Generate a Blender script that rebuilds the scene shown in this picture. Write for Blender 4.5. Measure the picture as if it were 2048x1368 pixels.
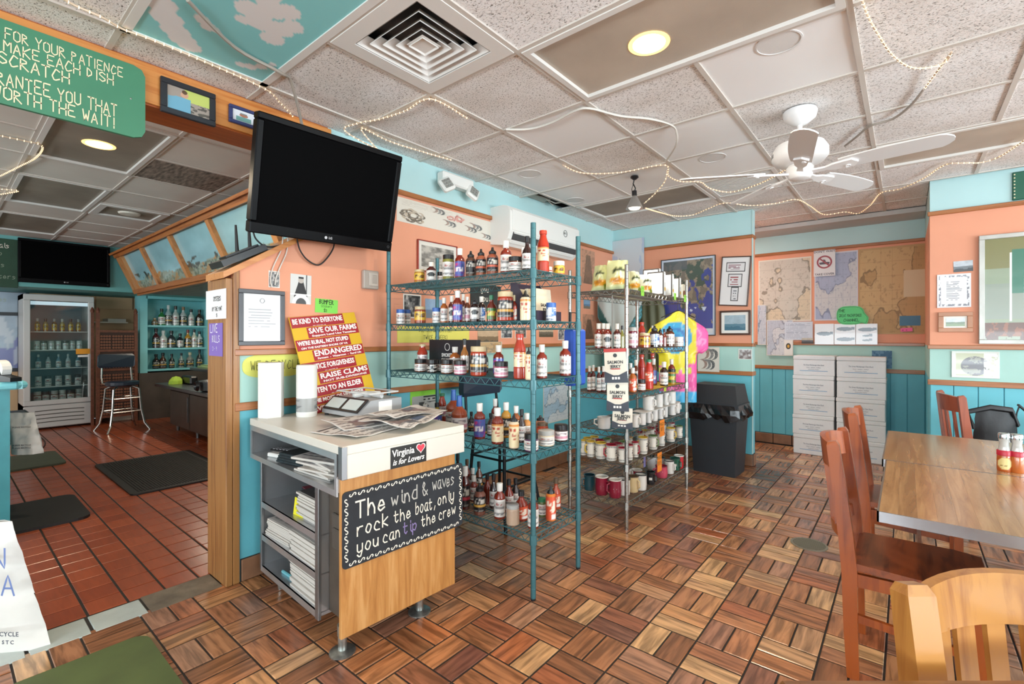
import bpy, math, random
import numpy as np
from mathutils import Vector, Matrix
rnd = random.Random(7)
SC = bpy.context.scene
COL = SC.collection
for o in list(bpy.data.objects): bpy.data.objects.remove(o)

# ---------------------------------------------------------------- camera, sky, lights, exposure
YAW, EYE, FPX, HZ = 0.69, 1.355, 955.7, 673.2
CS, SN = math.cos(YAW), math.sin(YAW)
cam_d = bpy.data.cameras.new('camera'); cam = bpy.data.objects.new('camera', cam_d); COL.objects.link(cam)
cam.location = (0, 0, EYE); cam.rotation_euler = (math.pi/2, 0, YAW)
cam_d.sensor_fit = 'HORIZONTAL'; cam_d.sensor_width = 36; cam_d.lens = 36*FPX/2048
cam_d.shift_y = -(684-HZ)/2048; cam_d.clip_start = 0.02
SC.camera = cam

W = bpy.data.worlds.new('sky'); SC.world = W; W.use_nodes = True
W.node_tree.nodes['Background'].inputs[0].default_value = (0.80, 0.90, 1.0, 1)
W.node_tree.nodes['Background'].inputs[1].default_value = 1.0

def area(name, loc, rot, sx, sy, power, col=(1, 1, 1)):
    d = bpy.data.lights.new(name, 'AREA'); d.shape = 'RECTANGLE'; d.size = sx; d.size_y = sy
    d.energy = power; d.color = col
    o = bpy.data.objects.new(name, d); COL.objects.link(o); o.location = loc; o.rotation_euler = rot
    return o
# daylight through the front windows behind the camera, the side windows of the dining room and the bar's window
area('daylight_rear', (0.6, -4.35, 1.60), (math.pi/2, 0, 0), 6.0, 1.7, 92, (0.92, 0.97, 1.0))
area('daylight_side', (4.72, 1.9, 1.60), (math.pi/2, 0, math.pi/2), 6.2, 1.7, 150, (0.92, 0.97, 1.0))
# upward fill lights added at the same windows to brighten the ceiling
area('ceiling_fill_rear', (0.6, -4.30, 1.10), (math.pi/2+.75, 0, 0), 6.0, 1.0, 290, (0.80, 0.93, 1.0))
area('ceiling_fill_side', (4.66, 1.9, 1.10), (math.pi/2+.75, 0, math.pi/2), 6.2, 1.0, 355, (0.80, 0.93, 1.0))
area('daylight_bar', (-6.4, -4.35, 1.60), (math.pi/2+.3, 0, 0), 5.0, 1.6, 200, (0.95, 0.97, 1.0))
area('bar_fill', (-7.2, 2.7, 1.95), (0, 0, 0), 3.0, 0.12, 30, (1.0, 0.86, 0.68))  # unseen warm strip under the canopy, powered to brighten the back bar
SC.view_settings.view_transform = 'Standard'
try: SC.view_settings.look = 'None'
except Exception: pass
SC.view_settings.gamma = 1.0; SC.view_settings.use_curve_mapping = False
SC.view_settings.exposure = -0.06
SC.cycles.use_denoising = True
SC.cycles.max_bounces = 8; SC.cycles.diffuse_bounces = 5; SC.cycles.glossy_bounces = 3
SC.cycles.transparent_max_bounces = 8; SC.cycles.sample_clamp_indirect = 6
SC.cycles.caustics_reflective = False; SC.cycles.caustics_refractive = False

# ---------------------------------------------------------------- measuring helpers (a sight line met with a plane of the room)
def _uv(px, py): return (px-1024)/FPX, (py-HZ)/FPX
def onX(px, py, X):
    u, v = _uv(px, py); d = X/(-SN+CS*u); return (d*(CS+SN*u), EYE-d*v)          # -> Y, Z
def onY(px, py, Y):
    u, v = _uv(px, py); d = Y/(CS+SN*u); return (d*(-SN+CS*u), EYE-d*v)          # -> X, Z
def onZ(px, py, Z):
    u, v = _uv(px, py); d = (EYE-Z)/v; return (d*(-SN+CS*u), d*(CS+SN*u))        # -> X, Y
def depth(x, y): return -SN*x+CS*y

# ---------------------------------------------------------------- colour + materials
def lin(c):
    if isinstance(c, str): c = tuple(int(c[i:i+2], 16) for i in (0, 2, 4))
    o = []
    for v in c[:3]:
        v = v/255.0; o.append(v/12.92 if v <= .04045 else ((v+.055)/1.055)**2.4)
    return tuple(o)
def lin_np(a):
    a = np.clip(a, 0, 255)/255.0
    return np.where(a <= .04045, a/12.92, ((a+.055)/1.055)**2.4)
def new_mat(name):
    m = bpy.data.materials.new(name); m.use_nodes = True
    nt = m.node_tree; return m, nt, nt.nodes['Principled BSDF']
def nd(nt, t, **k):
    n = nt.nodes.new(t)
    for a, b in k.items():
        if a.startswith('i_'): n.inputs[a[2:].replace('_', ' ')].default_value = b
        else: setattr(n, a, b)
    return n
def ramp(nt, stops, const=False):
    r = nt.nodes.new('ShaderNodeValToRGB'); e = r.color_ramp.elements
    if const: r.color_ramp.interpolation = 'CONSTANT'
    while len(e) < len(stops): e.new(0.5)
    for i, (p, c) in enumerate(stops):
        e[i].position = p; e[i].color = (*(lin(c) if isinstance(c, str) else c), 1)
    return r
def mixrgb(nt, a, b, fac, mode='MIX'):
    m = nt.nodes.new('ShaderNodeMix'); m.data_type = 'RGBA'; m.blend_type = mode
    for sock, v in ((m.inputs[0], fac), (m.inputs[6], a), (m.inputs[7], b)):
        if hasattr(v, 'links'): nt.links.new(v, sock)
        elif isinstance(v, (int, float)): sock.default_value = v
        else: sock.default_value = (*v, 1)
    return m.outputs[2]
MATS = {}
def mat(name, col, rough=.5, metal=0, noise=0, nscale=8, bump=0, bscale=60, coat=0, emit=0, stretch=None, alpha=1, spec=None):
    if name in MATS: return MATS[name]
    m, nt, p = new_mat(name); c = lin(col)
    p.inputs['Base Color'].default_value = (*c, 1); p.inputs['Roughness'].default_value = rough
    p.inputs['Metallic'].default_value = metal; p.inputs['Coat Weight'].default_value = coat
    p.inputs['Coat Roughness'].default_value = .12
    if spec is not None: p.inputs['Specular IOR Level'].default_value = spec
    tc = None
    if noise or bump:
        tc = nd(nt, 'ShaderNodeTexCoord'); mp = nd(nt, 'ShaderNodeMapping')
        nt.links.new(tc.outputs['Object'], mp.inputs[0])
        if stretch: mp.inputs['Scale'].default_value = stretch
    if noise:
        n = nd(nt, 'ShaderNodeTexNoise', i_Scale=nscale, i_Detail=4.0)
        nt.links.new(mp.outputs[0], n.inputs['Vector'])
        r = ramp(nt, [(.3, tuple(x*(1-noise) for x in c)), (.7, tuple(min(1, x*(1+noise)) for x in c))])
        nt.links.new(n.outputs[0], r.inputs[0]); nt.links.new(r.outputs[0], p.inputs['Base Color'])
    if bump:
        n = nd(nt, 'ShaderNodeTexNoise', i_Scale=bscale, i_Detail=3.0); nt.links.new(mp.outputs[0], n.inputs['Vector'])
        b = nd(nt, 'ShaderNodeBump', i_Strength=bump, i_Distance=.004); nt.links.new(n.outputs[0], b.inputs['Height'])
        nt.links.new(b.outputs[0], p.inputs['Normal'])
    if emit:
        p.inputs['Emission Color'].default_value = (*c, 1); p.inputs['Emission Strength'].default_value = emit
    MATS[name] = m; return m
def wood(name, c1, c2, scale=(30, 30, 2), rough=.4, coat=.2, rand=0, c3=None):
    """grain stretched along the axis with the small scale factor, in object space"""
    if name in MATS: return MATS[name]
    m, nt, p = new_mat(name)
    tc = nd(nt, 'ShaderNodeTexCoord'); mp = nd(nt, 'ShaderNodeMapping'); mp.inputs['Scale'].default_value = scale
    nt.links.new(tc.outputs['Object'], mp.inputs[0])
    vec = mp.outputs[0]
    if rand:
        oi = nd(nt, 'ShaderNodeObjectInfo'); a = nd(nt, 'ShaderNodeVectorMath', operation='ADD')
        mu = nd(nt, 'ShaderNodeMath', operation='MULTIPLY'); mu.inputs[1].default_value = 37.0
        nt.links.new(oi.outputs['Random'], mu.inputs[0]); nt.links.new(vec, a.inputs[0]); nt.links.new(mu.outputs[0], a.inputs[1])
        vec = a.outputs[0]
    n = nd(nt, 'ShaderNodeTexNoise', i_Scale=1.0, i_Detail=5.0, i_Roughness=.6, i_Distortion=.8); nt.links.new(vec, n.inputs['Vector'])
    r = ramp(nt, [(.32, c1), (.5, c3 or c2), (.68, c2)]); nt.links.new(n.outputs[0], r.inputs[0])
    out = r.outputs[0]
    if rand:
        hs = nd(nt, 'ShaderNodeHueSaturation'); mr = nd(nt, 'ShaderNodeMapRange')
        mr.inputs['To Min'].default_value = 1-rand; mr.inputs['To Max'].default_value = 1+rand
        nt.links.new(oi.outputs['Random'], mr.inputs[0]); nt.links.new(mr.outputs[0], hs.inputs['Value']); nt.links.new(out, hs.inputs['Color'])
        out = hs.outputs[0]
    nt.links.new(out, p.inputs['Base Color']); p.inputs['Roughness'].default_value = rough
    p.inputs['Coat Weight'].default_value = coat; p.inputs['Coat Roughness'].default_value = .15
    MATS[name] = m; return m

# ---------------------------------------------------------------- mesh builder
class MB:
    def __init__(s): s.v = []; s.f = []; s.m = []; s.uv = None
    def add(s, vs, fs, m=0):
        b = len(s.v); s.v += [tuple(x) for x in vs]; s.f += [tuple(i+b for i in f) for f in fs]; s.m += [m]*len(fs); return s
    def box(s, x0, x1, y0, y1, z0, z1, m=0, ch=0):
        if ch:
            c = min(ch, (x1-x0)/3, (y1-y0)/3, (z1-z0)/3)
            vs = []; idx = {}
            for sx in (0, 1):
                for sy in (0, 1):
                    for sz in (0, 1):
                        X = (x0, x1)[sx]; Y = (y0, y1)[sy]; Z = (z0, z1)[sz]; dx, dy, dz = (c, -c)[sx], (c, -c)[sy], (c, -c)[sz]
                        for k, p in enumerate(((X, Y+dy, Z+dz), (X+dx, Y, Z+dz), (X+dx, Y+dy, Z))):
                            idx[sx, sy, sz, k] = len(vs); vs.append(p)
            I = lambda *a: idx[a]; fs = []
            for a in (0, 1):
                q = [I(a, 0, 0, 0), I(a, 1, 0, 0), I(a, 1, 1, 0), I(a, 0, 1, 0)]; fs.append(q if a else q[::-1])
                q = [I(0, a, 0, 1), I(0, a, 1, 1), I(1, a, 1, 1), I(1, a, 0, 1)]; fs.append(q if a else q[::-1])
                q = [I(0, 0, a, 2), I(1, 0, a, 2), I(1, 1, a, 2), I(0, 1, a, 2)]; fs.append(q if a else q[::-1])
                for b in (0, 1):
                    q = [I(a, b, 0, 0), I(a, b, 0, 1), I(a, b, 1, 1), I(a, b, 1, 0)]; fs.append(q if a != b else q[::-1])
                    q = [I(a, 0, b, 0), I(a, 1, b, 0), I(a, 1, b, 2), I(a, 0, b, 2)]; fs.append(q if a != b else q[::-1])
                    q = [I(0, a, b, 1), I(0, a, b, 2), I(1, a, b, 2), I(1, a, b, 1)]; fs.append(q if a != b else q[::-1])
                    for d in (0, 1):
                        q = [I(a, b, d, 0), I(a, b, d, 1), I(a, b, d, 2)]; fs.append(q if (a+b+d) % 2 else q[::-1])
            return s.add(vs, fs, m)
        return s.add([(x0, y0, z0), (x1, y0, z0), (x1, y1, z0), (x0, y1, z0), (x0, y0, z1), (x1, y0, z1), (x1, y1, z1), (x0, y1, z1)],
                     [(3, 2, 1, 0), (4, 5, 6, 7), (0, 1, 5, 4), (1, 2, 6, 5), (2, 3, 7, 6), (3, 0, 4, 7)], m)
    def lathe(s, prof, n=16, c=(0, 0, 0), m=0, axis='z'):
        vs = []; fs = []; ring = []
        for r, z in prof:
            if r < 1e-6: ring.append([len(vs)]); vs.append((0, 0, z))
            else:
                ring.append(list(range(len(vs), len(vs)+n)))
                vs += [(r*math.cos(2*math.pi*k/n), r*math.sin(2*math.pi*k/n), z) for k in range(n)]
        for a, b in zip(ring, ring[1:]):
            if len(a) == 1 and len(b) == 1: continue
            for k in range(n):
                k2 = (k+1) % n
                if len(a) == 1: fs.append((a[0], b[k2], b[k]))
                elif len(b) == 1: fs.append((a[k], a[k2], b[0]))
                else: fs.append((a[k], a[k2], b[k2], b[k]))
        if axis == 'x': vs = [(z, x, y) for x, y, z in vs]
        if axis == 'y': vs = [(x, z, y) for x, y, z in vs]
        return s.add([(x+c[0], y+c[1], z+c[2]) for x, y, z in vs], fs, m)
    def tube(s, path, r, n=8, m=0, closed=False, caps=True, ry=None):
        P = [Vector(p) for p in path]; N = len(P); vs = []; fs = []
        rr = r if isinstance(r, (list, tuple)) else [r]*N
        prev = None
        for i, p in enumerate(P):
            if closed: t = (P[(i+1) % N]-P[i-1])
            else: t = P[min(i+1, N-1)]-P[max(i-1, 0)]
            t = t.normalized() if t.length > 1e-9 else Vector((0, 0, 1))
            if prev is None: a = Vector((0, 0, 1)) if abs(t.z) < .9 else Vector((1, 0, 0)); a = (a-t*a.dot(t)).normalized()
            else: a = prev-t*prev.dot(t); a = a.normalized() if a.length > 1e-6 else t.orthogonal().normalized()
            prev = a; b = t.cross(a)
            for k in range(n):
                w = 2*math.pi*k/n+math.pi/n
                vs.append(p+a*(rr[i]*math.cos(w))+b*(rr[i]*math.sin(w)))
        M = N if closed else N-1
        for i in range(M):
            j = (i+1) % N
            for k in range(n):
                k2 = (k+1) % n; fs.append((i*n+k, i*n+k2, j*n+k2, j*n+k))
        if caps and not closed: fs += [tuple(range(n))[::-1], tuple((N-1)*n+k for k in range(n))]
        return s.add(vs, fs, m)
    def sweep(s, path, w, d, side, m=0):
        """rectangular bar: w along the fixed side vector, d across it; w and d may be lists"""
        P = [Vector(p) for p in path]; S = Vector(side).normalized(); N = len(P); vs = []; fs = []
        ww = w if isinstance(w, (list, tuple)) else [w]*N; dd = d if isinstance(d, (list, tuple)) else [d]*N
        for i, p in enumerate(P):
            t = (P[min(i+1, N-1)]-P[max(i-1, 0)]).normalized(); q = t.cross(S).normalized()
            for a, b in ((-1, -1), (1, -1), (1, 1), (-1, 1)): vs.append(p+S*(a*ww[i]/2)+q*(b*dd[i]/2))
        for i in range(N-1):
            for k in range(4): k2 = (k+1) % 4; fs.append((i*4+k, i*4+k2, i*4+4+k2, i*4+4+k))
        fs += [(3, 2, 1, 0), tuple((N-1)*4+k for k in range(4))]
        return s.add(vs, fs, m)
    def prism(s, pts, off, m=0):
        """polygon pts (3D, one plane) pushed along off"""
        n = len(pts); o = Vector(off); A = [Vector(p) for p in pts]
        nrm = Vector((0, 0, 0))
        for i in range(n): nrm += A[i].cross(A[(i+1) % n])
        if nrm.dot(o) > 0: A = A[::-1]
        vs = A+[p+o for p in A]
        fs = [tuple(range(n)), tuple(range(2*n-1, n-1, -1))]+[((i+1) % n, i, n+i, n+(i+1) % n) for i in range(n)]
        return s.add(vs, fs, m)
    def mesh(s, name, mats, smooth=None):
        me = bpy.data.meshes.new(name); me.from_pydata([tuple(v) for v in s.v], [], s.f)
        for mm in (mats if isinstance(mats, (list, tuple)) else [mats]): me.materials.append(mm)
        if any(s.m): me.polygons.foreach_set('material_index', s.m)
        if smooth:
            me.polygons.foreach_set('use_smooth', [True]*len(s.f))
            me.set_sharp_from_angle(angle=math.radians(smooth))
        me.update(); return me
    def build(s, name, mats, parent=None, smooth=None, loc=None):
        return link(name, s.mesh(name, mats, smooth), parent, loc)
def link(name, me, parent=None, loc=None):
    o = bpy.data.objects.new(name, me); COL.objects.link(o)
    if parent is not None: o.parent = parent
    if loc is not None: o.location = loc
    return o
def tag(o, label=None, cat=None, group=None, kind=None):
    if label: o['label'] = label
    if cat: o['category'] = cat
    if group: o['group'] = group
    if kind: o['kind'] = kind
    return o
def thing(name, label, cat, loc=(0, 0, 0), rz=0, group=None, rot=None):
    o = bpy.data.objects.new(name, None); COL.objects.link(o); o.empty_display_size = .05
    o.location = loc; o.rotation_euler = rot if rot else (0, 0, rz)
    return tag(o, label, cat, group)
def struct(o): o['kind'] = 'structure'; return o
def B(x0, x1, y0, y1, z0, z1, ch=0): return MB().box(x0, x1, y0, y1, z0, z1, 0, ch)

# ---------------------------------------------------------------- painted prints (colour per vertex on a fine sheet)
def _hash(ix, iy, seed):
    h = (ix.astype(np.int64)*374761393+iy.astype(np.int64)*668265263+seed*974711) & 0x7fffffff
    h = (h ^ (h >> 13))*1274126177 & 0x7fffffff
    return ((h ^ (h >> 16)) & 0xffff)/65535.0
def vnoise(x, y, seed=0):
    ix, iy = np.floor(x), np.floor(y); fx, fy = x-ix, y-iy; fx = fx*fx*(3-2*fx); fy = fy*fy*(3-2*fy)
    a = _hash(ix, iy, seed); b = _hash(ix+1, iy, seed); c = _hash(ix, iy+1, seed); d = _hash(ix+1, iy+1, seed)
    return (a*(1-fx)+b*fx)*(1-fy)+(c*(1-fx)+d*fx)*fy
def fbm(x, y, seed=0, o=4):
    t = 0; a = .5; s = 0
    for k in range(o): t = t+a*vnoise(x*2**k, y*2**k, seed+k); s += a; a *= .5
    return t/s
def C3(c):
    if isinstance(c, str): c = tuple(int(c[i:i+2], 16) for i in (0, 2, 4))
    return np.array(c, float)
def fill(U, c): return np.ones(U.shape+(3,))*C3(c)
def over(img, mask, c):
    mk = np.clip(mask, 0, 1)[..., None]; return img*(1-mk)+(c if getattr(c, 'ndim', 1) == 3 else C3(c))*mk
def rect(U, V, a, b, c, d): return ((U >= a) & (U <= b) & (V >= c) & (V <= d)).astype(float)
def disc(U, V, x, y, r, asp=1): return (((U-x)*asp)**2+(V-y)**2 < r*r).astype(float)
def lines(U, V, u0, u1, v0, v1, n, seed=0, duty=.5, words=14):
    t = (V-v0)/(v1-v0)*n; row = np.floor(t); fr = t-row
    on = (U > u0) & (U < u1) & (V > v0) & (V < v1) & (fr < duty)
    w = _hash(np.floor((U-u0)/(u1-u0)*words), row, seed) > .22
    end = u0+(u1-u0)*(.7+.3*_hash(row, row*0, seed+5))
    return (on & w & (U < end)).astype(float)
def print_mat():
    if 'printed_sheet' in MATS: return MATS['printed_sheet']
    m, nt, p = new_mat('printed_sheet'); a = nd(nt, 'ShaderNodeVertexColor', layer_name='ink')
    nt.links.new(a.outputs[0], p.inputs['Base Color']); p.inputs['Roughness'].default_value = .5
    MATS['printed_sheet'] = m; return m
def print_gloss():
    if 'printed_gloss' in MATS: return MATS['printed_gloss']
    m, nt, p = new_mat('printed_gloss'); a = nd(nt, 'ShaderNodeVertexColor', layer_name='ink')
    nt.links.new(a.outputs[0], p.inputs['Base Color']); p.inputs['Roughness'].default_value = .22; p.inputs['Coat Weight'].default_value = .3
    MATS['printed_gloss'] = m; return m
def sheet_mesh(name, w, h, paint, nx, ny, th=.002, warp=None, mt=None):
    """sheet in the local x-z plane, front towards -y, with a back and edges"""
    u = np.linspace(0, 1, nx+1); v = np.linspace(0, 1, ny+1); U, V = np.meshgrid(u, v)
    X = (U-.5)*w; Z = (V-.5)*h; Y = np.full_like(X, -th)
    if warp is not None: dy = warp(U, V); Y = Y+dy
    n1 = (nx+1)*(ny+1)
    front = np.stack([X, Y, Z], -1).reshape(-1, 3); back = np.stack([X, Y+th, Z], -1).reshape(-1, 3)
    def grid(flip, base):
        i = np.arange(ny)[:, None]*(nx+1)+np.arange(nx)[None, :]; i = i.ravel()+base
        q = np.stack([i, i+1, i+nx+2, i+nx+1], -1); return q if not flip else q[:, ::-1]
    fs = grid(False, 0).tolist()
    if warp is not None: fs += grid(True, n1).tolist(); pts = np.concatenate([front, back])
    else:
        pts = np.concatenate([front, back]); c = [0, nx, n1-1, n1-1-nx]; fs.append([n1+c[3], n1+c[2], n1+c[1], n1+c[0]])
    rim = list(range(nx+1))+[(k+1)*(nx+1)+nx for k in range(ny)]+[ny*(nx+1)+k for k in range(nx-1, -1, -1)]+[k*(nx+1) for k in range(ny-1, 0, -1)]
    if warp is None:
        c = [0, nx, n1-1, n1-1-nx]
        for a, b in ((0, 1), (1, 2), (2, 3), (3, 0)): fs.append([c[b], c[a], n1+c[a], n1+c[b]])
    else:
        for a, b in zip(rim, rim[1:]+rim[:1]): fs.append([b, a, n1+a, n1+b])
    me = bpy.data.meshes.new(name); me.from_pydata(pts.tolist(), [], fs)
    img = paint(U, V); ink = np.ones((len(pts), 4)); ink[:n1, :3] = lin_np(img).reshape(-1, 3)
    ink[n1:, :3] = lin_np(img.reshape(-1, 3).mean(0)*.3+np.array([235, 233, 226])*.7)
    at = me.color_attributes.new('ink', 'FLOAT_COLOR', 'POINT'); at.data.foreach_set('color', ink.ravel())
    me.materials.append(mt or print_mat()); 
    if warp is not None: me.polygons.foreach_set('use_smooth', [True]*len(fs))
    me.update(); return me

# ---------------------------------------------------------------- lettering
def type_mesh(name, s, size, mt, align='CENTER', shear=0, ext=.0006, sx=1.0, bold=0, sp=1.0):
    c = bpy.data.curves.new('type', 'FONT'); c.body = s; c.size = size; c.align_x = align; c.align_y = 'CENTER'
    c.extrude = ext; c.shear = shear; c.resolution_u = 2; c.offset = bold; c.space_character = sp
    t = bpy.data.objects.new('type', c); COL.objects.link(t)
    bpy.context.view_layer.update()
    me = bpy.data.meshes.new_from_object(t.evaluated_get(bpy.context.evaluated_depsgraph_get()))
    bpy.data.objects.remove(t); bpy.data.curves.remove(c)
    me.name = name; me.materials.clear(); me.materials.append(mt)
    M = Matrix(((sx, 0, 0, 0), (0, 0, -1, 0), (0, 1, 0, 0), (0, 0, 0, 1))); me.transform(M)   # x-z plane, facing -y
    return me
def letter(parent, s, size, x, z, y, mt, align='CENTER', shear=0, sx=1.0, bold=0, sp=1.0, tilt=0, name='lettering'):
    o = link(name, type_mesh(name, s, size, mt, align, shear, .0004, sx, bold, sp), parent, (x, y, z)); o.rotation_euler = (0, tilt, 0); return o
# hand lettering: strokes on a 4 x 6 grid
GL = {'A': '00 26 40;12 32', 'B': '00 06 35 34 03 32 31 00', 'C': '45 26 14 02 10 20 41', 'D': '00 06 34 32 00', 'E': '40 00 06 46;03 33', 'F': '00 06 46;03 33',
 'G': '45 26 05 02 10 30 42 22', 'H': '00 06;40 46;03 43', 'I': '10 16', 'J': '36 31 20 01', 'K': '00 06;46 03 40', 'L': '06 00 40', 'M': '00 06 23 46 40', 'N': '00 06 40 46',
 'O': '26 05 01 20 41 45 26', 'P': '00 06 35 34 03', 'Q': '26 05 01 20 41 45 26;21 40', 'R': '00 06 35 34 03 40', 'S': '45 26 05 04 42 41 20 01', 'T': '06 46;26 20', 'U': '06 01 20 41 46',
 'V': '06 20 46', 'W': '06 10 24 30 46', 'X': '06 40;00 46', 'Y': '06 23 46;23 20', 'Z': '06 46 00 40', '!': '16 12;10 11', '.': '10 11', ',': '21 1/', '$': '45 26 05 04 42 41 20 01;27 2/',
 '3': '05 26 45 44 23 42 41 20 01', '0': '26 05 01 20 41 45 26', '-': '13 33', "'": '26 24', '5': '46 06 04 34 42 30 00', '1': '15 26 20', '2': '05 26 45 40 00 40', '9': '44 23 05 26 45 30',
 'a': '34 14 02 01 10 20 33 34 30 40', 'b': '06 00 20 32 33 24 03', 'c': '33 24 14 02 01 10 30', 'd': '34 14 02 01 10 30;36 30', 'e': '02 32 24 14 02 01 10 31', 'f': '36 26 15 10;03 33', 'h': '06 00;02 14 24 32 30',
 'i': '14 11 20;15 16', 'k': '06 00;34 02 30', 'l': '16 11 20', 'm': '', 'n': '04 00;02 14 24 32 30', 'o': '14 02 01 10 20 32 33 24 14', 'p': '04 0-;03 24 33 32 20 01', 'r': '04 00;02 14 34', 's': '33 14 03 31 10 00',
 't': '16 11 20 31;04 34', 'u': '04 01 10 20 32 34;32 30', 'v': '04 20 44', 'w': '04 10 23 30 44', 'y': '04 01 10 31;34 31 2- 1- 0/', '&': '40 04 16 25 02 10 20 42', 'g': '34 14 02 01 20 33;34 3/ 1- 0/', 'x': '04 30;00 34'}
_D = {'/': -1, '-': -2}
def hand_mesh(name, s, h, mt, wd=.1, align='L', jit=.0, slant=0, th=.0008, seed=1, space=1.0):
    r = random.Random(seed); mb = MB(); x = 0; u = h/6
    for ch in s:
        if ch == ' ': x += 3.2*u*space; continue
        g = GL.get(ch, '')
        jy = r.uniform(-jit, jit)*h; sc = 1+r.uniform(-jit, jit)
        for st in g.split(';'):
            P = []
            for tok in st.split():
                px = int(tok[0]); py = _D.get(tok[1], None); py = int(tok[1]) if py is None else py
                P.append((x+px*u*sc*.92+slant*py*u, jy+py*u*sc))
            if len(P) < 2: continue
            if len(P) > 2:                                             # soften corners
                Q = [P[0]]
                for a, b, c in zip(P, P[1:], P[2:]):
                    Q += [(b[0]*.72+a[0]*.28, b[1]*.72+a[1]*.28), (b[0]*.97+(a[0]+c[0])*.015, b[1]*.97+(a[1]+c[1])*.015), (b[0]*.72+c[0]*.28, b[1]*.72+c[1]*.28)]
                P = Q+[P[-1]]
            _ribbon(mb, P, wd*h, th)
        x += {'I': 2.7, 'i': 2.4, 'l': 2.4, '!': 3, '.': 3, ',': 2.6, "'": 2.5}.get(ch, 5.1 if ch.isupper() or ch in 'w&' else 4.5)*u*space
    wdt = x
    off = {'L': 0, 'C': -wdt/2, 'R': -wdt}[align]
    mb.v = [(a+off, b, c) for a, b, c in mb.v]
    return mb.mesh(name, mt)
def _ribbon(mb, P, w, th):
    n = len(P); vs = []
    for i in range(n):
        a = P[max(i-1, 0)]; b = P[min(i+1, n-1)]; dx, dz = b[0]-a[0], b[1]-a[1]; l = math.hypot(dx, dz) or 1
        nx, nz = -dz/l*w/2, dx/l*w/2
        ex = (dx/l*w*.4, dz/l*w*.4); k = -1 if i == 0 else (1 if i == n-1 else 0)
        px, pz = P[i][0]+k*ex[0], P[i][1]+k*ex[1]
        vs += [(px+nx, -th, pz+nz), (px-nx, -th, pz-nz)]
    mb.add(vs, [(2*i, 2*i+1, 2*i+3, 2*i+2) for i in range(n-1)])
def hand(parent, s, h, x, z, y, mt, **k):
    tilt = k.pop('tilt', 0); nm = k.pop('name', 'lettering'); fw = k.pop('fit', 0)
    me = hand_mesh(nm, s, h, mt, **k)
    if fw:
        xs = [v.co.x for v in me.vertices]; w0 = max(xs)-min(xs); me.transform(Matrix.Diagonal((fw/w0, 1, 1, 1)))
    o = link(nm, me, parent, (x, y, z)); o.rotation_euler = (0, tilt, 0); o['kind'] = 'stuff'; return o
# ================================================================ the room
XL, XLB = -2.84, -3.06            # face and back of the wall between dining room and bar
YB, YA = 5.44, 6.80               # back wall, wall of the alcove
XA0, XA1 = -1.24, .155            # alcove opening
HC = 2.678                        # ceiling
T = .6096
XR, YR = 4.80, -4.50
XBF = -10.4; XBH = -9.10          # far wall of the bar, bulkhead over its fridge

M_UP = mat('paint_pale_aqua', 'b3d6d8', .6, noise=.03, nscale=3)
M_SAL = mat('paint_salmon', 'df9a7b', .6, noise=.03, nscale=3)
M_TEAL = mat('paint_teal', '66b9c8', .5, noise=.06, nscale=4)
M_PALE = mat('paint_soft_green', 'a6cdc4', .6, noise=.03, nscale=3)
M_BAR = mat('paint_bar_aqua', '6fb0ae', .6, noise=.05, nscale=3)
M_TRIM = wood('trim_wood', '7f4a26', '9c6237', (3, 3, 40), .45, .2)
M_TRIMY = wood('trim_wood_long', '84481f', 'a5683a', (40, 2, 40), .45, .2)
M_TRIMX = wood('trim_wood_cross', '84481f', 'a5683a', (2, 40, 40), .45, .2)
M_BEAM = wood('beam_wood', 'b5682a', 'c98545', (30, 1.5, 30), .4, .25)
M_POST = wood('post_wood', '80512a', 'a06f3d', (40, 40, 1.6), .5, .15)
M_WHITE = mat('white_plastic', 'e6e6e2', .4)
M_WHITEM = mat('white_enamel', 'dcdad6', .45)
M_BLACK = mat('black_plastic', '16171a', .35)
M_GROUT = mat('grout', '2b2622', .8, noise=.2, nscale=20)

def band_wall(name, plane, a0, a1, back, bands):
    """wall in coloured bands; plane ('x', X) or ('y', Y); back = coordinate of the back face"""
    mb = MB(); mats = []
    for z0, z1, m in bands:
        if m not in mats: mats.append(m)
        k = mats.index(m); p = plane[1]; lo, hi = min(p, back), max(p, back)
        if plane[0] == 'x': mb.box(lo, hi, a0, a1, z0, z1, k)
        else: mb.box(a0, a1, lo, hi, z0, z1, k)
    return struct(mb.build(name, mats))
BANDS = [(0, .985, M_TEAL), (.985, 1.27, M_PALE), (1.27, 2.40, M_SAL), (2.40, HC+.06, M_UP)]
# left wall: full height from Y 1.60, half wall with a raked top before it
wl = band_wall('wall_left', ('x', XL), 1.60, YA+.2, XLB, BANDS)
half = MB(); Y0 = 1.04; rake = lambda y: 1.70+(y-1.04)*.62
for z0, z1, k in ((0, .985, 0), (.985, 1.27, 1)): half.box(XLB, XL, Y0, 1.60, z0, z1, k)
half.prism([(XL, Y0, 1.27), (XL, 1.60, 1.27), (XL, 1.60, rake(1.60)), (XL, Y0, rake(Y0))], (XLB-XL, 0, 0), 2)
half.build('half_wall_panel', [M_TEAL, M_PALE, M_SAL], wl)
# back walls
band_wall('wall_back', ('y', YB), XL, XA0, YB+.11, BANDS)
wa = band_wall('wall_alcove', ('y', YA), XL, XA1+.2, YA+.2, BANDS)
wr = band_wall('wall_back_right', ('y', YB), XA1, XR+.2, YA+.2, BANDS)
# tongue-and-groove boards on the lower wall of the alcove and of the wall beside it
for par, y, x0, x1 in ((wa, YA, XA0-.66, XA1), (wr, YB, XA1, XA1+1.332)):
    n = max(1, round((x1-x0)/.148)); w = (x1-x0)/n
    me = MB().box(.002, w-.002, -.012, 0, .13, .965, 0, .004).mesh('plank', M_TEAL)
    for k in range(n): link('plank', me, par, (x0+k*w, y, 0))
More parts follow.
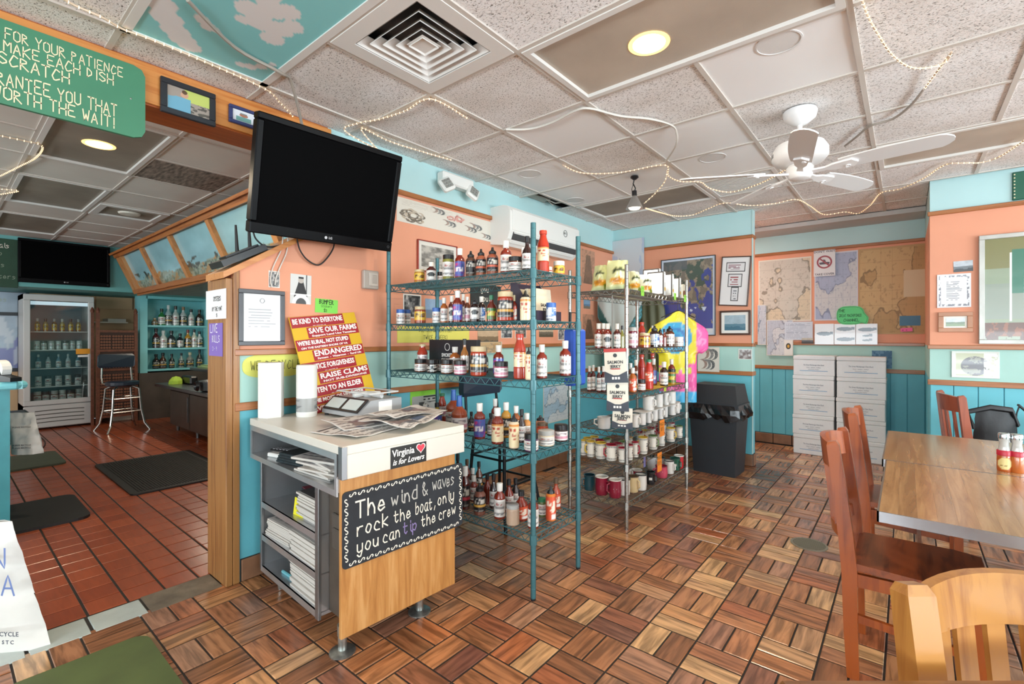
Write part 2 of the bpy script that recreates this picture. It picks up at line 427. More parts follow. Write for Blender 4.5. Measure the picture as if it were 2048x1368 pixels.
# hidden walls: right side and front with window openings, bar surround
def wall_with_opening(name, plane, a0, a1, back, o0, o1, oz0, oz1, m):
    mb = MB(); p = plane[1]; lo, hi = min(p, back), max(p, back)
    def bx(u0, u1, z0, z1):
        if plane[0] == 'x': mb.box(lo, hi, u0, u1, z0, z1)
        else: mb.box(u0, u1, lo, hi, z0, z1)
    bx(a0, o0, 0, HC+.06); bx(o1, a1, 0, HC+.06); bx(o0, o1, 0, oz0); bx(o0, o1, oz1, HC+.06)
    return struct(mb.build(name, m))
wside = wall_with_opening('wall_right', ('x', XR), YR, YB, XR+.15, -2.6, 5.0, .75, 2.45, M_PALE)
wrear = wall_with_opening('wall_front', ('y', YR), -10.6, XR+.15, YR-.15, -2.4, 3.6, .75, 2.45, M_PALE)
M_WGL = mat('window_frame_white', 'e9e9e6', .4)
for i, (ax, c, lo, hi) in enumerate((('x', XR+.06, -2.6, 5.0), ('y', YR-.06, -2.4, 3.6))):
    mb = MB(); n = 4
    for k in range(n+1):
        u = lo+(hi-lo)*k/n
        if ax == 'x': mb.box(c, c+.05, u-.03, u+.03, .75, 2.45)
        else: mb.box(u-.03, u+.03, c-.05, c, .75, 2.45)
    for z in (.75, 2.39):
        if ax == 'x': mb.box(c, c+.05, lo, hi, z, z+.06)
        else: mb.box(lo, hi, c-.05, c, z, z+.06)
    struct(mb.build('window_%d' % (i+1), M_WGL))
# bar walls
struct(MB().box(XBF-.2, XBF, YR, 3.6, 0, HC+.06).build('wall_bar_far', mat('paint_cream', 'd8b48a', .6)))
struct(MB().box(XBF, XBH, YR, 3.3, 2.025, HC+.06).build('wall_bar_bulkhead', M_BAR))
struct(MB().box(XBF, XLB, 3.3, 3.5, 0, HC+.06).build('wall_bar_back', M_BAR))

# ---------------------------------------------------------------- trims
def trim(n, x0, x1, y0, y1, z0, z1, m, ch=.004): return struct(B(x0, x1, y0, y1, z0, z1, ch).build('trim_%d' % n, m))
tn = 0
for z0, z1, pr in ((2.385, 2.42, .022), (1.25, 1.285, .018), (.945, .99, .02)):
    yl = {2.385: 1.62, 1.25: 1.05, .945: 1.05}[z0]
    for a in ((XL, XL+pr, yl, YB, z0, z1, M_TRIMY), (XL, XA0+.012, YB-pr, YB, z0, z1, M_TRIMX), (XA0, XA0+pr*.6, YB, YB+.11, z0, z1, M_TRIMY),
              (XL, XA1, YA-pr, YA, z0, z1, M_TRIMX), (XA1-.015, XR, YB-pr-.006, YB, z0, z1, M_TRIMX)):
        tn += 1; trim(tn, *a)
# white corner strips of the alcove opening
M_EDGE = mat('corner_bead_aqua', 'b4d4d2', .5)
for x0, x1 in ((XA0-.004, XA0+.004),): tn += 1; trim(tn, x0, x1, YB-.004, YB+.03, .13, HC, M_EDGE, .001)
# raked cap board, end post and header beam of the half wall
cap = MB().prism([(XL+.02, Y0-.05, rake(Y0-.05)), (XL+.02, 1.63, rake(1.63)), (XL+.02, 1.63, rake(1.63)+.035), (XL+.02, Y0-.05, rake(Y0-.05)+.035)], (XLB-XL-.04, 0, 0))
tn += 1; struct(cap.build('trim_%d' % tn, M_BEAM))
tn += 1; post = struct(B(XLB-.04, XL+.012, 1.005, 1.04, 0, rake(1.0)-.003, .004).build('trim_%d' % tn, M_POST))
tn += 1; struct(B(XL-.004, XL+.012, 1.041, 1.075, 0, 1.72, .003).build('trim_%d' % tn, M_POST))
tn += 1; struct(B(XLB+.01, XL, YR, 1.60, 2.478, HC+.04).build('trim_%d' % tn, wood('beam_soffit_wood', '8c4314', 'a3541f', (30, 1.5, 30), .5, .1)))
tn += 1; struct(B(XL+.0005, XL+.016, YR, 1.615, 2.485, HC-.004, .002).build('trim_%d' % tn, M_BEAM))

# ---------------------------------------------------------------- tiled skirting
M_SKIRT = mat('skirting_tile', '8a6248', .5, noise=.25, nscale=7, coat=.2)
def skirting(name, axis, c, a0, a1, sgn, step=.205):
    g = struct((MB().box(a0, a1, min(c, c+sgn*.004), max(c, c+sgn*.004), 0, .125) if axis == 'y' else MB().box(min(c, c+sgn*.004), max(c, c+sgn*.004), a0, a1, 0, .125)).build(name, M_GROUT))
    n = max(1, round((a1-a0)/step)); w = (a1-a0)/n
    for k in range(n):
        u0, u1 = a0+k*w+.004, a0+(k+1)*w-.004; v0, v1 = sorted((c+sgn*.003, c+sgn*.014))
        (B(u0, u1, v0, v1, .004, .122, .003) if axis == 'y' else B(v0, v1, u0, u1, .004, .122, .003)).build('skirting_tile', M_SKIRT, g)
skirting('baseboard_left', 'x', XL, 1.08, YB, 1)
skirting('baseboard_back', 'y', YB, XL, XA0+.01, -1)
skirting('baseboard_alcove_side', 'x', XA0, YB, YB+.11, 1, .1)
skirting('baseboard_alcove', 'y', YA, XA0-.9, XA1, -1)
skirting('baseboard_right', 'y', YB, XA1, XA1+1.3, -1)

# ---------------------------------------------------------------- floors
def tile_mat(name, stops, grain, rough=.28):
    m, nt, p = new_mat(name)
    oi = nd(nt, 'ShaderNodeObjectInfo'); ge = nd(nt, 'ShaderNodeNewGeometry')
    ad = nd(nt, 'ShaderNodeMath', operation='ADD'); fr = nd(nt, 'ShaderNodeMath', operation='FRACT')
    nt.links.new(oi.outputs['Random'], ad.inputs[0]); nt.links.new(ge.outputs['Random Per Island'], ad.inputs[1]); nt.links.new(ad.outputs[0], fr.inputs[0])
    base = ramp(nt, stops); nt.links.new(fr.outputs[0], base.inputs[0])
    uv = nd(nt, 'ShaderNodeUVMap'); mp = nd(nt, 'ShaderNodeMapping'); mp.inputs['Scale'].default_value = (4.5, 38, 1)
    mu = nd(nt, 'ShaderNodeMath', operation='MULTIPLY'); mu.inputs[1].default_value = 91.0; nt.links.new(fr.outputs[0], mu.inputs[0])
    va = nd(nt, 'ShaderNodeVectorMath', operation='ADD'); nt.links.new(uv.outputs[0], va.inputs[0]); nt.links.new(mu.outputs[0], va.inputs[1])
    nt.links.new(va.outputs[0], mp.inputs[0])
    n = nd(nt, 'ShaderNodeTexNoise', i_Scale=1.0, i_Detail=3.0, i_Distortion=.5); nt.links.new(mp.outputs[0], n.inputs['Vector'])
    r = ramp(nt, [(.36, (1-grain,)*3), (.5, (1, 1, 1)), (.64, (min(1.6, 1+grain*.9),)*3)]); nt.links.new(n.outputs[0], r.inputs[0])
    out = mixrgb(nt, base.outputs[0], r.outputs[0], 1.0, 'MULTIPLY')
    nt.links.new(out, p.inputs['Base Color']); p.inputs['Roughness'].default_value = rough
    p.inputs['Coat Weight'].default_value = .25; p.inputs['Coat Roughness'].default_value = .18
    return m
M_BRICK = tile_mat('glazed_wood_look_brick', [(0, '7d5237'), (.16, 'a86f48'), (.32, '925f44'), (.46, 'b98658'), (.58, '855540'), (.68, 'a35f3a'), (.82, 'c59b6c'), (.92, 'a3765a'), (1, '74483a')], .42, .24)
M_QUARRY = tile_mat('red_quarry_tile', [(0, '98482a'), (.5, 'a85230'), (1, '904226')], .10, .32)
def brick_mesh(name, L, Wd, m, turn=False, ch=.003, z=0.0, h=.008):
    mb = MB(); a, b = (L/2, Wd/2); c = ch
    vs = [(-a, -b, -h), (a, -b, -h), (a, b, -h), (-a, b, -h), (-a, -b, -c*.6), (a, -b, -c*.6), (a, b, -c*.6), (-a, b, -c*.6), (-a+c, -b+c, 0), (a-c, -b+c, 0), (a-c, b-c, 0), (-a+c, b-c, 0)]
    fs = [(0, 1, 5, 4), (1, 2, 6, 5), (2, 3, 7, 6), (3, 0, 4, 7), (4, 5, 9, 8), (5, 6, 10, 9), (6, 7, 11, 10), (7, 4, 8, 11), (8, 9, 10, 11)]
    uvs = [(v[0], v[1]) for v in vs]
    if turn: vs = [(-y, x, z) for x, y, z in vs]
    return vs, fs, uvs
def mk(name, vs, fs, uvs, m):
    me = bpy.data.meshes.new(name); me.from_pydata(vs, [], fs); me.materials.append(m)
    ul = me.uv_layers.new(name='UVMap'); li = [i for f in fs for i in f]
    ul.data.foreach_set('uv', [c for i in li for c in uvs[i]]); me.update(); return me
def pave(floor, name, spots, protos, m):
    """the 300 pieces that show largest as parts, the rest joined as one part"""
    spots.sort(key=lambda s: s[3]); meshes = [mk(name, *p, m) for p in protos]
    for x, y, k, d in spots[:300]: link(name, meshes[k], floor, (x, y, 0))
    V, F_, U = [], [], []
    for x, y, k, d in spots[300:]:
        vs, fs, uvs = protos[k]; b = len(V)
        V += [(a+x, c+y, z) for a, c, z in vs]; F_ += [tuple(i+b for i in f) for f in fs]; U += uvs
    if V: tag(link('distant_'+name, mk('distant_'+name, V, F_, U, m), floor), kind='stuff')
def seen(x, y):
    d = depth(x, y)
    if d < .3: return None
    px = 1024+FPX*(CS*x+SN*y)/d; py = HZ+FPX*EYE/d
    return d if -80 < px < 2130 and py < 1460 else None
fl = struct(MB().box(-3.07, XR+.1, YR-.1, YA+.1, -.08, -.004).build('floor', M_GROUT))
BK = .2179; FX, FY = -5.31527*BK, 9.94068*BK; JT = .008
spots = []
for a in range(-31, 24):
    for b in range(-10, 28):
        for k in (0, 1):
            if (a+b) % 2 == 0: x, y, o = FX+(b+.25+.5*k)*BK, FY+(a+.5)*BK, 1
            else: x, y, o = FX+(b+.5)*BK, FY+(a+.25+.5*k)*BK, 0
            if x < -2.80 and y > .93: 
                if y > 1.0 and x < -2.83: continue
            if x < -2.86 or x > XR or y < YR or y > YA-.05: continue
            if y > YB-.04 and x > XA1+.12: continue
            d = seen(x, y)
            spots.append((x, y, o, d or 100+abs(x)))
pr = [brick_mesh('brick', BK-JT, BK/2-JT, M_BRICK), brick_mesh('brick', BK-JT, BK/2-JT, M_BRICK, True)]
pave(fl, 'brick', spots, pr, M_BRICK)
M_MARB = mat('white_marble_tile', 'b9c2bd', .35, noise=.1, nscale=9, coat=.2)
for y0, y1 in ((.475, .675), (.262, .462), (.05, .25), (-.16, .04)): B(-3.052, -2.868, y0, y1, -.03, .001, .003).build('marble_tile', M_MARB, fl)
B(-3.065, -2.862, .685, 1.0, -.03, .0015).build('concrete_patch', mat('worn_concrete', '6f6455', .85, noise=.35, nscale=9, bump=.6, bscale=30), fl)
fb = struct(MB().box(XBF, -3.07, YR-.1, 3.4, -.08, -.004).build('floor', M_GROUT))
Q = .1575; spots = []
for i in range(0, 47):
    for j in range(-32, 17):
        x, y = -3.145-i*Q, .637+(j+.5)*Q
        if y > 3.2 or x < XBF+.05: continue
        d = seen(x, y)
        spots.append((x, y, 0, d or 100+abs(x)))
pave(fb, 'quarry_tile', spots, [brick_mesh('quarry_tile', Q-.006, Q-.011, M_QUARRY)], M_QUARRY)

# ---------------------------------------------------------------- ceilings
def fissured():
    m, nt, p = new_mat('fissured_ceiling_board'); tc = nd(nt, 'ShaderNodeTexCoord'); mp = nd(nt, 'ShaderNodeMapping')
    oi = nd(nt, 'ShaderNodeObjectInfo'); va = nd(nt, 'ShaderNodeVectorMath', operation='ADD')
    mu = nd(nt, 'ShaderNodeMath', operation='MULTIPLY'); mu.inputs[1].default_value = 50; nt.links.new(oi.outputs['Random'], mu.inputs[0])
    nt.links.new(tc.outputs['Object'], mp.inputs[0]); nt.links.new(mp.outputs[0], va.inputs[0]); nt.links.new(mu.outputs[0], va.inputs[1])
    n = nd(nt, 'ShaderNodeTexNoise', i_Scale=135.0, i_Detail=2.0, i_Distortion=.6); mp.inputs['Scale'].default_value = (.8, 1.2, .5); nt.links.new(va.outputs[0], n.inputs['Vector'])
    r = ramp(nt, [(.30, '6f6a66'), (.37, 'b4b1ae'), (.43, 'ecebeb'), (.7, 'f4f3f3')]); nt.links.new(n.outputs[0], r.inputs[0])
    n2 = nd(nt, 'ShaderNodeTexNoise', i_Scale=3.0); nt.links.new(va.outputs[0], n2.inputs['Vector'])
    r2 = ramp(nt, [(.35, 'f0ece8'), (.65, 'ffffff')]); nt.links.new(n2.outputs[0], r2.inputs[0])
    nt.links.new(mixrgb(nt, r.outputs[0], r2.outputs[0], 1.0, 'MULTIPLY'), p.inputs['Base Color'])
    b = nd(nt, 'ShaderNodeBump', i_Strength=.6, i_Distance=.003); nt.links.new(n.outputs[0], b.inputs['Height']); nt.links.new(b.outputs[0], p.inputs['Normal'])
    p.inputs['Roughness'].default_value = .85; return m
M_FIS = fissured()
M_SMO = mat('smooth_ceiling_board', 'ececec', .6, noise=.02, nscale=2)
M_BSM = mat('bar_ceiling_board', 'd6d2cb', .6, noise=.06, nscale=2)
M_GRID = mat('ceiling_grid_metal', 'cbc4bc', .5)
M_DIFF = mat('light_diffuser_tan', 'b5a798', .45, noise=.12, nscale=2.5, bump=.2, bscale=300)
M_DIFD = mat('light_diffuser_dingy', '8f887c', .5, noise=.18, nscale=2.5)
M_DIRT = mat('sooty_grille', '7d7268', .7, noise=.7, nscale=5, stretch=(2, 9, 1))
M_LAMP = mat('lamp_glow_core', 'fff2cf', .5, emit=9)
M_LAMP2 = mat('lamp_glow_rim', 'ffcf7a', .5, emit=2.2)
ceil = struct(MB().box(XBF-.2, XR+.2, YR-.2, YA+.2, HC+.09, HC+.2).build('ceiling', mat('plenum_dark', '35302b', .9)))
GX, GY = -3.28698*T, 2.83949*T
cx = lambda j: GX+j*T
cy = lambda i: GY+i*T
TB = .024
def tile(i0, i1, j0, j1, m, name='ceiling_tile', z=HC+.006, clip=None):
    x0, x1, y0, y1 = max(cx(j0), XL-.005), min(cx(j1), XR), cy(i0), min(cy(i1), YB if clip is None else clip)
    return B(x0+.006, x1-.006, y0+.006, y1-.006, z, z+.014).build(name, m, ceil)
white = {(1, 0), (2, -1), (1, 2), (2, 1), (3, -1), (3, 0), (3, 1)}
special = {(-1, 0), (0, 1), (0, 2), (-2, -1), (-2, 0), (3, -2), (4, -1), (4, 0), (4, 1), (4, 3), (4, 4), (-4, 2), (-4, 3)}
shared = {}
for i in range(-11, 8):
    for j in range(-2, 12):
        if (i, j) in special: continue
        lim = YB if cx(j) > XA1 else YA
        if cy(i) > lim-.02 or cx(j) > XR-.05: continue
        if i > 5 and cy(i) > YB-.1 and cx(j) > XA1: continue
        x0, x1 = max(cx(j), XL-.004), min(cx(j+1), XR)
        if i >= 6: x1 = min(x1, XA1)
        y0, y1 = cy(i), min(cy(i+1), lim)
        m = M_SMO if (i, j) in white else M_FIS
        k = (round(x1-x0, 4), round(y1-y0, 4), m.name)
        if k not in shared: shared[k] = B(-(x1-x0)/2+.004, (x1-x0)/2-.004, -(y1-y0)/2+.004, (y1-y0)/2-.004, 0, .014).mesh('ceiling_tile', m)
        link('ceiling_tile', shared[k], ceil, ((x0+x1)/2, (y0+y1)/2, HC+.006))
wide = {(0, 1): 1, (-2, -1): 1, (4, -1): 1, (4, 3): 1, (-4, 2): 1}       # 2 x 4 ft fittings: no bar across their middle
barx = B(-.5*T+TB/2, .5*T-TB/2, -TB/2, TB/2, -.001, .006).mesh('grid_bar', M_GRID); bary = B(-TB/2, TB/2, -.5*T-TB/2, .5*T+TB/2, -.002, .006).mesh('grid_bar', M_GRID)
for j in range(-1, 12):
    for i in range(-10, 8):
        if (i, j-1) in wide or cx(j) > XR-.1 or cy(i) < YR or cy(i)+.3 > (YA if cx(j) < XA1 else YB): continue
        link('grid_bar', bary, ceil, (cx(j), cy(i)+T/2, HC))
for i in range(-10, 9):
    for j in range(-2, 12):
        if cx(j)+.3 > XR or cy(i) > (YA if cx(j) < XA1-.3 else YB): continue
        if j == -2: B(XL, cx(-1)-TB/2, cy(i)-TB/2, cy(i)+TB/2, HC-.001, HC+.006).build('grid_bar', M_GRID, ceil)
        else: link('grid_bar', barx, ceil, (cx(j)+T/2, cy(i), HC))
# painted sky panel over the corner (2 x 4 ft)
def sky_paint(U, V):
    img = fill(U, '86c9cb')
    X = cx(0)-(U-.5)*(2*T-.07); Y = (cy(-2)+cy(-1))/2+(V-.5)*(T-.07)
    for (px, py, r) in ((320, 8, .06), (335, 38, .06), (350, 62, .055), (365, 80, .055), (380, 94, .045), (300, -8, .05), (405, 40, .03), (418, 55, .032), (432, 62, .02),
                        (500, 20, .055), (520, 45, .06), (545, 20, .06), (560, 60, .055), (545, 78, .05), (585, 55, .045), (530, -10, .06), (575, 25, .05), (485, 40, .03), (480, 130, .022), (500, 134, .028), (522, 134, .026), (545, 130, .018),
                        (640, -25, .05), (660, -50, .06), (430, -40, .05), (450, -60, .05)):
        x, y = onZ(px, py, HC); img = over(img, ((X-x)**2+(Y-y)**2 < r*r).astype(float), 'dcd9d8')
    return img
sp = link('sky_panel', sheet_mesh('sky_panel', 2*T-.07, T-.07, sky_paint, 110, 60), ceil, (cx(0), (cy(-2)+cy(-1))/2, HC+.004))
sp.rotation_euler = (-math.pi/2, 0, math.pi); sp.rotation_euler = (math.pi/2, 0, math.pi); sp.location.z = HC+.004
fr = MB()
x0, x1, y0, y1 = cx(-1), cx(1), cy(-2), cy(-1)
for a in ((x0, x1, y0, y0+.035), (x0, x1, y1-.035, y1), (x0, x0+.035, y0, y1), (x1-.035, x1, y0, y1)): fr.box(*a, HC-.004, HC+.008)
fr.build('sky_panel_frame', M_WHITEM, ceil)
# light fittings set in the grid
def disc_light(x, y, z, power, r, col=(1, .82, .58)):
    d = bpy.data.lights.new('disc_light', 'AREA'); d.shape = 'DISK'; d.size = 2*r; d.energy = power; d.color = col
    o = bpy.data.objects.new('disc_light', d); COL.objects.link(o); o.location = (x, y, z); return o
def troffer(name, label, x0, x1, y0, y1, m, glow=None):
    t = thing(name, label, 'ceiling light', ((x0+x1)/2, (y0+y1)/2, HC)); w, d = (x1-x0)/2-.012, (y1-y0)/2-.012
    f = MB()
    for a in ((-w, w, -d, -d+.03), (-w, w, d-.03, d), (-w, -w+.03, -d+.03, d-.03), (w-.03, w, -d+.03, d-.03)): f.box(*a, -.006, .03)
    f.build('frame', M_WHITEM, t)
    B(-w+.028, w-.028, -d+.028, d-.028, .012, .02).build('diffuser', m, t)
    if glow:
        MB().lathe([(0, .0085), (.072, .0085), (.072, .0115)], 32, (*glow, 0)).build('lamp', M_LAMP, t)
        disc_light((x0+x1)/2+glow[0], (y0+y1)/2+glow[1], HC-.03, 22, .07)
        MB().lathe([(.0725, .0095), (.092, .0095), (.092, .0115)], 32, (*glow, 0)).build('glow_ring', M_LAMP2, t)  # warm glow spreading round the lamp, put in as an emissive ring
    return t
troffer('ceiling_light', 'tan ceiling light panel with a round glowing lamp beside the air diffuser', cx(1), cx(3), cy(0), cy(1), M_DIFF, (-.12, .04))
troffer('ceiling_light', 'unlit grey ceiling light panel behind the hanging clamp lamp', cx(-1), cx(1), cy(4), cy(5), M_DIFD)
troffer('ceiling_light', 'unlit tan ceiling light panel above the fan blade, near the right column', cx(3), cx(5), cy(4), cy(5), M_DIFF)
troffer('ceiling_light', 'unlit tan ceiling light panel over the front of the room', cx(2), cx(4), cy(-4), cy(-3), M_DIFF)
# the missing tile: void darkened by a black sheet, a hanging scrap and loose wires
vx0, vx1, vy0, vy1 = XL+.005, cx(-1), cy(3), cy(4)
op = tag(MB().box(vx0+.05, vx1-.05, vy0+.03, vy1-.03, HC+.06, HC+.075).build('void_sheet', mat('void_black', '1d1a18', .9)), None); op.parent = ceil
MB().prism([(vx0+.01, vy0+.03, HC+.03), (vx0+.10, vy0+.03, HC+.03), (vx0+.12, vy0+.33, HC+.03), (vx0+.01, vy0+.36, HC+.03)], (0, 0, .008)).build('tile_scrap', mat('tile_scrap', 'a8a49c', .9), ceil)
MB().tube([(vx1-.03, vy0+.45, HC+.02), (vx0+.16, vy0+.35, HC-.006), (vx0+.10, vy0+.28, HC+.03)], .005, 6).tube([(vx0+.06, vy0+.33, HC+.05), (vx0+.09, vy0+.42, HC+.0), (vx0+.03, vy0+.5, HC+.05)], .004, 6).build('loose_wire', mat('wire_pale', 'b9b4aa', .6), ceil)
# square air diffuser with nested louvres
def diffuser():
    t = thing('air_diffuser', 'square white ceiling air diffuser with nested louvres', 'air vent', ((cx(0)+cx(1))/2, (cy(-1)+cy(0))/2, HC))
    w = T/2-.012; f = MB(); q = w-.075
    for a in ((-w, w, -w, -q), (-w, w, q, w), (-w, -q, -q, q), (q, w, -q, q)): f.box(*a, -.006, .006)
    f.build('frame', M_WHITEM, t)
    B(-q, q, -q, q, .07, .075).build('throat', M_BLACK, t)
    for k in range(5):
        a = q-.006-k*.041; b = a-.030; mb = MB()
        z0, z1 = -.003, .036; o = [(-a, -a), (a, -a), (a, a), (-a, a)]; n = [(-b, -b), (b, -b), (b, b), (-b, b)]
        vs = [(x, y, z0) for x, y in o]+[(x, y, z1) for x, y in n]+[(x, y, z0+.003) for x, y in o]+[(x, y, z1+.003) for x, y in n]
        fs = []
        for i in range(4): j = (i+1) % 4; fs += [(i, j, 4+j, 4+i), (8+j, 8+i, 12+i, 12+j), (j, i, 8+i, 8+j), (4+i, 4+j, 12+j, 12+i)]
        mb.add(vs, fs).build('louvre', M_WHITEM, t)
    B(-.055, .055, -.055, .055, .004, .009, .003).build('centre_plate', M_WHITEM, t)
diffuser()
def grille(label, x0, x1, y0, y1, m, n=14):
    t = thing('ceiling_grille', label, 'air vent', ((x0+x1)/2, (y0+y1)/2, HC)); w, d = (x1-x0)/2-.012, (y1-y0)/2-.012; f = MB()
    for a in ((-w, w, -d, -d+.03), (-w, w, d-.03, d), (-w, -w+.03, -d+.03, d-.03), (w-.03, w, -d+.03, d-.03)): f.box(*a, -.004, .01)
    f.build('frame', m, t)
    B(-w+.03, w-.03, -d+.03, d-.03, .02, .024).build('backing', mat('grille_backing', '8c8880', .8), t)
    me = B(-w+.03, w-.03, -.008, .008, 0, .006).mesh('slat', m)
    for k in range(n): link('slat', me, t, (0, -d+.03+(k+.5)*(2*d-.06)/n, 0))
grille('slatted white return air grille in the ceiling behind the fan', cx(1), cx(2), cy(4), cy(5), M_WHITEM)
# round speaker grilles in plain boards
M_SPK = mat('speaker_mesh', 'dad8d6', .6, bump=.5, bscale=400)
for lab, (px, py) in (('round white ceiling speaker above the fan, beside the tan light panel', (1557, 88)), ('round white ceiling speaker beside the emergency light', (1059, 349)),
                      ('round white ceiling speaker just left of the ceiling fan', (1425, 317)), ('round white ceiling speaker near the gap in the ceiling', (1150, 402))):
    x, y = onZ(px, py, HC); t = thing('ceiling_speaker', lab, 'speaker', (x, y, HC+.006), group='round ceiling speakers')
    MB().lathe([(.095, 0), (.095, -.003), (.088, -.004), (.088, 0)], 36).build('rim', M_SPK, t)
    MB().lathe([(.088, -.001), (0, -.002)], 36).build('grille_cloth', M_SPK, t)
# lowered box along the alcove's far ceiling
struct(B(XL+.002, XA1-.002, YA-.42, YA-.002, HC-.05, HC-.003).build('ceiling_soffit', mat('soffit_grey', 'b9bab8', .6)))
# ---- bar ceiling
bxl = [-3.09-.61*k for k in range(0, 11)]; byl = [1.04+.61*k for k in range(-9, 4)]
bt = {}
fitted = {(1, 8), (2, 8), (4, 8), (5, 8), (7, 8), (8, 8), (2, 9), (5, 9)}
for a in range(10):
    for b in range(12):
        if (a, b) in fitted: continue
        x1, x0 = bxl[a], max(bxl[a+1], XBH-.02); y0, y1 = byl[b], min(byl[b+1], 3.3)
        if x1-x0 < .05 or y1-y0 < .05: continue
        k = (round(x1-x0, 3), round(y1-y0, 3))
        if k not in bt: bt[k] = B(-k[0]/2+.004, k[0]/2-.004, -k[1]/2+.004, k[1]/2-.004, 0, .014).mesh('bar_ceiling_tile', M_BSM)
        link('bar_ceiling_tile', bt[k], ceil, ((x0+x1)/2, (y0+y1)/2, HC+.006))
for k, x in enumerate(bxl[:10]):
    for y0, y1 in (((YR, byl[8]-TB/2), (byl[9]+TB/2, 3.3)) if k in (2, 5, 8) else ((YR, 3.3),)): B(x-TB/2, x+TB/2, y0, y1, HC-.002, HC+.006).build('grid_bar', M_GRID, ceil)
for y in byl: B(XBH, XLB, y-TB/2, y+TB/2, HC-.001, HC+.006).build('grid_bar', M_GRID, ceil)
troffer('ceiling_light', 'bar ceiling light panel with a glowing lamp behind the green sign', bxl[3], bxl[1], byl[8], byl[9], M_DIFD, (-.02, 0))
troffer('ceiling_light', 'unlit dingy bar ceiling light panel in the middle of the bar', bxl[6], bxl[4], byl[8], byl[9], M_DIFD)
troffer('ceiling_light', 'unlit dark bar ceiling light panel nearest the far television', bxl[9], bxl[7], byl[8], byl[9], M_DIFD)
t = thing('ceiling_grille', 'soot-stained grille in the bar ceiling beside the glowing panel', 'air vent', ((bxl[2]+bxl[3])/2, (byl[9]+byl[10])/2, HC))
B(-.29, .29, -.29, .29, .002, .012).build('stained_panel', M_DIRT, t)
t = thing('ceiling_light', 'square white bar ceiling fitting with a round recessed lamp', 'ceiling light', ((bxl[5]+bxl[6])/2, (byl[9]+byl[10])/2, HC)); f = MB()
for a in ((-.29, .29, -.29, -.23), (-.29, .29, .23, .29), (-.29, -.23, -.23, .23), (.23, .29, -.23, .23)): f.box(*a, -.012, .01)
f.build('frame', M_WHITEM, t); B(-.23, .23, -.23, .23, .004, .01).build('plate', M_DIFD, t)
MB().lathe([(0, -.02), (.09, -.012), (.10, .004)], 24).build('lens', mat('lamp_lens', 'dcd8cc', .3), t)
# ================================================================ things on the walls
def place(plane, px0, py0, px1, py1, off=.0012):
    """centre, width, height and turn of a flat thing on a wall from two opposite corners"""
    ax, c = plane
    if ax == 'L': (a, z1), (b, z0) = onX(px0, py0, c), onX(px1, py1, c); return (c+off, (a+b)/2, (z0+z1)/2), abs(b-a), abs(z1-z0), math.pi/2
    (a, z1), (b, z0) = onY(px0, py0, c), onY(px1, py1, c); return ((a+b)/2, c-off, (z0+z1)/2), abs(b-a), abs(z1-z0), 0
LW, BW, AW, RW = ('L', XL), ('B', YB), ('B', YA), ('B', YB)
def sheet(name, label, cat, plane, box, paint, res=2.2, tilt=0, group=None, gloss=False, curl=0, off=.0012, th=.0015):
    loc, w, h, rz = place(plane, *box, off=off)
    nx = int(min(150, max(10, abs(box[2]-box[0])/res*2.0))); ny = int(min(150, max(10, abs(box[3]-box[1])/res*1.8)))
    wp = (lambda U, V: -curl*((2*U-1)**4*.6+(2*V-1)**4*.4)) if curl else None
    o = link(name, sheet_mesh(name, w, h, paint, nx, ny, th, wp, print_gloss() if gloss else None), None, loc)
    o.rotation_euler = (0, tilt, rz); return tag(o, label, cat, group)
def framed(name, label, plane, box, paint, fcol, fw=.02, mat_w=0, mcol='e8e6e0', tilt=0, depth_=.02, res=2.0, cat='picture', group=None, metal=0):
    loc, w, h, rz = place(plane, *box)
    t = thing(name, label, cat, loc, group=group, rot=(0, tilt, rz)); f = MB(); d = depth_
    m = mat('frame_'+fcol, fcol, .35, metal=metal, noise=.15, nscale=6)
    for a in ((-w/2, w/2, -h/2, -h/2+fw), (-w/2, w/2, h/2-fw, h/2), (-w/2, -w/2+fw, -h/2+fw, h/2-fw), (w/2-fw, w/2, -h/2+fw, h/2-fw)): f.box(a[0], a[1], -d, 0, a[2], a[3], 0, .003)
    f.build('frame', m, t)
    iw, ih = w-2*fw, h-2*fw
    B(-iw/2, iw/2, -d*.5, -.001, -ih/2, ih/2).build('mat_board', mat('mat_'+mcol, mcol, .7), t)
    pw, ph = iw-2*mat_w, ih-2*mat_w
    nx = int(max(10, min(140, abs(box[2]-box[0])/res*1.7))); ny = int(max(10, min(140, abs(box[3]-box[1])/res*1.7)))
    link('print', sheet_mesh('print', pw, ph, paint, nx, ny, .001, None, print_gloss()), t, (0, -d*.5-.0002, 0))
    return t
# --- painters
def paper_text(n=14, col='e9e8e4', ink='8d8d8d', u0=.12, u1=.88, v0=.1, v1=.9, seed=1, words=12):
    return lambda U, V: over(fill(U, col), lines(U, V, u0, u1, v0, v1, n, seed, .42, words), ink)
def bw_photo(seed, dark='2c2c2e', light='d7d5d0', border=.06, f=5):
    def p(U, V):
        n = fbm(U*f, V*f, seed); n = np.clip((n-.32)*2.6, 0, 1)[..., None]
        img = C3(dark)*(1-n)+C3(light)*n
        return over(img, 1-rect(U, V, border, 1-border, border, 1-border), 'e4e2dd')
    return p
def chart(land, sea, seed, f=3, ink='8a8478', border='d8d3c6', diag=.5):
    def p(U, V):
        n = fbm(U*f, V*f, seed)+diag*(U-V)*.6; img = fill(U, sea)
        img = over(img, (n > .5).astype(float), land); img = over(img, (np.abs(n-.5) < .018).astype(float), ink)
        m = fbm(U*30, V*30, seed+9); img = over(img, ((m > .66)*.35), ink)
        g = ((np.mod(U*6, 1) < .02) | (np.mod(V*6, 1) < .02)).astype(float)*.25; img = over(img, g, ink)
        return over(img, 1-rect(U, V, .025, .975, .02, .98), border)
    return p
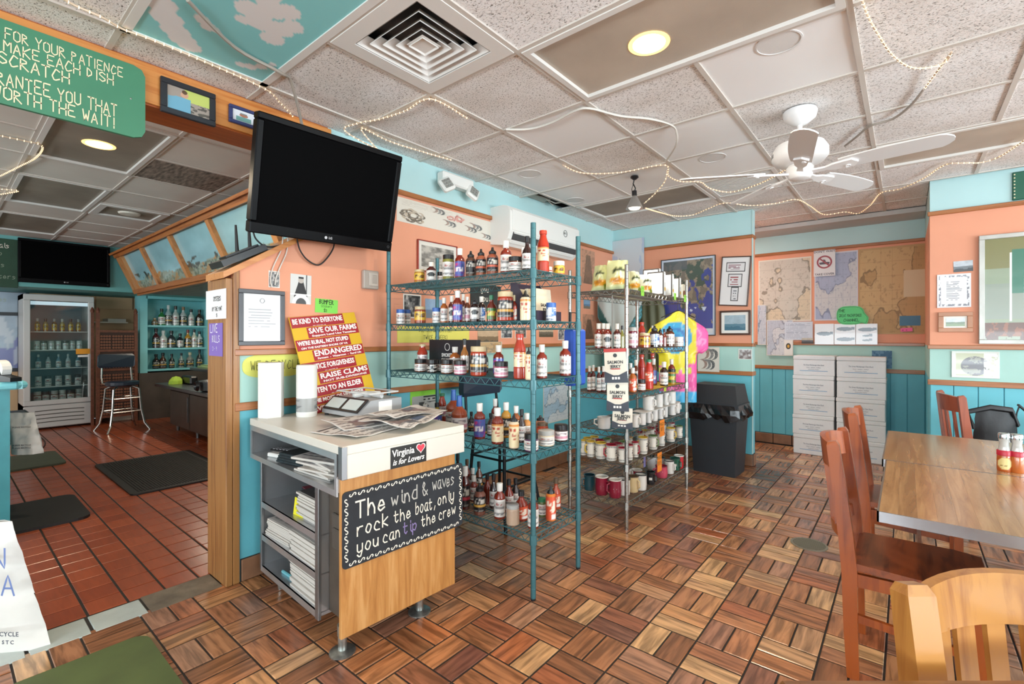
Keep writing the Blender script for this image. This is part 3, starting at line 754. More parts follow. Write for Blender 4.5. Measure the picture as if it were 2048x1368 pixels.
def landscape(sky, far, near, seed=3, hz=.5, border=0, bcol='e8e6e0'):
    def p(U, V):
        n = fbm(U*6, V*6, seed); img = fill(U, sky)*(1-.18*(n[..., None]-.5))
        img = over(img, (V < hz+.05*(n-.5)).astype(float), far); img = over(img, (V < hz*.55+.25*(fbm(U*9, V*4, seed+3)-.5)).astype(float), near)
        if border: img = over(img, 1-rect(U, V, border, 1-border, border, 1-border), bcol)
        return img
    return p
def crescent(U, V, cx_, cy_, r, asp, a=0.0, th=.5):
    x, y = (U-cx_)*asp, V-cy_; x, y = x*math.cos(a)+y*math.sin(a), -x*math.sin(a)+y*math.cos(a)
    return ((x*x+y*y < r*r) & ((x+th*r)**2+y*y*1.05 > (r*.92)**2)).astype(float)
def shrimps(trios, bunches, asp, bg='d8d3c8'):
    def p(U, V):
        img = fill(U, bg); n = fbm(U*40, V*20, 2); img = over(img, lines(U, V, .04, .62, .68, .95, 9, 4, .3, 30)*.5, 'a79f92')
        for (x, y, r) in trios:
            for k, c in enumerate(('8f7468', '6a6c6d', '43484b')):
                mk = crescent(U, V, x+(k-1)*r*.8/asp, y-(k-1)*.015, r, asp, .25)
                img = over(img, mk, c); img = over(img, mk*(np.mod(V*38+n*2, 1) < .3)*.6, 'd6d0c6')
        rs = random.Random(3)
        for (x, y, r, c1, c2) in bunches:
            for k in range(44):
                a = rs.uniform(0, 6.28); q = rs.uniform(.15, 1)*r
                mk = crescent(U, V, x+q*math.cos(a)/asp, y+q*math.sin(a), r*.36, asp, a)
                img = over(img, mk, c1 if k % 2 else c2)
        return img
    return p
# --- left wall: certificate, photos, hand-written notices
t = framed('framed_certificate', 'dark framed certificate on the salmon wall beside the wooden post', LW, (475, 577, 567, 690),
           lambda U, V: over(over(over(fill(U, 'd3d2d3'), lines(U, V, .12, .88, .30, .72, 7, 3, .35, 9)*(np.abs(U-.5) < .36), '8c8c90'), disc(U, V, .5, .86, .055, .8)-disc(U, V, .5, .86, .04, .8), '6b6b70'), lines(U, V, .25, .9, .12, .26, 4, 8, .3, 6)*.7, '9a9a9e'), '45464b', .024, 0, depth_=.022)
def officer(U, V):
    img = fill(U, 'cfcfcd'); img = over(img, rect(U, V, .74, .79, .35, 1), '55585a')
    img = over(img, ((np.abs(U-.50) < .10+.30*np.clip((.78-V)*1.4, 0, .75)) & (V < .78) & (V > .2)).astype(float), '1f2022')
    img = over(img, disc(U, V, .50, .80, .10, .75), 'b5aca4'); img = over(img, rect(U, V, .38, .62, .86, .92), '232426')
    img = over(img, disc(U, V, .52, .0, .34, .8)-disc(U, V, .52, .0, .2, .8), 'e2e2e0'); img = over(img, disc(U, V, .52, .0, .2, .8), '4b4d4f')
    return over(img, ((V < .34) & (V > .30)).astype(float), 'e6e6e4')
sheet('photograph', 'black and white photo of a person in dark uniform coat behind a life ring', 'photograph', LW, (580, 547, 622, 609), officer, 1.2, tilt=.02)
sheet('photograph', 'small grey photo behind the white cables on the salmon wall', 'photograph', LW, (537, 541, 559, 576), bw_photo(21, '55585c', 'c9c6c2', .04, 7), 1.2)
M_INK = mat('marker_ink', '20261f', .7); M_CHALK = mat('chalk_white', 'ece6d8', .9); M_CHALKP = mat('chalk_lilac', '8f7fb0', .9); M_CREAM = mat('paint_cream_letter', 'ecd9b4', .7)
M_PW = mat('print_white', 'f2f0ec', .6)
def note(name, label, plane, box, col, texts, cat='sign', tilt=0, curl=.003, mt=None, outline=None, off=.0012):
    loc, w, h, rz = place(plane, *box, off=off); t = thing(name, label, cat, loc, rot=(0, tilt, rz))
    B(-w/2, w/2, -.0015, 0, -h/2, h/2).build('paper', mat('paper_'+col, col, .6), t)
    for s, hh, x, z, wd in texts: hand(t, s, hh*h, x*w, z*h, -.0016, mt or M_INK, wd=wd, align='C', jit=.03, seed=len(s), fit=min(.86*w, hh*h*.62*len(s)))
    return t
note('price_card', 'bright green handwritten card for bumper stickers above the sticker board', LW, (630, 597, 675, 627), '7fd456', [('BUMPER', .30, 0, .14, .17), ('Stickers', .17, 0, -.10, .1), ('$3', .2, -.05, -.42, .14)], tilt=.03)
def blob_note(name, label, plane, box, col, texts, out=True, right_point=False):
    loc, w, h, rz = place(plane, *box); t = thing(name, label, 'sign', loc, rot=(0, 0, rz)); P = []
    for k in range(36):
        a = 2*math.pi*k/36; c, s = math.cos(a), math.sin(a)
        P.append((w/2*math.copysign(abs(c)**.6, c), 0, h/2*math.copysign(abs(s)**.75, s)))
    if right_point: P = [(x+(w*.14 if x > w*.40 and z < h*.1 else 0), y, z-(h*.12 if x > w*.40 and z < h*.1 else 0)) for x, y, z in P]
    MB().prism(P, (0, -.0015, 0)).build('paper', mat('paper_'+col, col, .6), t)
    if out: MB().tube([(x*.93, -.0018, z*.9) for x, y, z in P], .0016, 4, closed=True).build('drawn_outline', M_INK, t)
    for s, hh, x, z, wd in texts: hand(t, s, hh*h, x*w, z*h, -.0017, M_INK, wd=wd, align='C', jit=.03, fit=min(.80*w, hh*h*.66*len(s)))
    return t
t = blob_note('recycling_notice', 'yellow oval paper notice WE RECYCLE behind the paper rolls', LW, (484, 709, 612, 750), 'd4d46a', [('WE RECYCLE', .38, .03, -.17, .07)], out=False)
note('fish_notice', 'yellow paper notice DOCTORS SAY EAT FISH behind the teal rack', LW, (794, 652, 938, 684), 'd6cf62', [('DOCTORS SAY EAT FISH', .22, 0, .16, .1), ('TWICE A WEEK!', .25, 0, -.30, .1)])
# light switch / thermostat box
loc, w, h, rz = place(LW, 722, 540, 752, 580); t = thing('intercom', 'small grey plastic intercom box on the salmon wall under the television', 'intercom', loc, rz)
B(-w/2, w/2, -.035, 0, -h/2, h/2, .006).build('body', mat('grey_plastic', 'a89f97', .45), t); B(-w*.18, w*.42, -.042, -.034, -h*.34, h*.38, .003).build('cover', mat('grey_plastic_light', 'bcb3aa', .45), t); B(-w*.02, w*.3, -.046, -.041, -h*.2, h*.26, .002).build('button', mat('grey_plastic', 'a89f97', .45), t)
# posters
sheet('shrimp_poster', 'long cream poster of grey shrimp on the left wall beside the television', 'poster', LW, (793, 392, 981, 484),
      shrimps([(.38, .83, .12), (.80, .55, .13), (.50, .40, .12), (.74, .38, .12), (.93, .22, .11)], [(.15, .36, .24, '6b6257', 'b7a996'), (.62, .72, .13, 'b06f66', 'd9a398'), (.53, .66, .10, 'b77a70', 'd6a59b')], 2.6), 1.6)
framed('framed_print', 'white framed grey print low on the left wall behind the top rack shelf', LW, (833, 478, 912, 552), bw_photo(31, '6f6d69', 'bdb7ae', 0, 6), '9b3f33', .008, .03, 'd9d5cc')
for k, (lab, b, pt) in enumerate((
    ('black and white photo of a dark figure behind the spice jars', (806, 587, 842, 637), bw_photo(41, '1e1f20', 'c8c4bf', .05, 5)),
    ('blue seascape photo behind the second shelf of the teal rack', (850, 597, 884, 637), landscape('8fa9c4', '6f86a0', '7c8792', 5, .45)),
    ('sepia marsh photo low on the salmon wall behind the rack', (955, 655, 996, 690), landscape('b9a184', '7d6a52', '5d5646', 6, .5)),
    ('grey boat photo behind the tall red sauce bottle', (1002, 655, 1024, 676), bw_photo(43, '3d4146', 'b9bab8', .04, 6)),
    ('grey portrait photo just right of the tall red bottle', (1030, 655, 1052, 676), bw_photo(44, '4a4644', 'b8ada5', .04, 6)),
    ('sepia shore photo seen under the salmon jerky box', (1078, 655, 1106, 674), landscape('b6a58c', '6b6254', '57503f', 8, .55)),
    ('small grey portrait near the blue carton by the rack corner', (1116, 657, 1128, 680), bw_photo(46, '47494d', 'bdb6ae', .06, 6)),
    ('blue photo near the corner of the left wall above the chrome rack', (1167, 598, 1180, 618), landscape('7fa0bd', '5f7f9c', '7b6f5f', 9, .5)))):
    sheet('photograph', lab, 'photograph', LW, b, pt, 1.1)
sheet('brown_map', 'brown paper map behind the middle shelves of the teal rack', 'map', LW, (955, 684, 1000, 705), chart('b08f62', 'c4a77c', 11, 4), 1.4, off=.022)
sheet('antique_print', 'brown antique print of a tower in the corner of the left wall', 'picture', LW, (1163, 497, 1189, 570), lambda U, V: over(over(fill(U, 'c08f74'), ((np.abs(U-.5) < .12+.25*(1-V)) & (V < .85)).astype(float), '7c6250'), (fbm(U*9, V*14, 3) > .55)*.5, '93715a'), 1.2)
sheet('antique_print', 'brown antique print of a seated figure below the tower print', 'picture', LW, (1165, 628, 1188, 678), lambda U, V: over(over(fill(U, 'c08b70'), ((np.abs(U-.55) < .1+.3*(1-V)) & (V < .8)).astype(float), '6f5646'), (fbm(U*9, V*12, 5) > .56)*.5, '8a6c58'), 1.2)
sheet('nautical_chart', 'pale blue nautical chart low on the left wall behind the teal rack corner', 'map', LW, (1086, 772, 1142, 836), chart('cfd8dc', 'a9c6d8', 13, 3, '7f95a8'), 1.6)
sheet('craft_leaflet', 'green and grey leaflet standing behind the lower shelf of the teal rack', 'leaflet', LW, (820, 778, 880, 826), lambda U, V: over(over(over(fill(U, '8ad13c'), rect(U, V, .06, 1, .0, .72), 'a9aaa4'), ((fbm(U*6, V*6, 3) > .55) & (V < .5) & (U > .1)).astype(float), '3a3d3b'), lines(U, V, .42, .95, .55, .75, 2, 3, .55, 7), '22241f'), 1.2)
# chalkboard behind the rack
loc, w, h, rz = place(LW, 940, 566, 1000, 625); t = thing('chalkboard_sign', 'black chalkboard hanging behind the second shelf of the teal rack', 'sign', loc, rz)
B(-w/2, w/2, -.012, 0, -h/2, h/2, .003).build('board', mat('chalkboard', '2c302f', .8, noise=.2, nscale=9), t)
hand(t, 'you', h*.2, -w*.05, h*.22, -.013, M_CHALK, align='C'); hand(t, 'could', h*.2, 0, -h*.12, -.013, M_CHALK, align='C')
# paper signs on the end post (face at Y 1.005)
PW_ = ('B', 1.005)
t = note('oyster_notice', 'white paper notice OYSTERS BY THE PINT on the wooden post', PW_, (413, 583, 453, 637), 'e6e6e8', [('OYSTERS', .15, .08, .12, .16), ('BY THE PINT', .13, .08, -.22, .16), ('$7', .10, .1, -.42, .1)])
note('live_notice', 'purple paper notice with white letters on the wooden post', PW_, (419, 647, 446, 713), '8066b8', [('LIVE', .24, -.1, .22, .13), ('BULLS', .20, .04, -.08, .13), ('3 - 9', .12, -.05, -.34, .1)], mt=mat('white_marker', 'e4dff0', .7))
# --- green sign on the header beam, running out of the frame
loc, w, h, rz = place(('L', XL+.016), -260, 30, 287, 281); zt, zb = 2.632, 2.292
t = thing('hanging_sign', 'large green hand-painted thank-you sign hung on the wooden header beam', 'sign', (XL+.02, 0, 0), rz)
MB().prism([(x, 0, z) for x, z in ((-.62, zb), (.60, zb), (.632, zb+.012), (.645, zb+.04), (.645, zt-.04), (.632, zt-.012), (.60, zt), (-.62, zt))], (0, -.018, 0)).build('board', mat('sign_green', '3f7d5e', .55, noise=.06, nscale=5), t)
for s, x, z, hh, fw in (('THANK YOU FOR YOUR PATIENCE', .566, 2.556, .042, .60), ('WE MAKE EACH DISH', .532, 2.506, .042, .42), ('FROM SCRATCH', .385, 2.452, .046, .36), ('WE GUARANTEE YOU THAT', .545, 2.368, .052, .53), ("IT'S WORTH THE WAIT!", .54, 2.312, .048, .48)):
    hand(t, s, hh, x, z, -.0185, M_CREAM, wd=.115, align='R', jit=.05, seed=len(s), fit=fw)
MB().lathe([(0, -.003), (.004, -.001), (.004, .002)], 10, (.59, -.018, 2.47), axis='y').build('screw', mat('screw_metal', '9da39b', .4, .8), t)
# framed photos on the beam
def chef(U, V):
    img = fill(U, '9a8f86'); img = over(img, ((U > .4) & (V > .5)).astype(float), 'b8c46a'); img = over(img, ((fbm(U*9, V*9, 4) > .5) & (U > .5) & (V < .5)).astype(float), '5b5650')
    img = over(img, ((np.abs(U-.28) < .26) & (V < .62)).astype(float)*(1-disc(U, V, .05, .75, .2)), '6fa3bb'); img = over(img, disc(U, V, .40, .75, .13, 1.4), 'c49a80'); return over(img, disc(U, V, .40, .87, .09, 1.4), '5a4636')
BMF = ('L', XL+.016)
framed('framed_photo', 'wide black framed photo on the header beam beside the green sign', BMF, (319, 153, 429, 256), chef, '22252b', .028, 0, tilt=.0)
def man(U, V):
    img = fill(U, 'd8dbe2'); img = over(img, ((np.abs(U-.5) < .36) & (V < .45)).astype(float), '6d9c98'); img = over(img, disc(U, V, .5, .62, .17, .8), 'a5705a'); img = over(img, ((V > .7) & (np.abs(U-.5) < .16) & (V < .84)).astype(float), '7d7f7c'); return img
t = framed('framed_photo', 'small navy framed portrait photo on the beam behind the television', BMF, (456, 208, 514, 262), man, '2f3a66', .018, .004, 'f0f0f0')
# --- emergency light
y, z = onX(915, 348, XL+.06); t = thing('emergency_light', 'white twin-head emergency light high on the left wall', 'emergency light', (XL, y, 2.585), math.pi/2)
B(-.17, .17, -.085, 0, -.035, .06, .012).build('body', M_WHITE, t)
for s, rx in ((-1, .5), (1, -.6)):
    hd = MB().box(-.055, .055, -.045, 0, -.055, .055, 0, .012).build('lamp_head', M_WHITE, t, loc=(s*.14, -.075, -.06)); hd.rotation_euler = (-.35, .5*s, rx*s*.5)
    lens = MB()
    for i in range(3):
        for j in range(3): lens.box(-.036+i*.025, -.014+i*.025, -.052, -.045, -.036+j*.025, -.014+j*.025, 0, .003)
    l = lens.build('lens', mat('emergency_lens', '9a9c98', .2, .3), hd)
# --- wall air conditioner
t = thing('air_conditioner', 'white wall-mounted air conditioner above the teal rack', 'air conditioner', (XL, 3.70, 2.15), math.pi/2); L = .56
prof = [(0, .02), (-.14, 0), (-.20, .05), (-.225, .12), (-.225, .29), (-.20, .33), (-.15, .345), (0, .345)]
MB().prism([(-L, y, z) for y, z in prof], (2*L, 0, 0)).build('body', M_WHITE, t)
fp = MB().prism([(-L+.03, -.226, .125), (L-.01, -.226, .125), (L-.01, -.226, .30), (-L+.03, -.226, .30)], (0, -.006, 0)); fp.build('front_panel', M_WHITE, t)
for k in range(3):
    z0 = .022+k*.034; lv = MB().box(-L+.06, L-.06, -.004, .004, -.012, .012).build('louvre', M_WHITE, t, loc=(0, -.185-k*.017, z0+.01)); lv.rotation_euler = (.7, 0, 0)
B(-L+.05, L-.05, -.222, -.15, .048, .112).build('outlet', mat('dark_slot', '3a3b3c', .7), t)
MB().lathe([(.034, 0), (.034, -.0015), (.029, -.0015), (.029, 0)], 28, (L*.52, -.232, .225), axis='y').build('badge', mat('badge_ink', '3c3f42', .5), t)
hand(t, 'HPC', .022, L*.52, .215, -.234, mat('badge_ink', '3c3f42', .5), align='C', wd=.14)

# --- back wall
sheet('pale_map_poster', 'tall pale blue-grey map poster in the corner behind the chip bags', 'poster', BW, (1197, 488, 1290, 700), lambda U, V: over(over(fill(U, 'c9cdd2'), (fbm(U*3, V*3, 6) > .5)*.8, 'a9b9d2'), rect(U, V, .0, 1, .0, .55), 'b9bcbc'), 2.0, off=.024)
def satellite(U, V):
    n = fbm(U*5, V*6, 8, 5); img = fill(U, '474f92'); land = (n+.45*(V-.4)-.35*np.abs(U-.45) > .40).astype(float)
    img = over(img, land, '7a7166'); img = over(img, land*(fbm(U*14, V*14, 2) > .5), '978a78'); img = over(img, land*(fbm(U*7, V*9, 12) > .6), '4b5a50')
    img = over(img, ((fbm(U*6, V*5, 15) > .62) & (V < .35)).astype(float), 'c5cde0'); img = over(img, (V < .06).astype(float), 'd5d7dc')
    return over(img, ((V > .88) & (U < .5)).astype(float)*.8, '5d6266')
framed('framed_map', 'large black framed satellite map on the salmon back wall', BW, (1323, 521, 1432, 671), satellite, '1f2024', .008, .022, 'c9d3e2', tilt=0)
def triple(U, V):
    img = fill(U, 'e6e4e4')
    for (a, b, c, d, col) in ((.18, .82, .72, .88, '8f5f6a'), (.28, .74, .40, .64, '9b4a50'), (.42, .64, .10, .36, '7f8188')):
        img = over(img, rect(U, V, a-.03, b+.03, c-.018, d+.018), '3a3a3c'); img = over(img, rect(U, V, a, b, c, d), 'dcdadc'); img = over(img, lines(U, V, a+.05, b-.03, c+.02, d-.02, 4, int(c*90), .45, 6), col)
    return img
framed('framed_writing', 'tilted dark wood frame holding three boxed texts on the back wall', BW, (1441, 516, 1500, 611), triple, '4a3228', .012, 0, tilt=.07, res=1.4)
framed('framed_photo', 'dark wood framed seascape photo below the tilted frame', BW, (1440, 622, 1502, 670), landscape('9fb4c0', '5f8596', '4c7488', 5, .42), '4a2f22', .02, .03, res=1.2)
sheet('shrimp_poster', 'small cream shrimp poster beside the tie-dye shirt', 'poster', BW, (1397, 694, 1440, 744), shrimps([(.5, .72, .22), (.4, .3, .2)], [], .9), 1.2, off=.022)
sheet('photograph', 'small grey snapshot above the dark rubbish bin', 'photograph', BW, (1477, 698, 1504, 719), bw_photo(53, '6d6260', 'd0d4d6', .05, 5), 1.2)
# --- alcove
sheet('nautical_chart', 'beige nautical chart on the left of the alcove wall', 'map', AW, (1517, 522, 1623, 642), chart('cdbfa6', 'c2bdb2', 17, 3), 1.8, off=.002)
sheet('nautical_chart', 'blue-grey nautical chart behind the round prohibition sign', 'map', AW, (1629, 508, 1716, 640), chart('c5c6c8', 'a3adc6', 19, 3, '8088a0', 'c9ccd6'), 1.8, off=.0015)
sheet('nautical_chart', 'large brown nautical chart on the right of the alcove wall', 'map', AW, (1717, 499, 1857, 668), lambda U, V: over(chart('b08c56', 'c09f6b', 23, 3, '876a3e', 'b3925e')(U, V), rect(U, V, .66, .98, .42, .72), 'c9b794'), 2.0, off=.0015)
sheet('nautical_chart', 'narrow pale chart strip beside the alcove corner', 'map', AW, (1516, 610, 1533, 690), chart('bcc5cf', 'a9b8cb', 29, 2, '7d8ba0'), 1.5, off=.019)
sheet('nautical_chart', 'pale chart hanging over the rail at the left of the white boxes', 'map', AW, (1534, 640, 1587, 712), chart('c9ccd0', 'b4bcc9', 31, 3, '8a8f9c'), 1.6, off=.020)
sheet('tide_table', 'pale blue tide table sheet above the rail in the alcove', 'paper sheet', AW, (1570, 644, 1626, 680), lambda U, V: over(fill(U, 'c3ccd8'), lines(U, V, .05, .95, .08, .95, 14, 3, .4, 24)*.6, '8793a8'), 1.4, off=.021)
sheet('postcard', 'white postcard with a dark round emblem above the white boxes', 'postcard', AW, (1569, 680, 1586, 711), lambda U, V: over(over(fill(U, 'dcdad4'), disc(U, V, .5, .6, .2, .7), '34352f'), disc(U, V, .5, .6, .1, .7), 'c79a3c'), 1.0, off=.0235)
# prohibition sign
loc, w, h, rz = place(AW, 1628, 502, 1671, 551, off=.019); t = thing('prohibition_sign', 'white sign with a red crossed circle at the top of the alcove wall', 'sign', loc, rz)
B(-w/2, w/2, -.002, 0, -h/2, h/2).build('board', mat('sign_white', 'dcdde0', .5), t); M_RED = mat('sign_red', '9c4a55', .5)
R0 = w*.36; MB().lathe([(R0, 0), (R0, -.001), (R0-.018, -.001), (R0-.018, 0)], 36, (0, -.0022, .01), axis='y').build('red_ring', M_RED, t)
b = B(-R0, R0, -.001, 0, -.008, .008).build('red_bar', M_RED, t, loc=(0, -.0034, .01)); b.rotation_euler = (0, .75, 0)
MB().prism([(x*R0, 0, z*R0+.01) for x, z in ((-.6, -.35), (.6, -.35), (.7, -.05), (.2, .0), (.1, .35), (-.15, .4), (-.2, .0), (-.7, -.05))], (0, -.0008, 0)).build('boat_symbol', mat('symbol_grey', '5c5560', .6), t, loc=(0, -.002, 0))
letter(t, "DON'T WAIT", .036, 0, h*.43, -.0025, mat('symbol_grey', '5c5560', .6), bold=.0006); letter(t, 'TAKE COVER', .033, 0, -h*.43, -.0025, mat('symbol_grey', '5c5560', .6), bold=.0006)
t = blob_note('channel_notice', 'bright green leaf-shaped notice THE GREAT MACHIPONGO CHANNEL on the alcove wall', ('B', YA-.022), (1673, 613, 1729, 649), '5fd183', [('THE', .15, -.30, .18, .14), ('GREAT MACHIPONGO', .15, 0, -.08, .13), ('CHANNEL', .15, .05, -.33, .14)], True, True)
# four clear pockets with whale cards
for k, (x0, x1, wh) in enumerate(((1630, 1668, 1), (1669, 1711, 2), (1712, 1755, 3))):
    def whale(U, V, wh=wh):
        img = fill(U, 'd3d8dc')
        for i in range(wh):
            y = .52 if wh == 1 else (.75-.5*i if wh == 2 else (.72, .42, .2)[i]); r = .4 if wh != 3 or i == 0 else .2
            img = over(img, ((((U-.5)/r)**2+((V-y)/(r*.24))**2) < 1).astype(float), '4a5560'); img = over(img, ((np.abs(U-.5-r*.95) < .08) & (np.abs(V-y-.03) < .06)).astype(float), '4a5560')
        return img
    sheet('whale_card', ('card with one dark whale, first of three in a row above the white boxes', 'card with two thin whales, middle of three above the white boxes', 'card with several whales, third in the row above the white boxes')[k], 'card', AW, (x0, 648, x1, 689), whale, 1.2, gloss=True, off=.023)
sheet('small_sticker', 'blue sticker on the brown chart', 'sticker', AW, (1799, 632, 1841, 651), lambda U, V: fill(U, '3f7390'), 3, off=.004)
sheet('pink_label', 'pink paper label under the blue sticker on the brown chart', 'label', AW, (1801, 656, 1825, 663), lambda U, V: over(fill(U, 'e8609a'), lines(U, V, .1, .9, .2, .8, 1, 2, .6, 5)*.6, '8d2f5c'), 2, tilt=-.06, off=.004)
sheet('framed_plaque', 'dark blue tile plaque beside the right stack of white boxes', 'plaque', AW, (1744, 701, 1784, 737), lambda U, V: over(fill(U, '2f5f80'), (fbm(U*8, V*8, 5) > .52)*.6, '6c93ac'), 1.5, off=.002, th=.012)
sheet('photograph', 'small boat photo at the foot of the alcove charts', 'photograph', AW, (1604, 676, 1627, 687), landscape('b9b3a4', '5d6068', '3f3d3e', 5, .6), 1.0, off=.024)
# --- right wall
sheet('photograph', 'small grey harbour photo above the verse sheet', 'photograph', RW, (1907, 523, 1946, 542), landscape('c2cad2', '7d858b', '565b60', 4, .5), 1.1, tilt=-.02)
def verse(U, V):
    img = over(fill(U, 'e4e4e6'), lines(U, V, .28, .74, .22, .80, 13, 2, .4, 7), '7f7f86')
    e = 1-rect(U, V, .12, .88, .1, .9); inn = rect(U, V, .05, .95, .04, .96); return over(img, e*inn*(fbm(U*16, V*16, 3) > .5), '84868f')
sheet('verse_sheet', 'white verse sheet with a drawn scroll border on the right wall', 'paper sheet', RW, (1874, 550, 1942, 614), verse, 1.1, gloss=True, curl=.006)
framed('framed_photo', 'pale wood framed marsh photo below the verse sheet', RW, (1876, 625, 1946, 664), landscape('c3cfd4', '6d8067', '7d9370', 7, .5), 'b07c5c', .035, .014, 'e9e7df', res=1.2)
def marsh_pic(U, V):
    n = fbm(U*5, V*5, 7, 5); img = fill(U, '8d9a82'); img = over(img, (V > .7).astype(float), '7f7d52'); img = over(img, ((V < .55) & (V > .2)).astype(float), '8c9689')
    img = over(img, rect(U, V, .33, .36, .18, .85), 'e4e6e2'); img = over(img, ((U > .36) & (V > .45+.5*(U-.36)*0) & (V < .88) & (U < .62-.45*(.88-V)+.1)).astype(float), '3f7763'); img = over(img, ((U > .52) & (V > .22) & (V < .62)).astype(float)*(np.mod(V*26+n*3, 1) > .3), 'e2e4e2')
    img = over(img, ((V < .17) & (V > .03)).astype(float), '8a4f2c'); return over(img, ((V < .17) & (fbm(U*14, V*14, 5) > .52)).astype(float), '5f3722')
framed('framed_painting', 'large silver framed marsh painting on the right wall above the rail', RW, (1957, 473, 2140, 689), marsh_pic, 'b9b8b2', .035, 0, depth_=.03, res=1.6, cat='painting', metal=.3)
def boat_bag(U, V):
    n = fbm(U*7, V*7, 12, 5); img = fill(U, 'bcc0a6'); img = over(img, (((U-.5)/.3)**2+((V-.45)/.36)**2 < 1).astype(float)*(.5+.5*(n > .45)), '6d6a70'); img = over(img, ((U > .68) & (n > .5)).astype(float), 'e6eae6'); return over(img, 1-rect(U, V, .09, .96, .08, .93), 'd6dcd6')
sheet('plastic_sleeve', 'crinkled clear sleeve with a boat picture below the right rail', 'poster', RW, (1903, 702, 1999, 758), boat_bag, 1.4, gloss=True, curl=.008)
loc = (.98, YB, 2.49); t = thing('green_sign', 'dark green scalloped sign at the top edge of the right wall', 'sign', loc)
x, z = onY(2024, 346, YB); x2, z2 = onY(2024, 402, YB); t.location = (x+.22, YB, (z+z2)/2)
B(-.22, .22, -.016, 0, -(z-z2)/2, (z-z2)/2, .008).build('board', mat('sign_dark_green', '1d5a45', .5), t)
sd = MB()
for k in range(8): sd.lathe([(0, -.002), (.005, -.001), (.005, .001)], 8, (-.208, -.016, -(z-z2)/2+.02+k*((z-z2)-.04)/7), axis='y')
sd.build('dotted_border', M_CREAM, t)
hand(t, 'E', .05, -.12, .01, -.0165, M_CREAM); hand(t, 'E', .05, -.12, -.07, -.0165, M_CREAM)
# ================================================================ furniture and large things
M_TV = mat('tv_gloss_black', '08080a', .35, spec=.08); M_SCR = mat('tv_screen', '050506', .5, spec=.02)
def tv(name, label, loc, rot, w, h, logo=True):
    t = thing(name, label, 'television', loc, rot=rot); b = .035
    f = MB()
    for a in ((-w/2, w/2, -h/2, -h/2+.06), (-w/2, w/2, h/2-b, h/2), (-w/2, -w/2+b, -h/2+.06, h/2-b), (w/2-b, w/2, -h/2+.06, h/2-b)): f.box(a[0], a[1], -.03, .03, a[2], a[3], 0, .006)
    f.build('bezel', M_TV, t)
    B(-w/2+b-.002, w/2-b+.002, -.024, -.012, -h/2+.058, h/2-b+.002).build('screen', M_SCR, t)
    MB().prism([(-w/2+.03, .02, -h/2+.03), (w/2-.03, .02, -h/2+.03), (w/2-.03, .02, h/2-.04), (-w/2+.03, .02, h/2-.04)], (0, .055, 0)).build('back_case', M_BLACK, t)
    lg = mat('logo_silver', 'b9b9bd', .4)
    MB().lathe([(.0085, -.001), (0, -.001)], 16, (-.02, -.0305, -h/2+.03), axis='y').build('logo_disc', lg, t); letter(t, 'LG', .018, .008, -h/2+.03, -.0312, lg, bold=.0004)
    MB().lathe([(.008, -.001), (.008, 0), (.006, 0), (.006, -.001)], 14, (w/2-.03, -.031, -h/2+.03), axis='y').build('power_button', mat('button_grey', '5a5a5e', .4), t)
    return t
# wall television, nodding down from a bracket
tvl = Vector((-2.562, 1.465, 2.199))
TV = tv('television', 'large black television tilted down from the left wall above the sticker board', tvl, (0, 0, 0), .865, .60)
TV.rotation_euler = Matrix.Rotation(-.023+math.pi/2, 3, 'Z').to_euler(); TV.matrix_world = Matrix.Translation(tvl) @ Matrix.Rotation(math.pi/2-.023, 4, 'Z') @ Matrix.Rotation(.235, 4, 'X') @ Matrix.Rotation(-.015, 4, 'Y')
a = MB().box(-.06, .06, .07, .10, -.10, .10).tube([(0, .09, 0), (.14, .16, .02), (.17, .29, .07)], .022, 6); a.build('wall_bracket', M_BLACK, TV)
(y0, z1), (y1, z0) = onX(34, 475, XBH), onX(217, 577, XBH)
tv('television', 'black television on the aqua bulkhead at the far end of the bar', (XBH+.08, (y0+y1)/2, (z0+z1)/2+.0), (0, 0, math.pi/2), abs(y1-y0), abs(z1-z0)-.02)
# cables of the television
M_CORD = mat('cord_black', '17181a', .5); M_CORDW = mat('cord_white', 'cfcac2', .5); M_CORDG = mat('cord_grey', '9d948a', .5)
def cord(name, label, pts, r, m, n=6, cat='cord'):
    P = [Vector(p) for p in pts]; Q = []
    for i in range(len(P)-1):
        p0, p1, p2, p3 = P[max(i-1, 0)], P[i], P[i+1], P[min(i+2, len(P)-1)]
        for k in range(5):
            s = k/5; Q.append(.5*((2*p1)+(p2-p0)*s+(2*p0-5*p1+4*p2-p3)*s*s+(3*p1-p0-3*p2+p3)*s**3))
    Q.append(P[-1]); return tag(MB().tube(Q, r, n).build(name, m, None, 60), label, cat)
def wl_pt(px, py, X=XL+.03): y, z = onX(px, py, X); return (X, y, z)
def ce_pt(px, py, Z=HC-.012): x, y = onZ(px, py, Z); return (x, y, Z)
cord('power_cord', 'black cord looping below the television on the salmon wall', [wl_pt(*p) for p in ((594, 478), (600, 500), (615, 520), (637, 530), (655, 515), (667, 495), (668, 478))], .005, M_CORD)
cord('power_cord', 'black cord sagging behind the router under the television', [wl_pt(a, b, XL-.02) for a, b in ((506, 462), (512, 478), (530, 492), (555, 492), (592, 478))], .005, M_CORD)
cord('antenna_cable', 'white cable dropping from the television to a small photo, nearer the post', [wl_pt(*p, XL+.012) for p in ((566, 474), (562, 500), (546, 535), (541, 560), (544, 575))], .0035, M_CORDW)
cord('antenna_cable', 'white cable dropping from the television to a small photo, farther from the post', [wl_pt(*p, XL+.012) for p in ((576, 476), (573, 505), (560, 535), (552, 556), (550, 570))], .0035, M_CORDW)
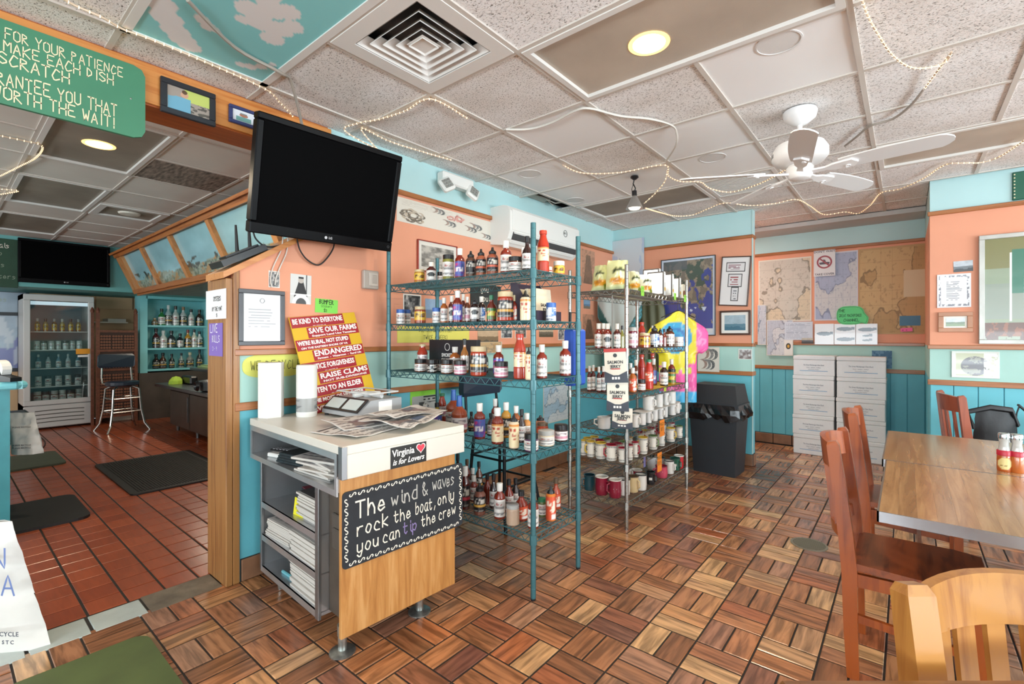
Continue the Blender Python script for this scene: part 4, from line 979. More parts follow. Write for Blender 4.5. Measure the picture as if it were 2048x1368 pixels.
cord('cable', 'grey-green cable hanging from the ceiling behind the television', [ce_pt(375, 0), ce_pt(470, 95), ce_pt(560, 145), ce_pt(584, 170), (-2.72, 1.39, 2.50), (-2.72, 1.39, 2.40)], .008, M_CORDG)
cord('cable', 'white cable running under the ceiling from the television across a smooth panel', [ce_pt(*p) for p in ((1012, 259), (1060, 258), (1105, 245), (1150, 222), (1180, 217), (1240, 232), (1300, 238), (1342, 250))]+[ce_pt(1353, 265, HC-.03), ce_pt(1352, 290, HC-.06), ce_pt(1332, 322, HC-.03)], .007, M_CORDW)
cord('cable', 'grey cable running along the ceiling behind the fan to the rope light', [ce_pt(*p) for p in ((1848, 178), (1820, 212), (1785, 238), (1740, 252), (1715, 272), (1690, 292))], .007, M_CORDG)
cord('cable', 'grey cable under the bar ceiling beside the header beam', [(-3.09, .92, HC-.01), (-3.12, 1.10, HC-.05), (-3.2, 1.32, HC-.06), (-3.22, 1.48, HC-.01)], .007, M_CORDG)

# ---------------------------------------------------------------- canopy of painted panes over the back bar
cn = thing('bar_canopy', 'wooden canopy with sloping painted marsh panes over the back bar', 'canopy', (-6.1, 1.85, 2.3))
CT, CB_ = (1.735, 2.565), (1.966, 2.03); cx0, cx1 = -8.93, -3.12
M_CAN = wood('canopy_wood', '8d4c22', 'b3703c', (2, 40, 40), .45, .2)
off = Vector((6.1, -1.85, -2.3))
def cloc(x, s, out=0): y = CT[0]+(CB_[0]-CT[0])*s; z = CT[1]+(CB_[1]-CT[1])*s; return Vector((x, y-out*.92, z-out*.4))+off
def cbar(name, x0, x1, s0, s1, th=.05, m=None):
    MB().prism([cloc(x0, s0), cloc(x1, s0), cloc(x1, s1), cloc(x0, s1)], Vector((0, -th*.92, -th*.4))).build(name, m or M_CAN, cn)
cbar('top_rail', cx0, cx1, -.02, .075, .07); cbar('bottom_rail', cx0, cx1, .93, 1.03, .06); cbar('top_moulding', cx0, cx1, -.06, -.015, .11)
M_CANV = wood('canopy_mullion_wood', 'a05c2c', 'c98a52', (40, 6, 6), .45, .2)
mull = [-8.88, -8.70, -7.66, -6.50, -5.30, -4.12, -3.16]
for x in mull: cbar('mullion', x-.045, x+.045, .07, .935, .055, M_CANV)
Lp = math.hypot(CB_[0]-CT[0], CB_[1]-CT[1])*.87
for k, (a, b) in enumerate(zip(mull, mull[1:])):
    def marsh(U, V, k=k):
        n = fbm(U*4+k*7, V*3, 4); img = fill(U, '8fc0ca')*(1-.25*(n[..., None]-.5)); img = over(img, np.clip((V-.2)*.5, 0, .4), 'a9d0d6')
        g = V < .22+.16*(fbm(U*5+k*3, U*0, 7)-.3); img = over(img, g.astype(float), '98a390'); img = over(img, (g & (fbm(U*22+k, V*22, 3) > .56)).astype(float), '6d7a66')
        img = over(img, (g & (fbm(U*9+k, V*9, 13) > .58)).astype(float), 'b08a55'); tr = (fbm(U*12+k*5, V*12, 8) > .6) & (V < .42) & (V > .15) & (np.mod(k, 2) == 1)
        return over(img, tr.astype(float), '4a4f45')
    w = b-a-.09; o = link('painted_pane', sheet_mesh('painted_pane', w, Lp, marsh, 44, 30, .004, None, print_gloss()), cn); c = cloc((a+b)/2, .5, .012); o.location = c
    o.rotation_euler = (math.atan2(CB_[0]-CT[0], CT[1]-CB_[1]), 0, 0)
MB().box(cx0+6.1, cx1+6.1, CB_[0]-1.85, 3.301-1.85, -.29, -.27).build('underside_board', wood('canopy_underside', '6d5a52', '8a7468', (2, 20, 20), .5, .1), cn)
MB().box(cx0+6.1, cx1+6.1, CB_[0]-1.85-.012, CB_[0]-1.85+.03, -.33, -.262).build('fascia', M_CAN, cn)
# wooden valance box and clip lamp under the canopy
bx = thing('valance_box', None, None, (-5.6+6.1, 2.3-1.85, 1.897-2.3)); bx.parent = cn; B(-.9, .5, -.1, .25, -.06, .11, .004).build('body', M_CAN, bx); B(-.5, .1, -.108, -.10, -.01, .04).build('slot', M_BLACK, bx)
MB().box(-.9, -.6, -.106, -.10, -.04, .03).build('paper_label', mat('label_pinkish', 'c8b4b4', .6), bx)
x, y = onY(398, 572, 2.45); cl = thing('clamp_lamp', 'small black clamp lamp under the bar canopy beside the post', 'lamp', (-6.66, 2.45, 1.9915)); MB().tube([(0, 0, 0.02), (0, 0, -.06), (.04, -.04, -.12)], .02, 8).build('arm', M_BLACK, cl)
MB().lathe([(.02, .05), (.05, -.03), (.046, -.03), (0, -.01)], 14, (.05, -.05, -.17)).build('shade', mat('chrome', 'c9cccd', .15, 1), cl); MB().lathe([(0, -.03), (.03, -.01), (0, .02)], 12, (.05, -.05, -.18)).build('bulb', M_LAMP, cl)

# ---------------------------------------------------------------- bar end: liquor shelves, work tables, fridge, stool, screen
M_SHA = mat('shelf_aqua', '86cdd2', .5)
SX, S0, S1 = -9.62, 2.22, 3.12
sh = thing('liquor_shelf', 'aqua painted wall shelf of liquor bottles at the end of the back bar', 'shelf', (SX, (S0+S1)/2, .76), math.pi/2); w = (S1-S0)/2
B(-w-.08, -w+.02, -.02, .30, 0, 1.27).build('side_panel', M_SHA, sh); B(w-.02, w+.03, -.02, .30, 0, 1.27).build('side_panel', M_SHA, sh)
B(-w, w, .27, .30, 0, 1.27).build('back_panel', M_SHA, sh); B(-w, w, -.02, .28, 1.22, 1.27).build('top_panel', M_SHA, sh)
SHZ = (.815, 1.165, 1.545)
for z in SHZ: B(-w+.02, w-.02, 0, .28, z-.76-.03, z-.76).build('shelf_board', M_SHA, sh)
MB().box(-w-.10, w+.05, -.05, .785, -.76, -.001).build('base_cabinet', mat('cabinet_dark', '4b4038', .5, noise=.2, nscale=5), sh)
M_SS = mat('stainless', '85868a', .3, .9, noise=.12, nscale=5, stretch=(1, 1, 14)); M_SSD = mat('stainless_dark', '5d554e', .35, .7, noise=.15, nscale=5)
wt = thing('bar_work_table', 'dark stainless work table under the canopy along the back bar', 'work table', (-5.7, 2.55, 0))
B(-3.15, 2.5, -.40, .40, .60, .645, .006).build('table_top', M_SS, wt); B(-3.15, 2.5, .38, .42, .62, .92).build('splash_back', M_SSD, wt)
B(-2.5, 2.45, -.35, .38, .09, .60).build('cabinet_body', M_SSD, wt)
for k in range(6):
    x0 = -2.48+k*.82; d = B(x0, x0+.79, -.375, -.35, .11, .585, .004).build('door', M_SSD, wt); B(x0+.735, x0+.765, -.385, -.374, .2, .54, .003).build('door_edge', M_SS, d)
for x in (-2.4, -1.6, -.8, 0, .9, 1.8): MB().lathe([(.018, .003), (.018, .02), (.022, .1)], 8, (x, -.30, 0)).build('leg', M_SS, wt)
B(-3.1, -1.3, .05, .38, .82, .86, .006).build('raised_shelf', M_SS, wt); B(-3.1, -1.3, .36, .38, .645, .82).build('shelf_support', M_SSD, wt); B(-2.2, -1.3, .0, .36, .645, .815, .01).build('ice_well', M_SSD, wt)
t = thing('bar_glass_washer', 'round dark sink fitting on the back bar beside the wooden post', 'sink', (-6.95, 2.30, .647)); MB().lathe([(.10, 0), (.13, .02), (.14, .13), (.10, .145), (0, .12)], 18).build('bowl', M_SS, t); MB().lathe([(.05, -.12), (.07, -.10), (.05, -.13), (0, -.10)], 16, (0, -.06, .08), axis='y').build('drain', M_BLACK, t)
t = thing('cutting_board', 'green folded cloth on the raised stainless shelf of the back bar', 'cloth', (-8.35, 2.78, .862)); MB().prism([(-.3, -.12, 0), (.3, -.14, 0), (.34, .1, 0), (-.28, .12, 0)], (0, 0, .03)).prism([(-.2, -.1, .03), (.28, -.1, .03), (.2, .08, .03)], (0, 0, .025)).build('fold', mat('cloth_green', '86a070', .8), t)
t = thing('cloth', 'lime green rag on the left end of the back bar table', 'cloth', (-8.45, 2.32, .647)); MB().lathe([(.10, 0), (.09, .05), (.05, .10), (0, .115)], 9).build('rag', mat('cloth_lime', '9fbf3f', .8), t)
t = thing('citrus_press', 'round orange-red container on the back bar shelf', 'container', (-7.6, 2.8, .862)); MB().lathe([(0, 0), (.07, 0), (.085, .04), (.07, .12), (0, .13)], 14).build('tub', mat('tub_orange', 'd85a30', .4), t)
t = thing('black_tray', 'black tray of bar tools under the middle liquor bottles', 'tray', (-8.3, 2.45, .647)); B(-.2, .2, -.05, .05, 0, .12, .02).build('tray', M_BLACK, t)

# display fridge
FXX = -9.70
(fy0, _), (fy1, _) = onX(46, 700, FXX), onX(187, 700, FXX); fw = (fy1-fy0)/2
fr = thing('display_fridge', 'white upright glass-door drinks fridge at the far end of the bar', 'fridge', (FXX, (fy0+fy1)/2, 0), math.pi/2)
M_FR = mat('fridge_white', 'c9c8c6', .4)
b = MB(); b.box(-fw, -fw+.05, .0, .66, .03, 1.97).box(fw-.05, fw, .0, .66, .03, 1.97).box(-fw, fw, .0, .66, 1.90, 1.97).box(-fw, fw, .60, .66, .03, 1.97).box(-fw, fw, .0, .66, .03, .36); b.build('cabinet', M_FR, fr)
B(-fw+.05, fw-.05, .585, .60, .36, 1.90).build('inner_back', mat('fridge_inside', '7f9096', .5), fr)
d = MB()
for a in ((-fw, fw, .36, .43), (-fw, fw, 1.88, 1.965), (-fw, -fw+.07, .43, 1.88), (fw-.07, fw, .43, 1.88)): d.box(a[0], a[1], -.05, -.003, a[2], a[3], 0, .006)
dr = d.build('door', M_FR, fr)
gm, nt, p = new_mat('clear_glass'); MATS['clear_glass'] = gm; tr = nd(nt, 'ShaderNodeBsdfTransparent'); tr.inputs[0].default_value = (.86, .93, .93, 1); gl = nd(nt, 'ShaderNodeBsdfGlossy'); gl.inputs['Roughness'].default_value = .03
mx = nd(nt, 'ShaderNodeMixShader'); mx.inputs[0].default_value = .10; nt.links.new(tr.outputs[0], mx.inputs[1]); nt.links.new(gl.outputs[0], mx.inputs[2]); nt.links.new(mx.outputs[0], nt.nodes['Material Output'].inputs[0])
B(-fw+.068, fw-.068, -.035, -.029, .428, 1.882).build('door_glass', gm, dr)
g = MB().box(-fw, fw, -.045, 0, .03, .35, 0, .01); g.build('lower_panel', M_FR, fr)
for k in range(4):
    zz = .095+k*.056; s = MB().prism([(x, -.047, zz+.012*(1-(x/fw)**2)-.004*(i > 6)) for i, x in enumerate([-fw*.7+fw*1.4*q/6 for q in range(7)])]+[(x, -.047, zz+.012*(1-(x/fw)**2)+.012) for x in [fw*.7-fw*1.4*q/6 for q in range(7)]], (0, .004, 0)); s.build('vent_slot', mat('slot_brown', '4f4a44', .7), fr)
FSH = (.62, .89, 1.16, 1.43)
for z in FSH: MB().box(-fw+.05, fw-.05, .03, .56, z-.012, z).build('wire_shelf', M_WHITEM, fr)
B(-fw+.06, fw-.06, .02, .10, 1.82, 1.87).build('lamp_tube', mat('fridge_tube', 'e8f4ff', .4, emit=.7), fr)
B(fw-.21, fw-.05, -.054, -.05, 1.09, 1.17).build('orange_sticker', mat('sticker_orange', 'e69a1e', .5), fr); B(fw-.19, fw-.06, -.054, -.05, 1.045, 1.075).build('white_sticker', M_PW, fr)
# cream wall strip and shelf behind the screen, carved folding screen
tag(B(XBF+.001, XBF+.05, 1.72, 2.2, 1.82, 2.02).build('cream_header', mat('paint_cream', 'd8b48a', .6)), 'cream painted header board above the carved screen', 'board')
sc = thing('folding_screen', 'carved reddish wooden folding screen behind the bar stool', 'screen', (-9.55, 1.84, 0), math.pi/2+.03)
M_SCRN = mat('carved_wood', '6b3c28', .5, noise=.3, nscale=30); sw = .235
for x in (-sw, sw): MB().box(x-.022, x+.022, -.02, .02, 0, 1.72).lathe([(.02, 0), (.028, .03), (.014, .07), (0, .09)], 8, (x, 0, 1.72)).build('stile', M_SCRN, sc)
MB().box(-sw-.075, -sw-.04, .02, .05, 0, 1.72).lathe([(.02, 0), (.028, .03), (.014, .07), (0, .09)], 8, (-sw-.058, .035, 1.72)).build('stile', M_SCRN, sc)
for z in (.10, .33, .56, .82, 1.00, 1.12, 1.42): B(-sw+.022, sw-.022, -.018, .018, z, z+.035).build('cross_rail', M_SCRN, sc)
B(-sw+.02, sw-.02, -.006, .006, .13, 1.42).build('backing_panel', mat('screen_backing_dark', '3a241b', .7), sc)  # dark panel behind the carved relief
for (z0, z1) in ((.14, .32), (.37, .55), (.60, .81), (.86, .99), (1.04, 1.11), (1.16, 1.41)):
    for k in range(3):
        x0 = -sw+.025+k*.145; pm = MB(); n = 4
        for i in range(n):
            for j in range(max(2, int((z1-z0)/.045))):
                cxx, czz = x0+.016+i*.033, z0+.02+j*.045
                if czz < z1-.01: pm.lathe([(.016, -.004), (.014, -.012), (.007, -.012), (.006, -.004)], 6, (cxx, -.008, czz), axis='y')
        pm.build('carved_panel', mat('carved_relief', '9a6248', .5), sc)
lb = thing('pass_through_counter', 'white low cabinet beside the carved screen under the aqua shelf', 'cabinet', (-10.05, 1.85, 0)); B(-.3, .28, -.02, .22, 0, .84, .004).build('body', mat('cream_laminate', 'd9c5ae', .5), lb); B(-.32, .30, -.04, .23, .84, .88, .004).build('top', mat('cream_top', 'e0d4c4', .5), lb)
ps = thing('wall_shelf', 'pale wall shelf with papers above the carved screen', 'shelf', (XBF, 1.86, 1.60), math.pi/2); B(-.24, .24, -.24, 0, -.02, .0).build('board', mat('cream_top', 'e0d4c4', .5), ps)
tag(MB().prism([(XBF+.06, 1.80, 1.602), (XBF+.22, 1.84, 1.602), (XBF+.2, 2.08, 1.602), (XBF+.05, 2.04, 1.602)], (0, 0, .05)).build('paper_pile', mat('paper_grey', 'd6cfc4', .7)), 'crumpled white papers on the pale shelf above the screen', 'papers')
# bar stool
st = thing('bar_stool', 'chrome bar stool with a navy padded backrest in front of the carved screen', 'stool', (-8.78, 1.75, 0), math.pi/2+.12)
M_CHR = mat('chrome_tube', 'b4b1ac', .2, .95); M_NAVY = mat('navy_vinyl', '1f2a3a', .35, coat=.2)
for sx in (-1, 1):
    for sy in (-1, 1): MB().tube([(sx*.25, sy*.25, 0), (sx*.20, sy*.20, .10), (sx*.17, sy*.17, .30), (sx*.15, sy*.15, .60), (sx*.09, sy*.09, .64)], .013, 8).build('leg', M_CHR, st)
for z, r in ((.28, .175), (.47, .163)): MB().tube([(r*a, r*b, z) for a, b in ((-1, -1), (1, -1), (1, 1), (-1, 1))], .009, 6, closed=True).build('foot_ring', M_CHR, st)
MB().lathe([(0, .64), (.17, .64), (.195, .66), (.195, .70), (.16, .715), (0, .72)], 24).build('seat', M_NAVY, st)
for s in (-1, 1): MB().tube([(s*.14, .05, .66), (s*.18, .17, .68), (s*.18, .2, .75), (s*.17, .22, .98)], .011, 8).build('back_tube', M_CHR, st)
MB().prism([(x, .19+.10*(1-(x/.22)**2)*.4, z) for x, z in ((-.22, .93), (-.215, 1.07), (-.19, 1.10), (.19, 1.10), (.215, 1.07), (.22, .93), (.2, .90), (-.2, .90))], (0, .05, 0)).build('backrest', M_NAVY, st)
# window at the far end
wn = struct(thing('window_3', 'w', 'w', (XBF+.002, .42, 1.45), math.pi/2)); del wn['label']; del wn['category']
def frosted(U, V):
    n = fbm(U*4, V*6, 5, 5); img = fill(U, '9fb2c2')*(1+.35*(n[..., None]-.5)); img = over(img, ((U > .55) & (V < .62) & (fbm(U*3, V*3, 9) > .42)).astype(float)*.8, '7377b8'); return over(img, (fbm(U*12, V*5, 11) > .62)*.7, 'd5dee4')
link('pane', sheet_mesh('pane', .98, 1.16, frosted, 40, 50, .003, None, print_gloss()), wn)
f = MB()
for a in ((-.52, .52, -.62, -.57), (-.52, .52, .57, .62), (-.52, -.48, -.58, .58), (.48, .52, -.58, .58), (-.5, .5, .22, .27)): f.box(a[0], a[1], -.04, 0, a[2], a[3])
f.build('window_frame', mat('window_frame_dark', '3b3f44', .5), wn)
# green chalk menu board next to the far television
(y0, z1), (y1, z0) = onX(-60, 470, XBH), onX(36, 576, XBH)
mb_ = thing('menu_board', 'dark green menu board beside the far television', 'sign', (XBH+.001, (y0+y1)/2, (z0+z1)/2), math.pi/2); w, h = abs(y1-y0)/2, (z1-z0)/2
B(-w, w, -.015, 0, -h, h, .006).build('board', mat('menu_green', '2c4b38', .7, noise=.1), mb_)
hand(mb_, 'specials', .06, w-.34, h*.62, -.016, M_CHALK, wd=.12, fit=.26)
for k in range(5): hand(mb_, ('soup', 'clams', 'oysters', 'fish', 'cakes')[k], .055, w-.30, h*.3-k*.15, -.016, mat('chalk_dim', '9aa894', .9))
# ---------------------------------------------------------------- bar counter at the left edge with things on it
bc = thing('bar_counter', 'teal bar counter with a rounded aqua top at the left edge', 'counter', (-4.36, .385, 0))
B(-2.6, -.08, -1.2, -.07, 0, 1.02).build('panel', mat('counter_teal', '3c8f96', .45, noise=.12, nscale=7), bc)
MB().tube([(-2.6, -.02, 1.045), (-.03, -.02, 1.045), (-.0, -.05, 1.045), (0, -1.2, 1.045)], .027, 10).box(-2.6, 0, -1.2, -.02, 1.02, 1.07).build('counter_top', mat('counter_aqua', '7cc8cf', .35, coat=.2), bc)
t = thing('tape_dispenser', 'white and black tape dispenser on the teal bar counter', 'tape dispenser', (-4.43, .27, 1.0725), .5); MB().lathe([(.03, -.025), (.06, -.025), (.06, .025), (.03, .025), (.03, -.025)], 18, (0, 0, .075), axis='y').build('roll', M_WHITE, t); MB().prism([(-.05, -.03, 0), (.13, -.03, 0), (.13, -.03, .025), (.05, -.03, .04), (.03, -.03, .085), (-.03, -.03, .08)], (0, .06, 0)).build('body', M_BLACK, t)
t = thing('water_bottle', 'clear crinkled bottle on the bar counter at the left edge', 'bottle', (-4.62, .24, 1.0725)); MB().lathe([(0, 0), (.04, 0), (.042, .05), (.036, .1), (.042, .15), (.03, .2), (.014, .23), (.014, .25), (0, .25)], 14).build('bottle', mat('clear_plastic', 'b9c0c4', .15, spec=.8), t)
t = thing('card_box', 'small pale cardboard box with a black card on the bar counter', 'box', (-4.95, .20, 1.0725), .1); B(-.14, .12, -.06, .06, 0, .09, .003).build('carton', mat('card_pale', 'cbbba4', .7), t); B(-.13, .05, -.065, -.055, .09, .19).build('black_card', mat('card_black', '2c2d30', .6), t); B(.07, .16, -.06, .05, .09, .16, .003).build('white_card', M_PW, t)
# things hanging at the counter's end: white paper bags, printer
t = thing('receipt_printer', 'black receipt printer below the end of the bar counter', 'printer', (-5.20, .325, .6608), 0); B(-.16, .12, .0, .14, 0, .12, .015).build('body', M_BLACK, t); MB().tube([(-.14, .13, .115), (.10, .13, .12), (.13, .05, .12)], .008, 6).build('flap', M_BLACK, t)
tag(B(-5.42, -5.025, .317, .48, .63, .66).build('side_shelf', mat('counter_teal', '3c8f96', .45)), 'teal shelf under the end of the bar counter', 'shelf')
def bagmesh(w, h, d, seed, top=.9, lean=0):
    rs = random.Random(seed); nx, nz = 10, 12; mb = MB(); idx = {}
    vs = []; fs = []
    for side in (0, 1):
        for j in range(nz+1):
            for i in range(nx+1):
                u, v = i/nx, j/nz; ww = w*(1-(1-top)*v); b = d*math.sin(math.pi*u)**.6*(1-.75*v**2)*.5
                idx[side, i, j] = len(vs); e = 0 if i in (0, nx) else 1
                vs.append(((u-.5)*ww-lean*v+rs.uniform(-.006, .006), (-b if side == 0 else b)+e*rs.uniform(-.008, .008), v*h))
    for j in range(nz):
        for i in range(nx):
            a = (idx[0, i, j], idx[0, i+1, j], idx[0, i+1, j+1], idx[0, i, j+1]); fs.append(a); a = (idx[1, i, j], idx[1, i, j+1], idx[1, i+1, j+1], idx[1, i+1, j]); fs.append(a)
        for i in (0, nx):
            fs.append((idx[0, i, j], idx[0, i, j+1], idx[1, i, j+1], idx[1, i, j]))
    for i in range(nx): fs.append((idx[0, i, 0], idx[1, i, 0], idx[1, i+1, 0], idx[0, i+1, 0]))
    return mb.add(vs, fs)
M_BAG = mat('white_poly_bag', 'd5d1cb', .4, noise=.06, nscale=6, bump=.5, bscale=9); M_BLUE = mat('print_blue', '6a7db0', .6); M_GRY = mat('print_grey', '4e525e', .6)
# big carry-out bag on the floor at the left edge
bg = thing('carryout_bag', 'large white carry-out bag with outlined blue letters on the floor, left edge', 'bag', (-3.06, -.17, 0), YAW-.02); bg.location = (-2.905, .33, .001)
bagmesh(.56, .54, .16, 4, .80, .12).build('bag', M_BAG, bg, 70, loc=(-.28, 0, 0))
lt = Vector((0, -.088, 0))
for s, x, z, h in (('THAN', -.085, .375, .085), ('HAVA', -.045, .265, .085)):
    me = hand_mesh('lettering', s, h, M_BLUE, wd=.10, align='R'); tag(link('lettering', me, bg, (x, -.092, z)), kind='stuff')
letter(bg, 'PLEASE RECYCLE', .026, -.15, .10, -.094, M_GRY, bold=.0004, tilt=0, sp=1.1); letter(bg, 'S T C', .022, -.09, .066, -.094, M_GRY, bold=.0004)
tag(bagmesh(.20, .30, .07, 9, .8, .04).build('paper_bag', M_BAG, None, 70), 'white printed bag hanging at the end of the teal bar counter', 'bag'); pb = bpy.data.objects['paper_bag']; pb.location = (-4.95, .44, .50); pb.rotation_euler = (0, 0, YAW+.2)
for z in (.05, .07, .20): letter(pb, 'PLEASE RECYCLE', .015, -.01, z, -.040, M_GRY, sp=1.0)

# ---------------------------------------------------------------- floor mats
def fmat(label, x0, x1, y0, y1, col, th=.014, rnd_=.05, rib=False, kind='floor_mat'):
    t = thing(kind, label, 'mat', ((x0+x1)/2, (y0+y1)/2, .0002)); w, d = (x1-x0)/2, (y1-y0)/2; P = []
    for sx, sy, a0 in ((1, 1, 0), (-1, 1, 90), (-1, -1, 180), (1, -1, 270)):
        for k in range(5): a = math.radians(a0+k*22.5); P.append((sx*(w-rnd_)+rnd_*math.cos(a), sy*(d-rnd_)+rnd_*math.sin(a), 0))
    MB().prism(P, (0, 0, th)).build('pad', mat('mat_'+col, col, .6, noise=.15, nscale=6), t)
    if rib:
        r = MB(); n = 34
        for i in range(n): r.box(-w+.06, w-.06, -d+.06+i*(2*d-.12)/n, -d+.06+(i+.5)*(2*d-.12)/n, th-.001, th+.004)
        r.build('ribbed_surface', mat('mat_rib', '211d1c', .8), t)
    return t
fmat('large black ribbed floor mat on the red bar tiles beside the post', -6.56, -5.06, 1.07, 1.93, '1f1b1a', rib=True)
fmat('plain black floor mat on the red bar tiles nearest the left edge', -5.48, -4.70, -.35, .76, '221f1e', th=.02, rnd_=.08)
fmat('grey-green floor mat on the bar floor farthest from the doorway', -7.72, -6.90, -.35, .91, '454a39', th=.018, rnd_=.06)
fmat('green floor mat on the parquet tiles at the bottom left', -2.66, -1.55, -.45, .615, '4c5a2c', th=.014, rnd_=.06)
cord('power_cord', 'black cord curling on the red bar tiles near the fridge', [(*onZ(*p, 0), .007) for p in ((62, 880), (80, 876), (90, 885), (86, 896), (68, 903))], .006, M_CORD)
# floor drain
x, y = onZ(1618, 1089, 0); t = thing('floor_drain', 'round slotted metal floor drain in the parquet tiles', 'drain', (x, y, 0)); M_DR = mat('drain_brass', '85806f', .4, .3)
MB().lathe([(.105, -.003), (.105, .004), (.092, .004), (.092, -.003)], 36).build('rim', M_DR, t); MB().lathe([(.093, .0008), (0, .0008)], 30).build('recess', M_BLACK, t)
for k in range(-5, 6): L = math.sqrt(max(0, .092**2-(k*.016)**2)); B(-L, L, k*.016-.0035, k*.016+.0035, .001, .004).build('bar', M_DR, t)
# ================================================================ the service counter
CR = -.05; CO = Vector((-1.772, 1.06, 0)); CWD, CDP = 1.02, .665
Rm = Matrix.Translation(CO) @ Matrix.Rotation(CR, 4, 'Z')
def cw(x, y, z): return Rm @ Vector((x, y, z))
ct = thing('service_counter', 'white-topped counter with open steel shelves and a wood front panel', 'counter', CO, CR)
M_LAM = mat('laminate_offwhite', 'd3cfc5', .35, noise=.03, nscale=4, coat=.1); M_ALU = mat('aluminium', '9a9c9f', .3, .85)
M_OAK = wood('oak_veneer', 'a9713a', 'cd9a60', (26, 26, 2.2), .4, .2, 0, 'bd8549')
B(-CWD, 0, 0, CDP, .868, .905, .003).build('counter_top', M_LAM, ct)
B(-.028, .002, .02, CDP, .768, .868, .002).build('front_fascia', M_LAM, ct)
B(-.030, .004, -.002, .022, .768, .904, .002).build('corner_strip', M_ALU, ct)
t_ = MB(); tx0, tx1 = -CWD+.005, -.045
t_.box(tx0, tx1, .004, CDP-.03, .706, .714).box(tx0, tx0+.008, .004, CDP-.03, .714, .868).box(tx1-.008, tx1, .004, CDP-.03, .714, .868).box(tx0, tx1, CDP-.04, CDP-.03, .714, .868)
t_.box(tx0, tx1, .0, .006, .690, .716).box(tx0, tx1, .0, .006, .842, .868).box(tx0, tx0+.02, 0, .006, .716, .842).box(tx1-.02, tx1, 0, .006, .716, .842)
M_STL = mat('steel_shelf', 'c6c8cb', .32, .8, noise=.1, nscale=4); t_.build('tray', M_STL, ct)
lx0, lx1 = -CWD+.06, -.28; y0 = .035; fz = (.105, .277, .455)
c_ = MB(); c_.box(lx0, lx0+.006, y0, CDP-.06, .085, .69).box(lx1-.006, lx1, y0, CDP-.06, .085, .69).box(lx0, lx1, CDP-.07, CDP-.06, .085, .69); c_.build('cabinet_shell', M_STL, ct)
B(lx1-.03, lx1+.004, y0-.003, y0+.012, .07, .69, .002).build('corner_upright', M_ALU, ct); B(lx0-.004, lx0+.018, y0-.003, y0+.012, .085, .69, .002).build('corner_upright', M_ALU, ct)
for z in fz: MB().box(lx0, lx1, y0, CDP-.07, z-.006, z).box(lx0, lx1, y0-.001, y0+.008, z-.030, z).build('shelf', M_STL, ct)
B(lx1+.003, -.052, .085, CDP-.06, .10, .70).build('end_panel', mat('steel_dim', '6c6258', .4, .6, noise=.15), ct)
ob = MB().box(-.235, -.13, .075, .086, .40, .56, 0, .004).box(-.215, -.15, .066, .077, .42, .50, 0, .004); ob.build('outlet_box', mat('outlet_dark', '4d463f', .5), ct)
B(-.050, -.030, .012, CDP-.035, .098, .768, .003).build('front_panel', M_OAK, ct)
for x, y, z, big in ((-.10, .055, .10, 1), (lx0+.13, .09, .085, 0), (-.10, .46, .10, 2), (lx0+.13, .5, .085, 0)):
    l = MB()
    if big != 0: l.lathe([(.022, .075), (.022, .12), (.0, .12)], 14, (x, y, 0)).lathe([(.019, .01), (.019, .08)], 14, (x, y, 0)).lathe([(.055, 0), (.055, .006), (.018, .014)], 22, (x, y, 0))
    else: l.lathe([(.014, 0), (.016, .03), (.014, .03), (.02, .035), (.02, z+.01)], 12, (x, y, 0))
    l.build('foot', mat('galvanised', 'a6a8a4', .3, .85, noise=.3, nscale=40), ct, 40)
# tourism sticker on the fascia
def side_frame(name, label, cat, y, z, x=.0026): return thing(name, label, cat, cw(x, y, z), CR+math.pi/2)
s = side_frame('slogan_sticker', 'black slogan sticker with a red heart on the white counter front', 'sticker', .325, .815)
B(-.098, .098, -.0008, 0, -.047, .047).build('sticker', mat('sticker_black', '1d1d1b', .4), s)
letter(s, 'Virginia', .043, -.030, .018, -.0012, M_PW, bold=.0006, sx=.92); letter(s, 'is for Lovers', .035, -.002, -.022, -.0012, M_PW, shear=.3, bold=.0005, sx=.96)
def heart(r, n=26): return [(r*.0625*16*math.sin(a)**3, 0, r*.0625*(13*math.cos(a)-5*math.cos(2*a)-2*math.cos(3*a)-math.cos(4*a))) for a in [2*math.pi*k/n for k in range(n)]]
MB().prism([(x, 0, z) for x, y, z in heart(.026)], (0, -.0006, 0)).build('heart_outline', M_PW, s, loc=(.066, -.0007, .022)); MB().prism([(x, 0, z) for x, y, z in heart(.022)], (0, -.0006, 0)).build('red_heart', mat('heart_red', 'd93a4b', .45), s, loc=(.066, -.0012, .022))
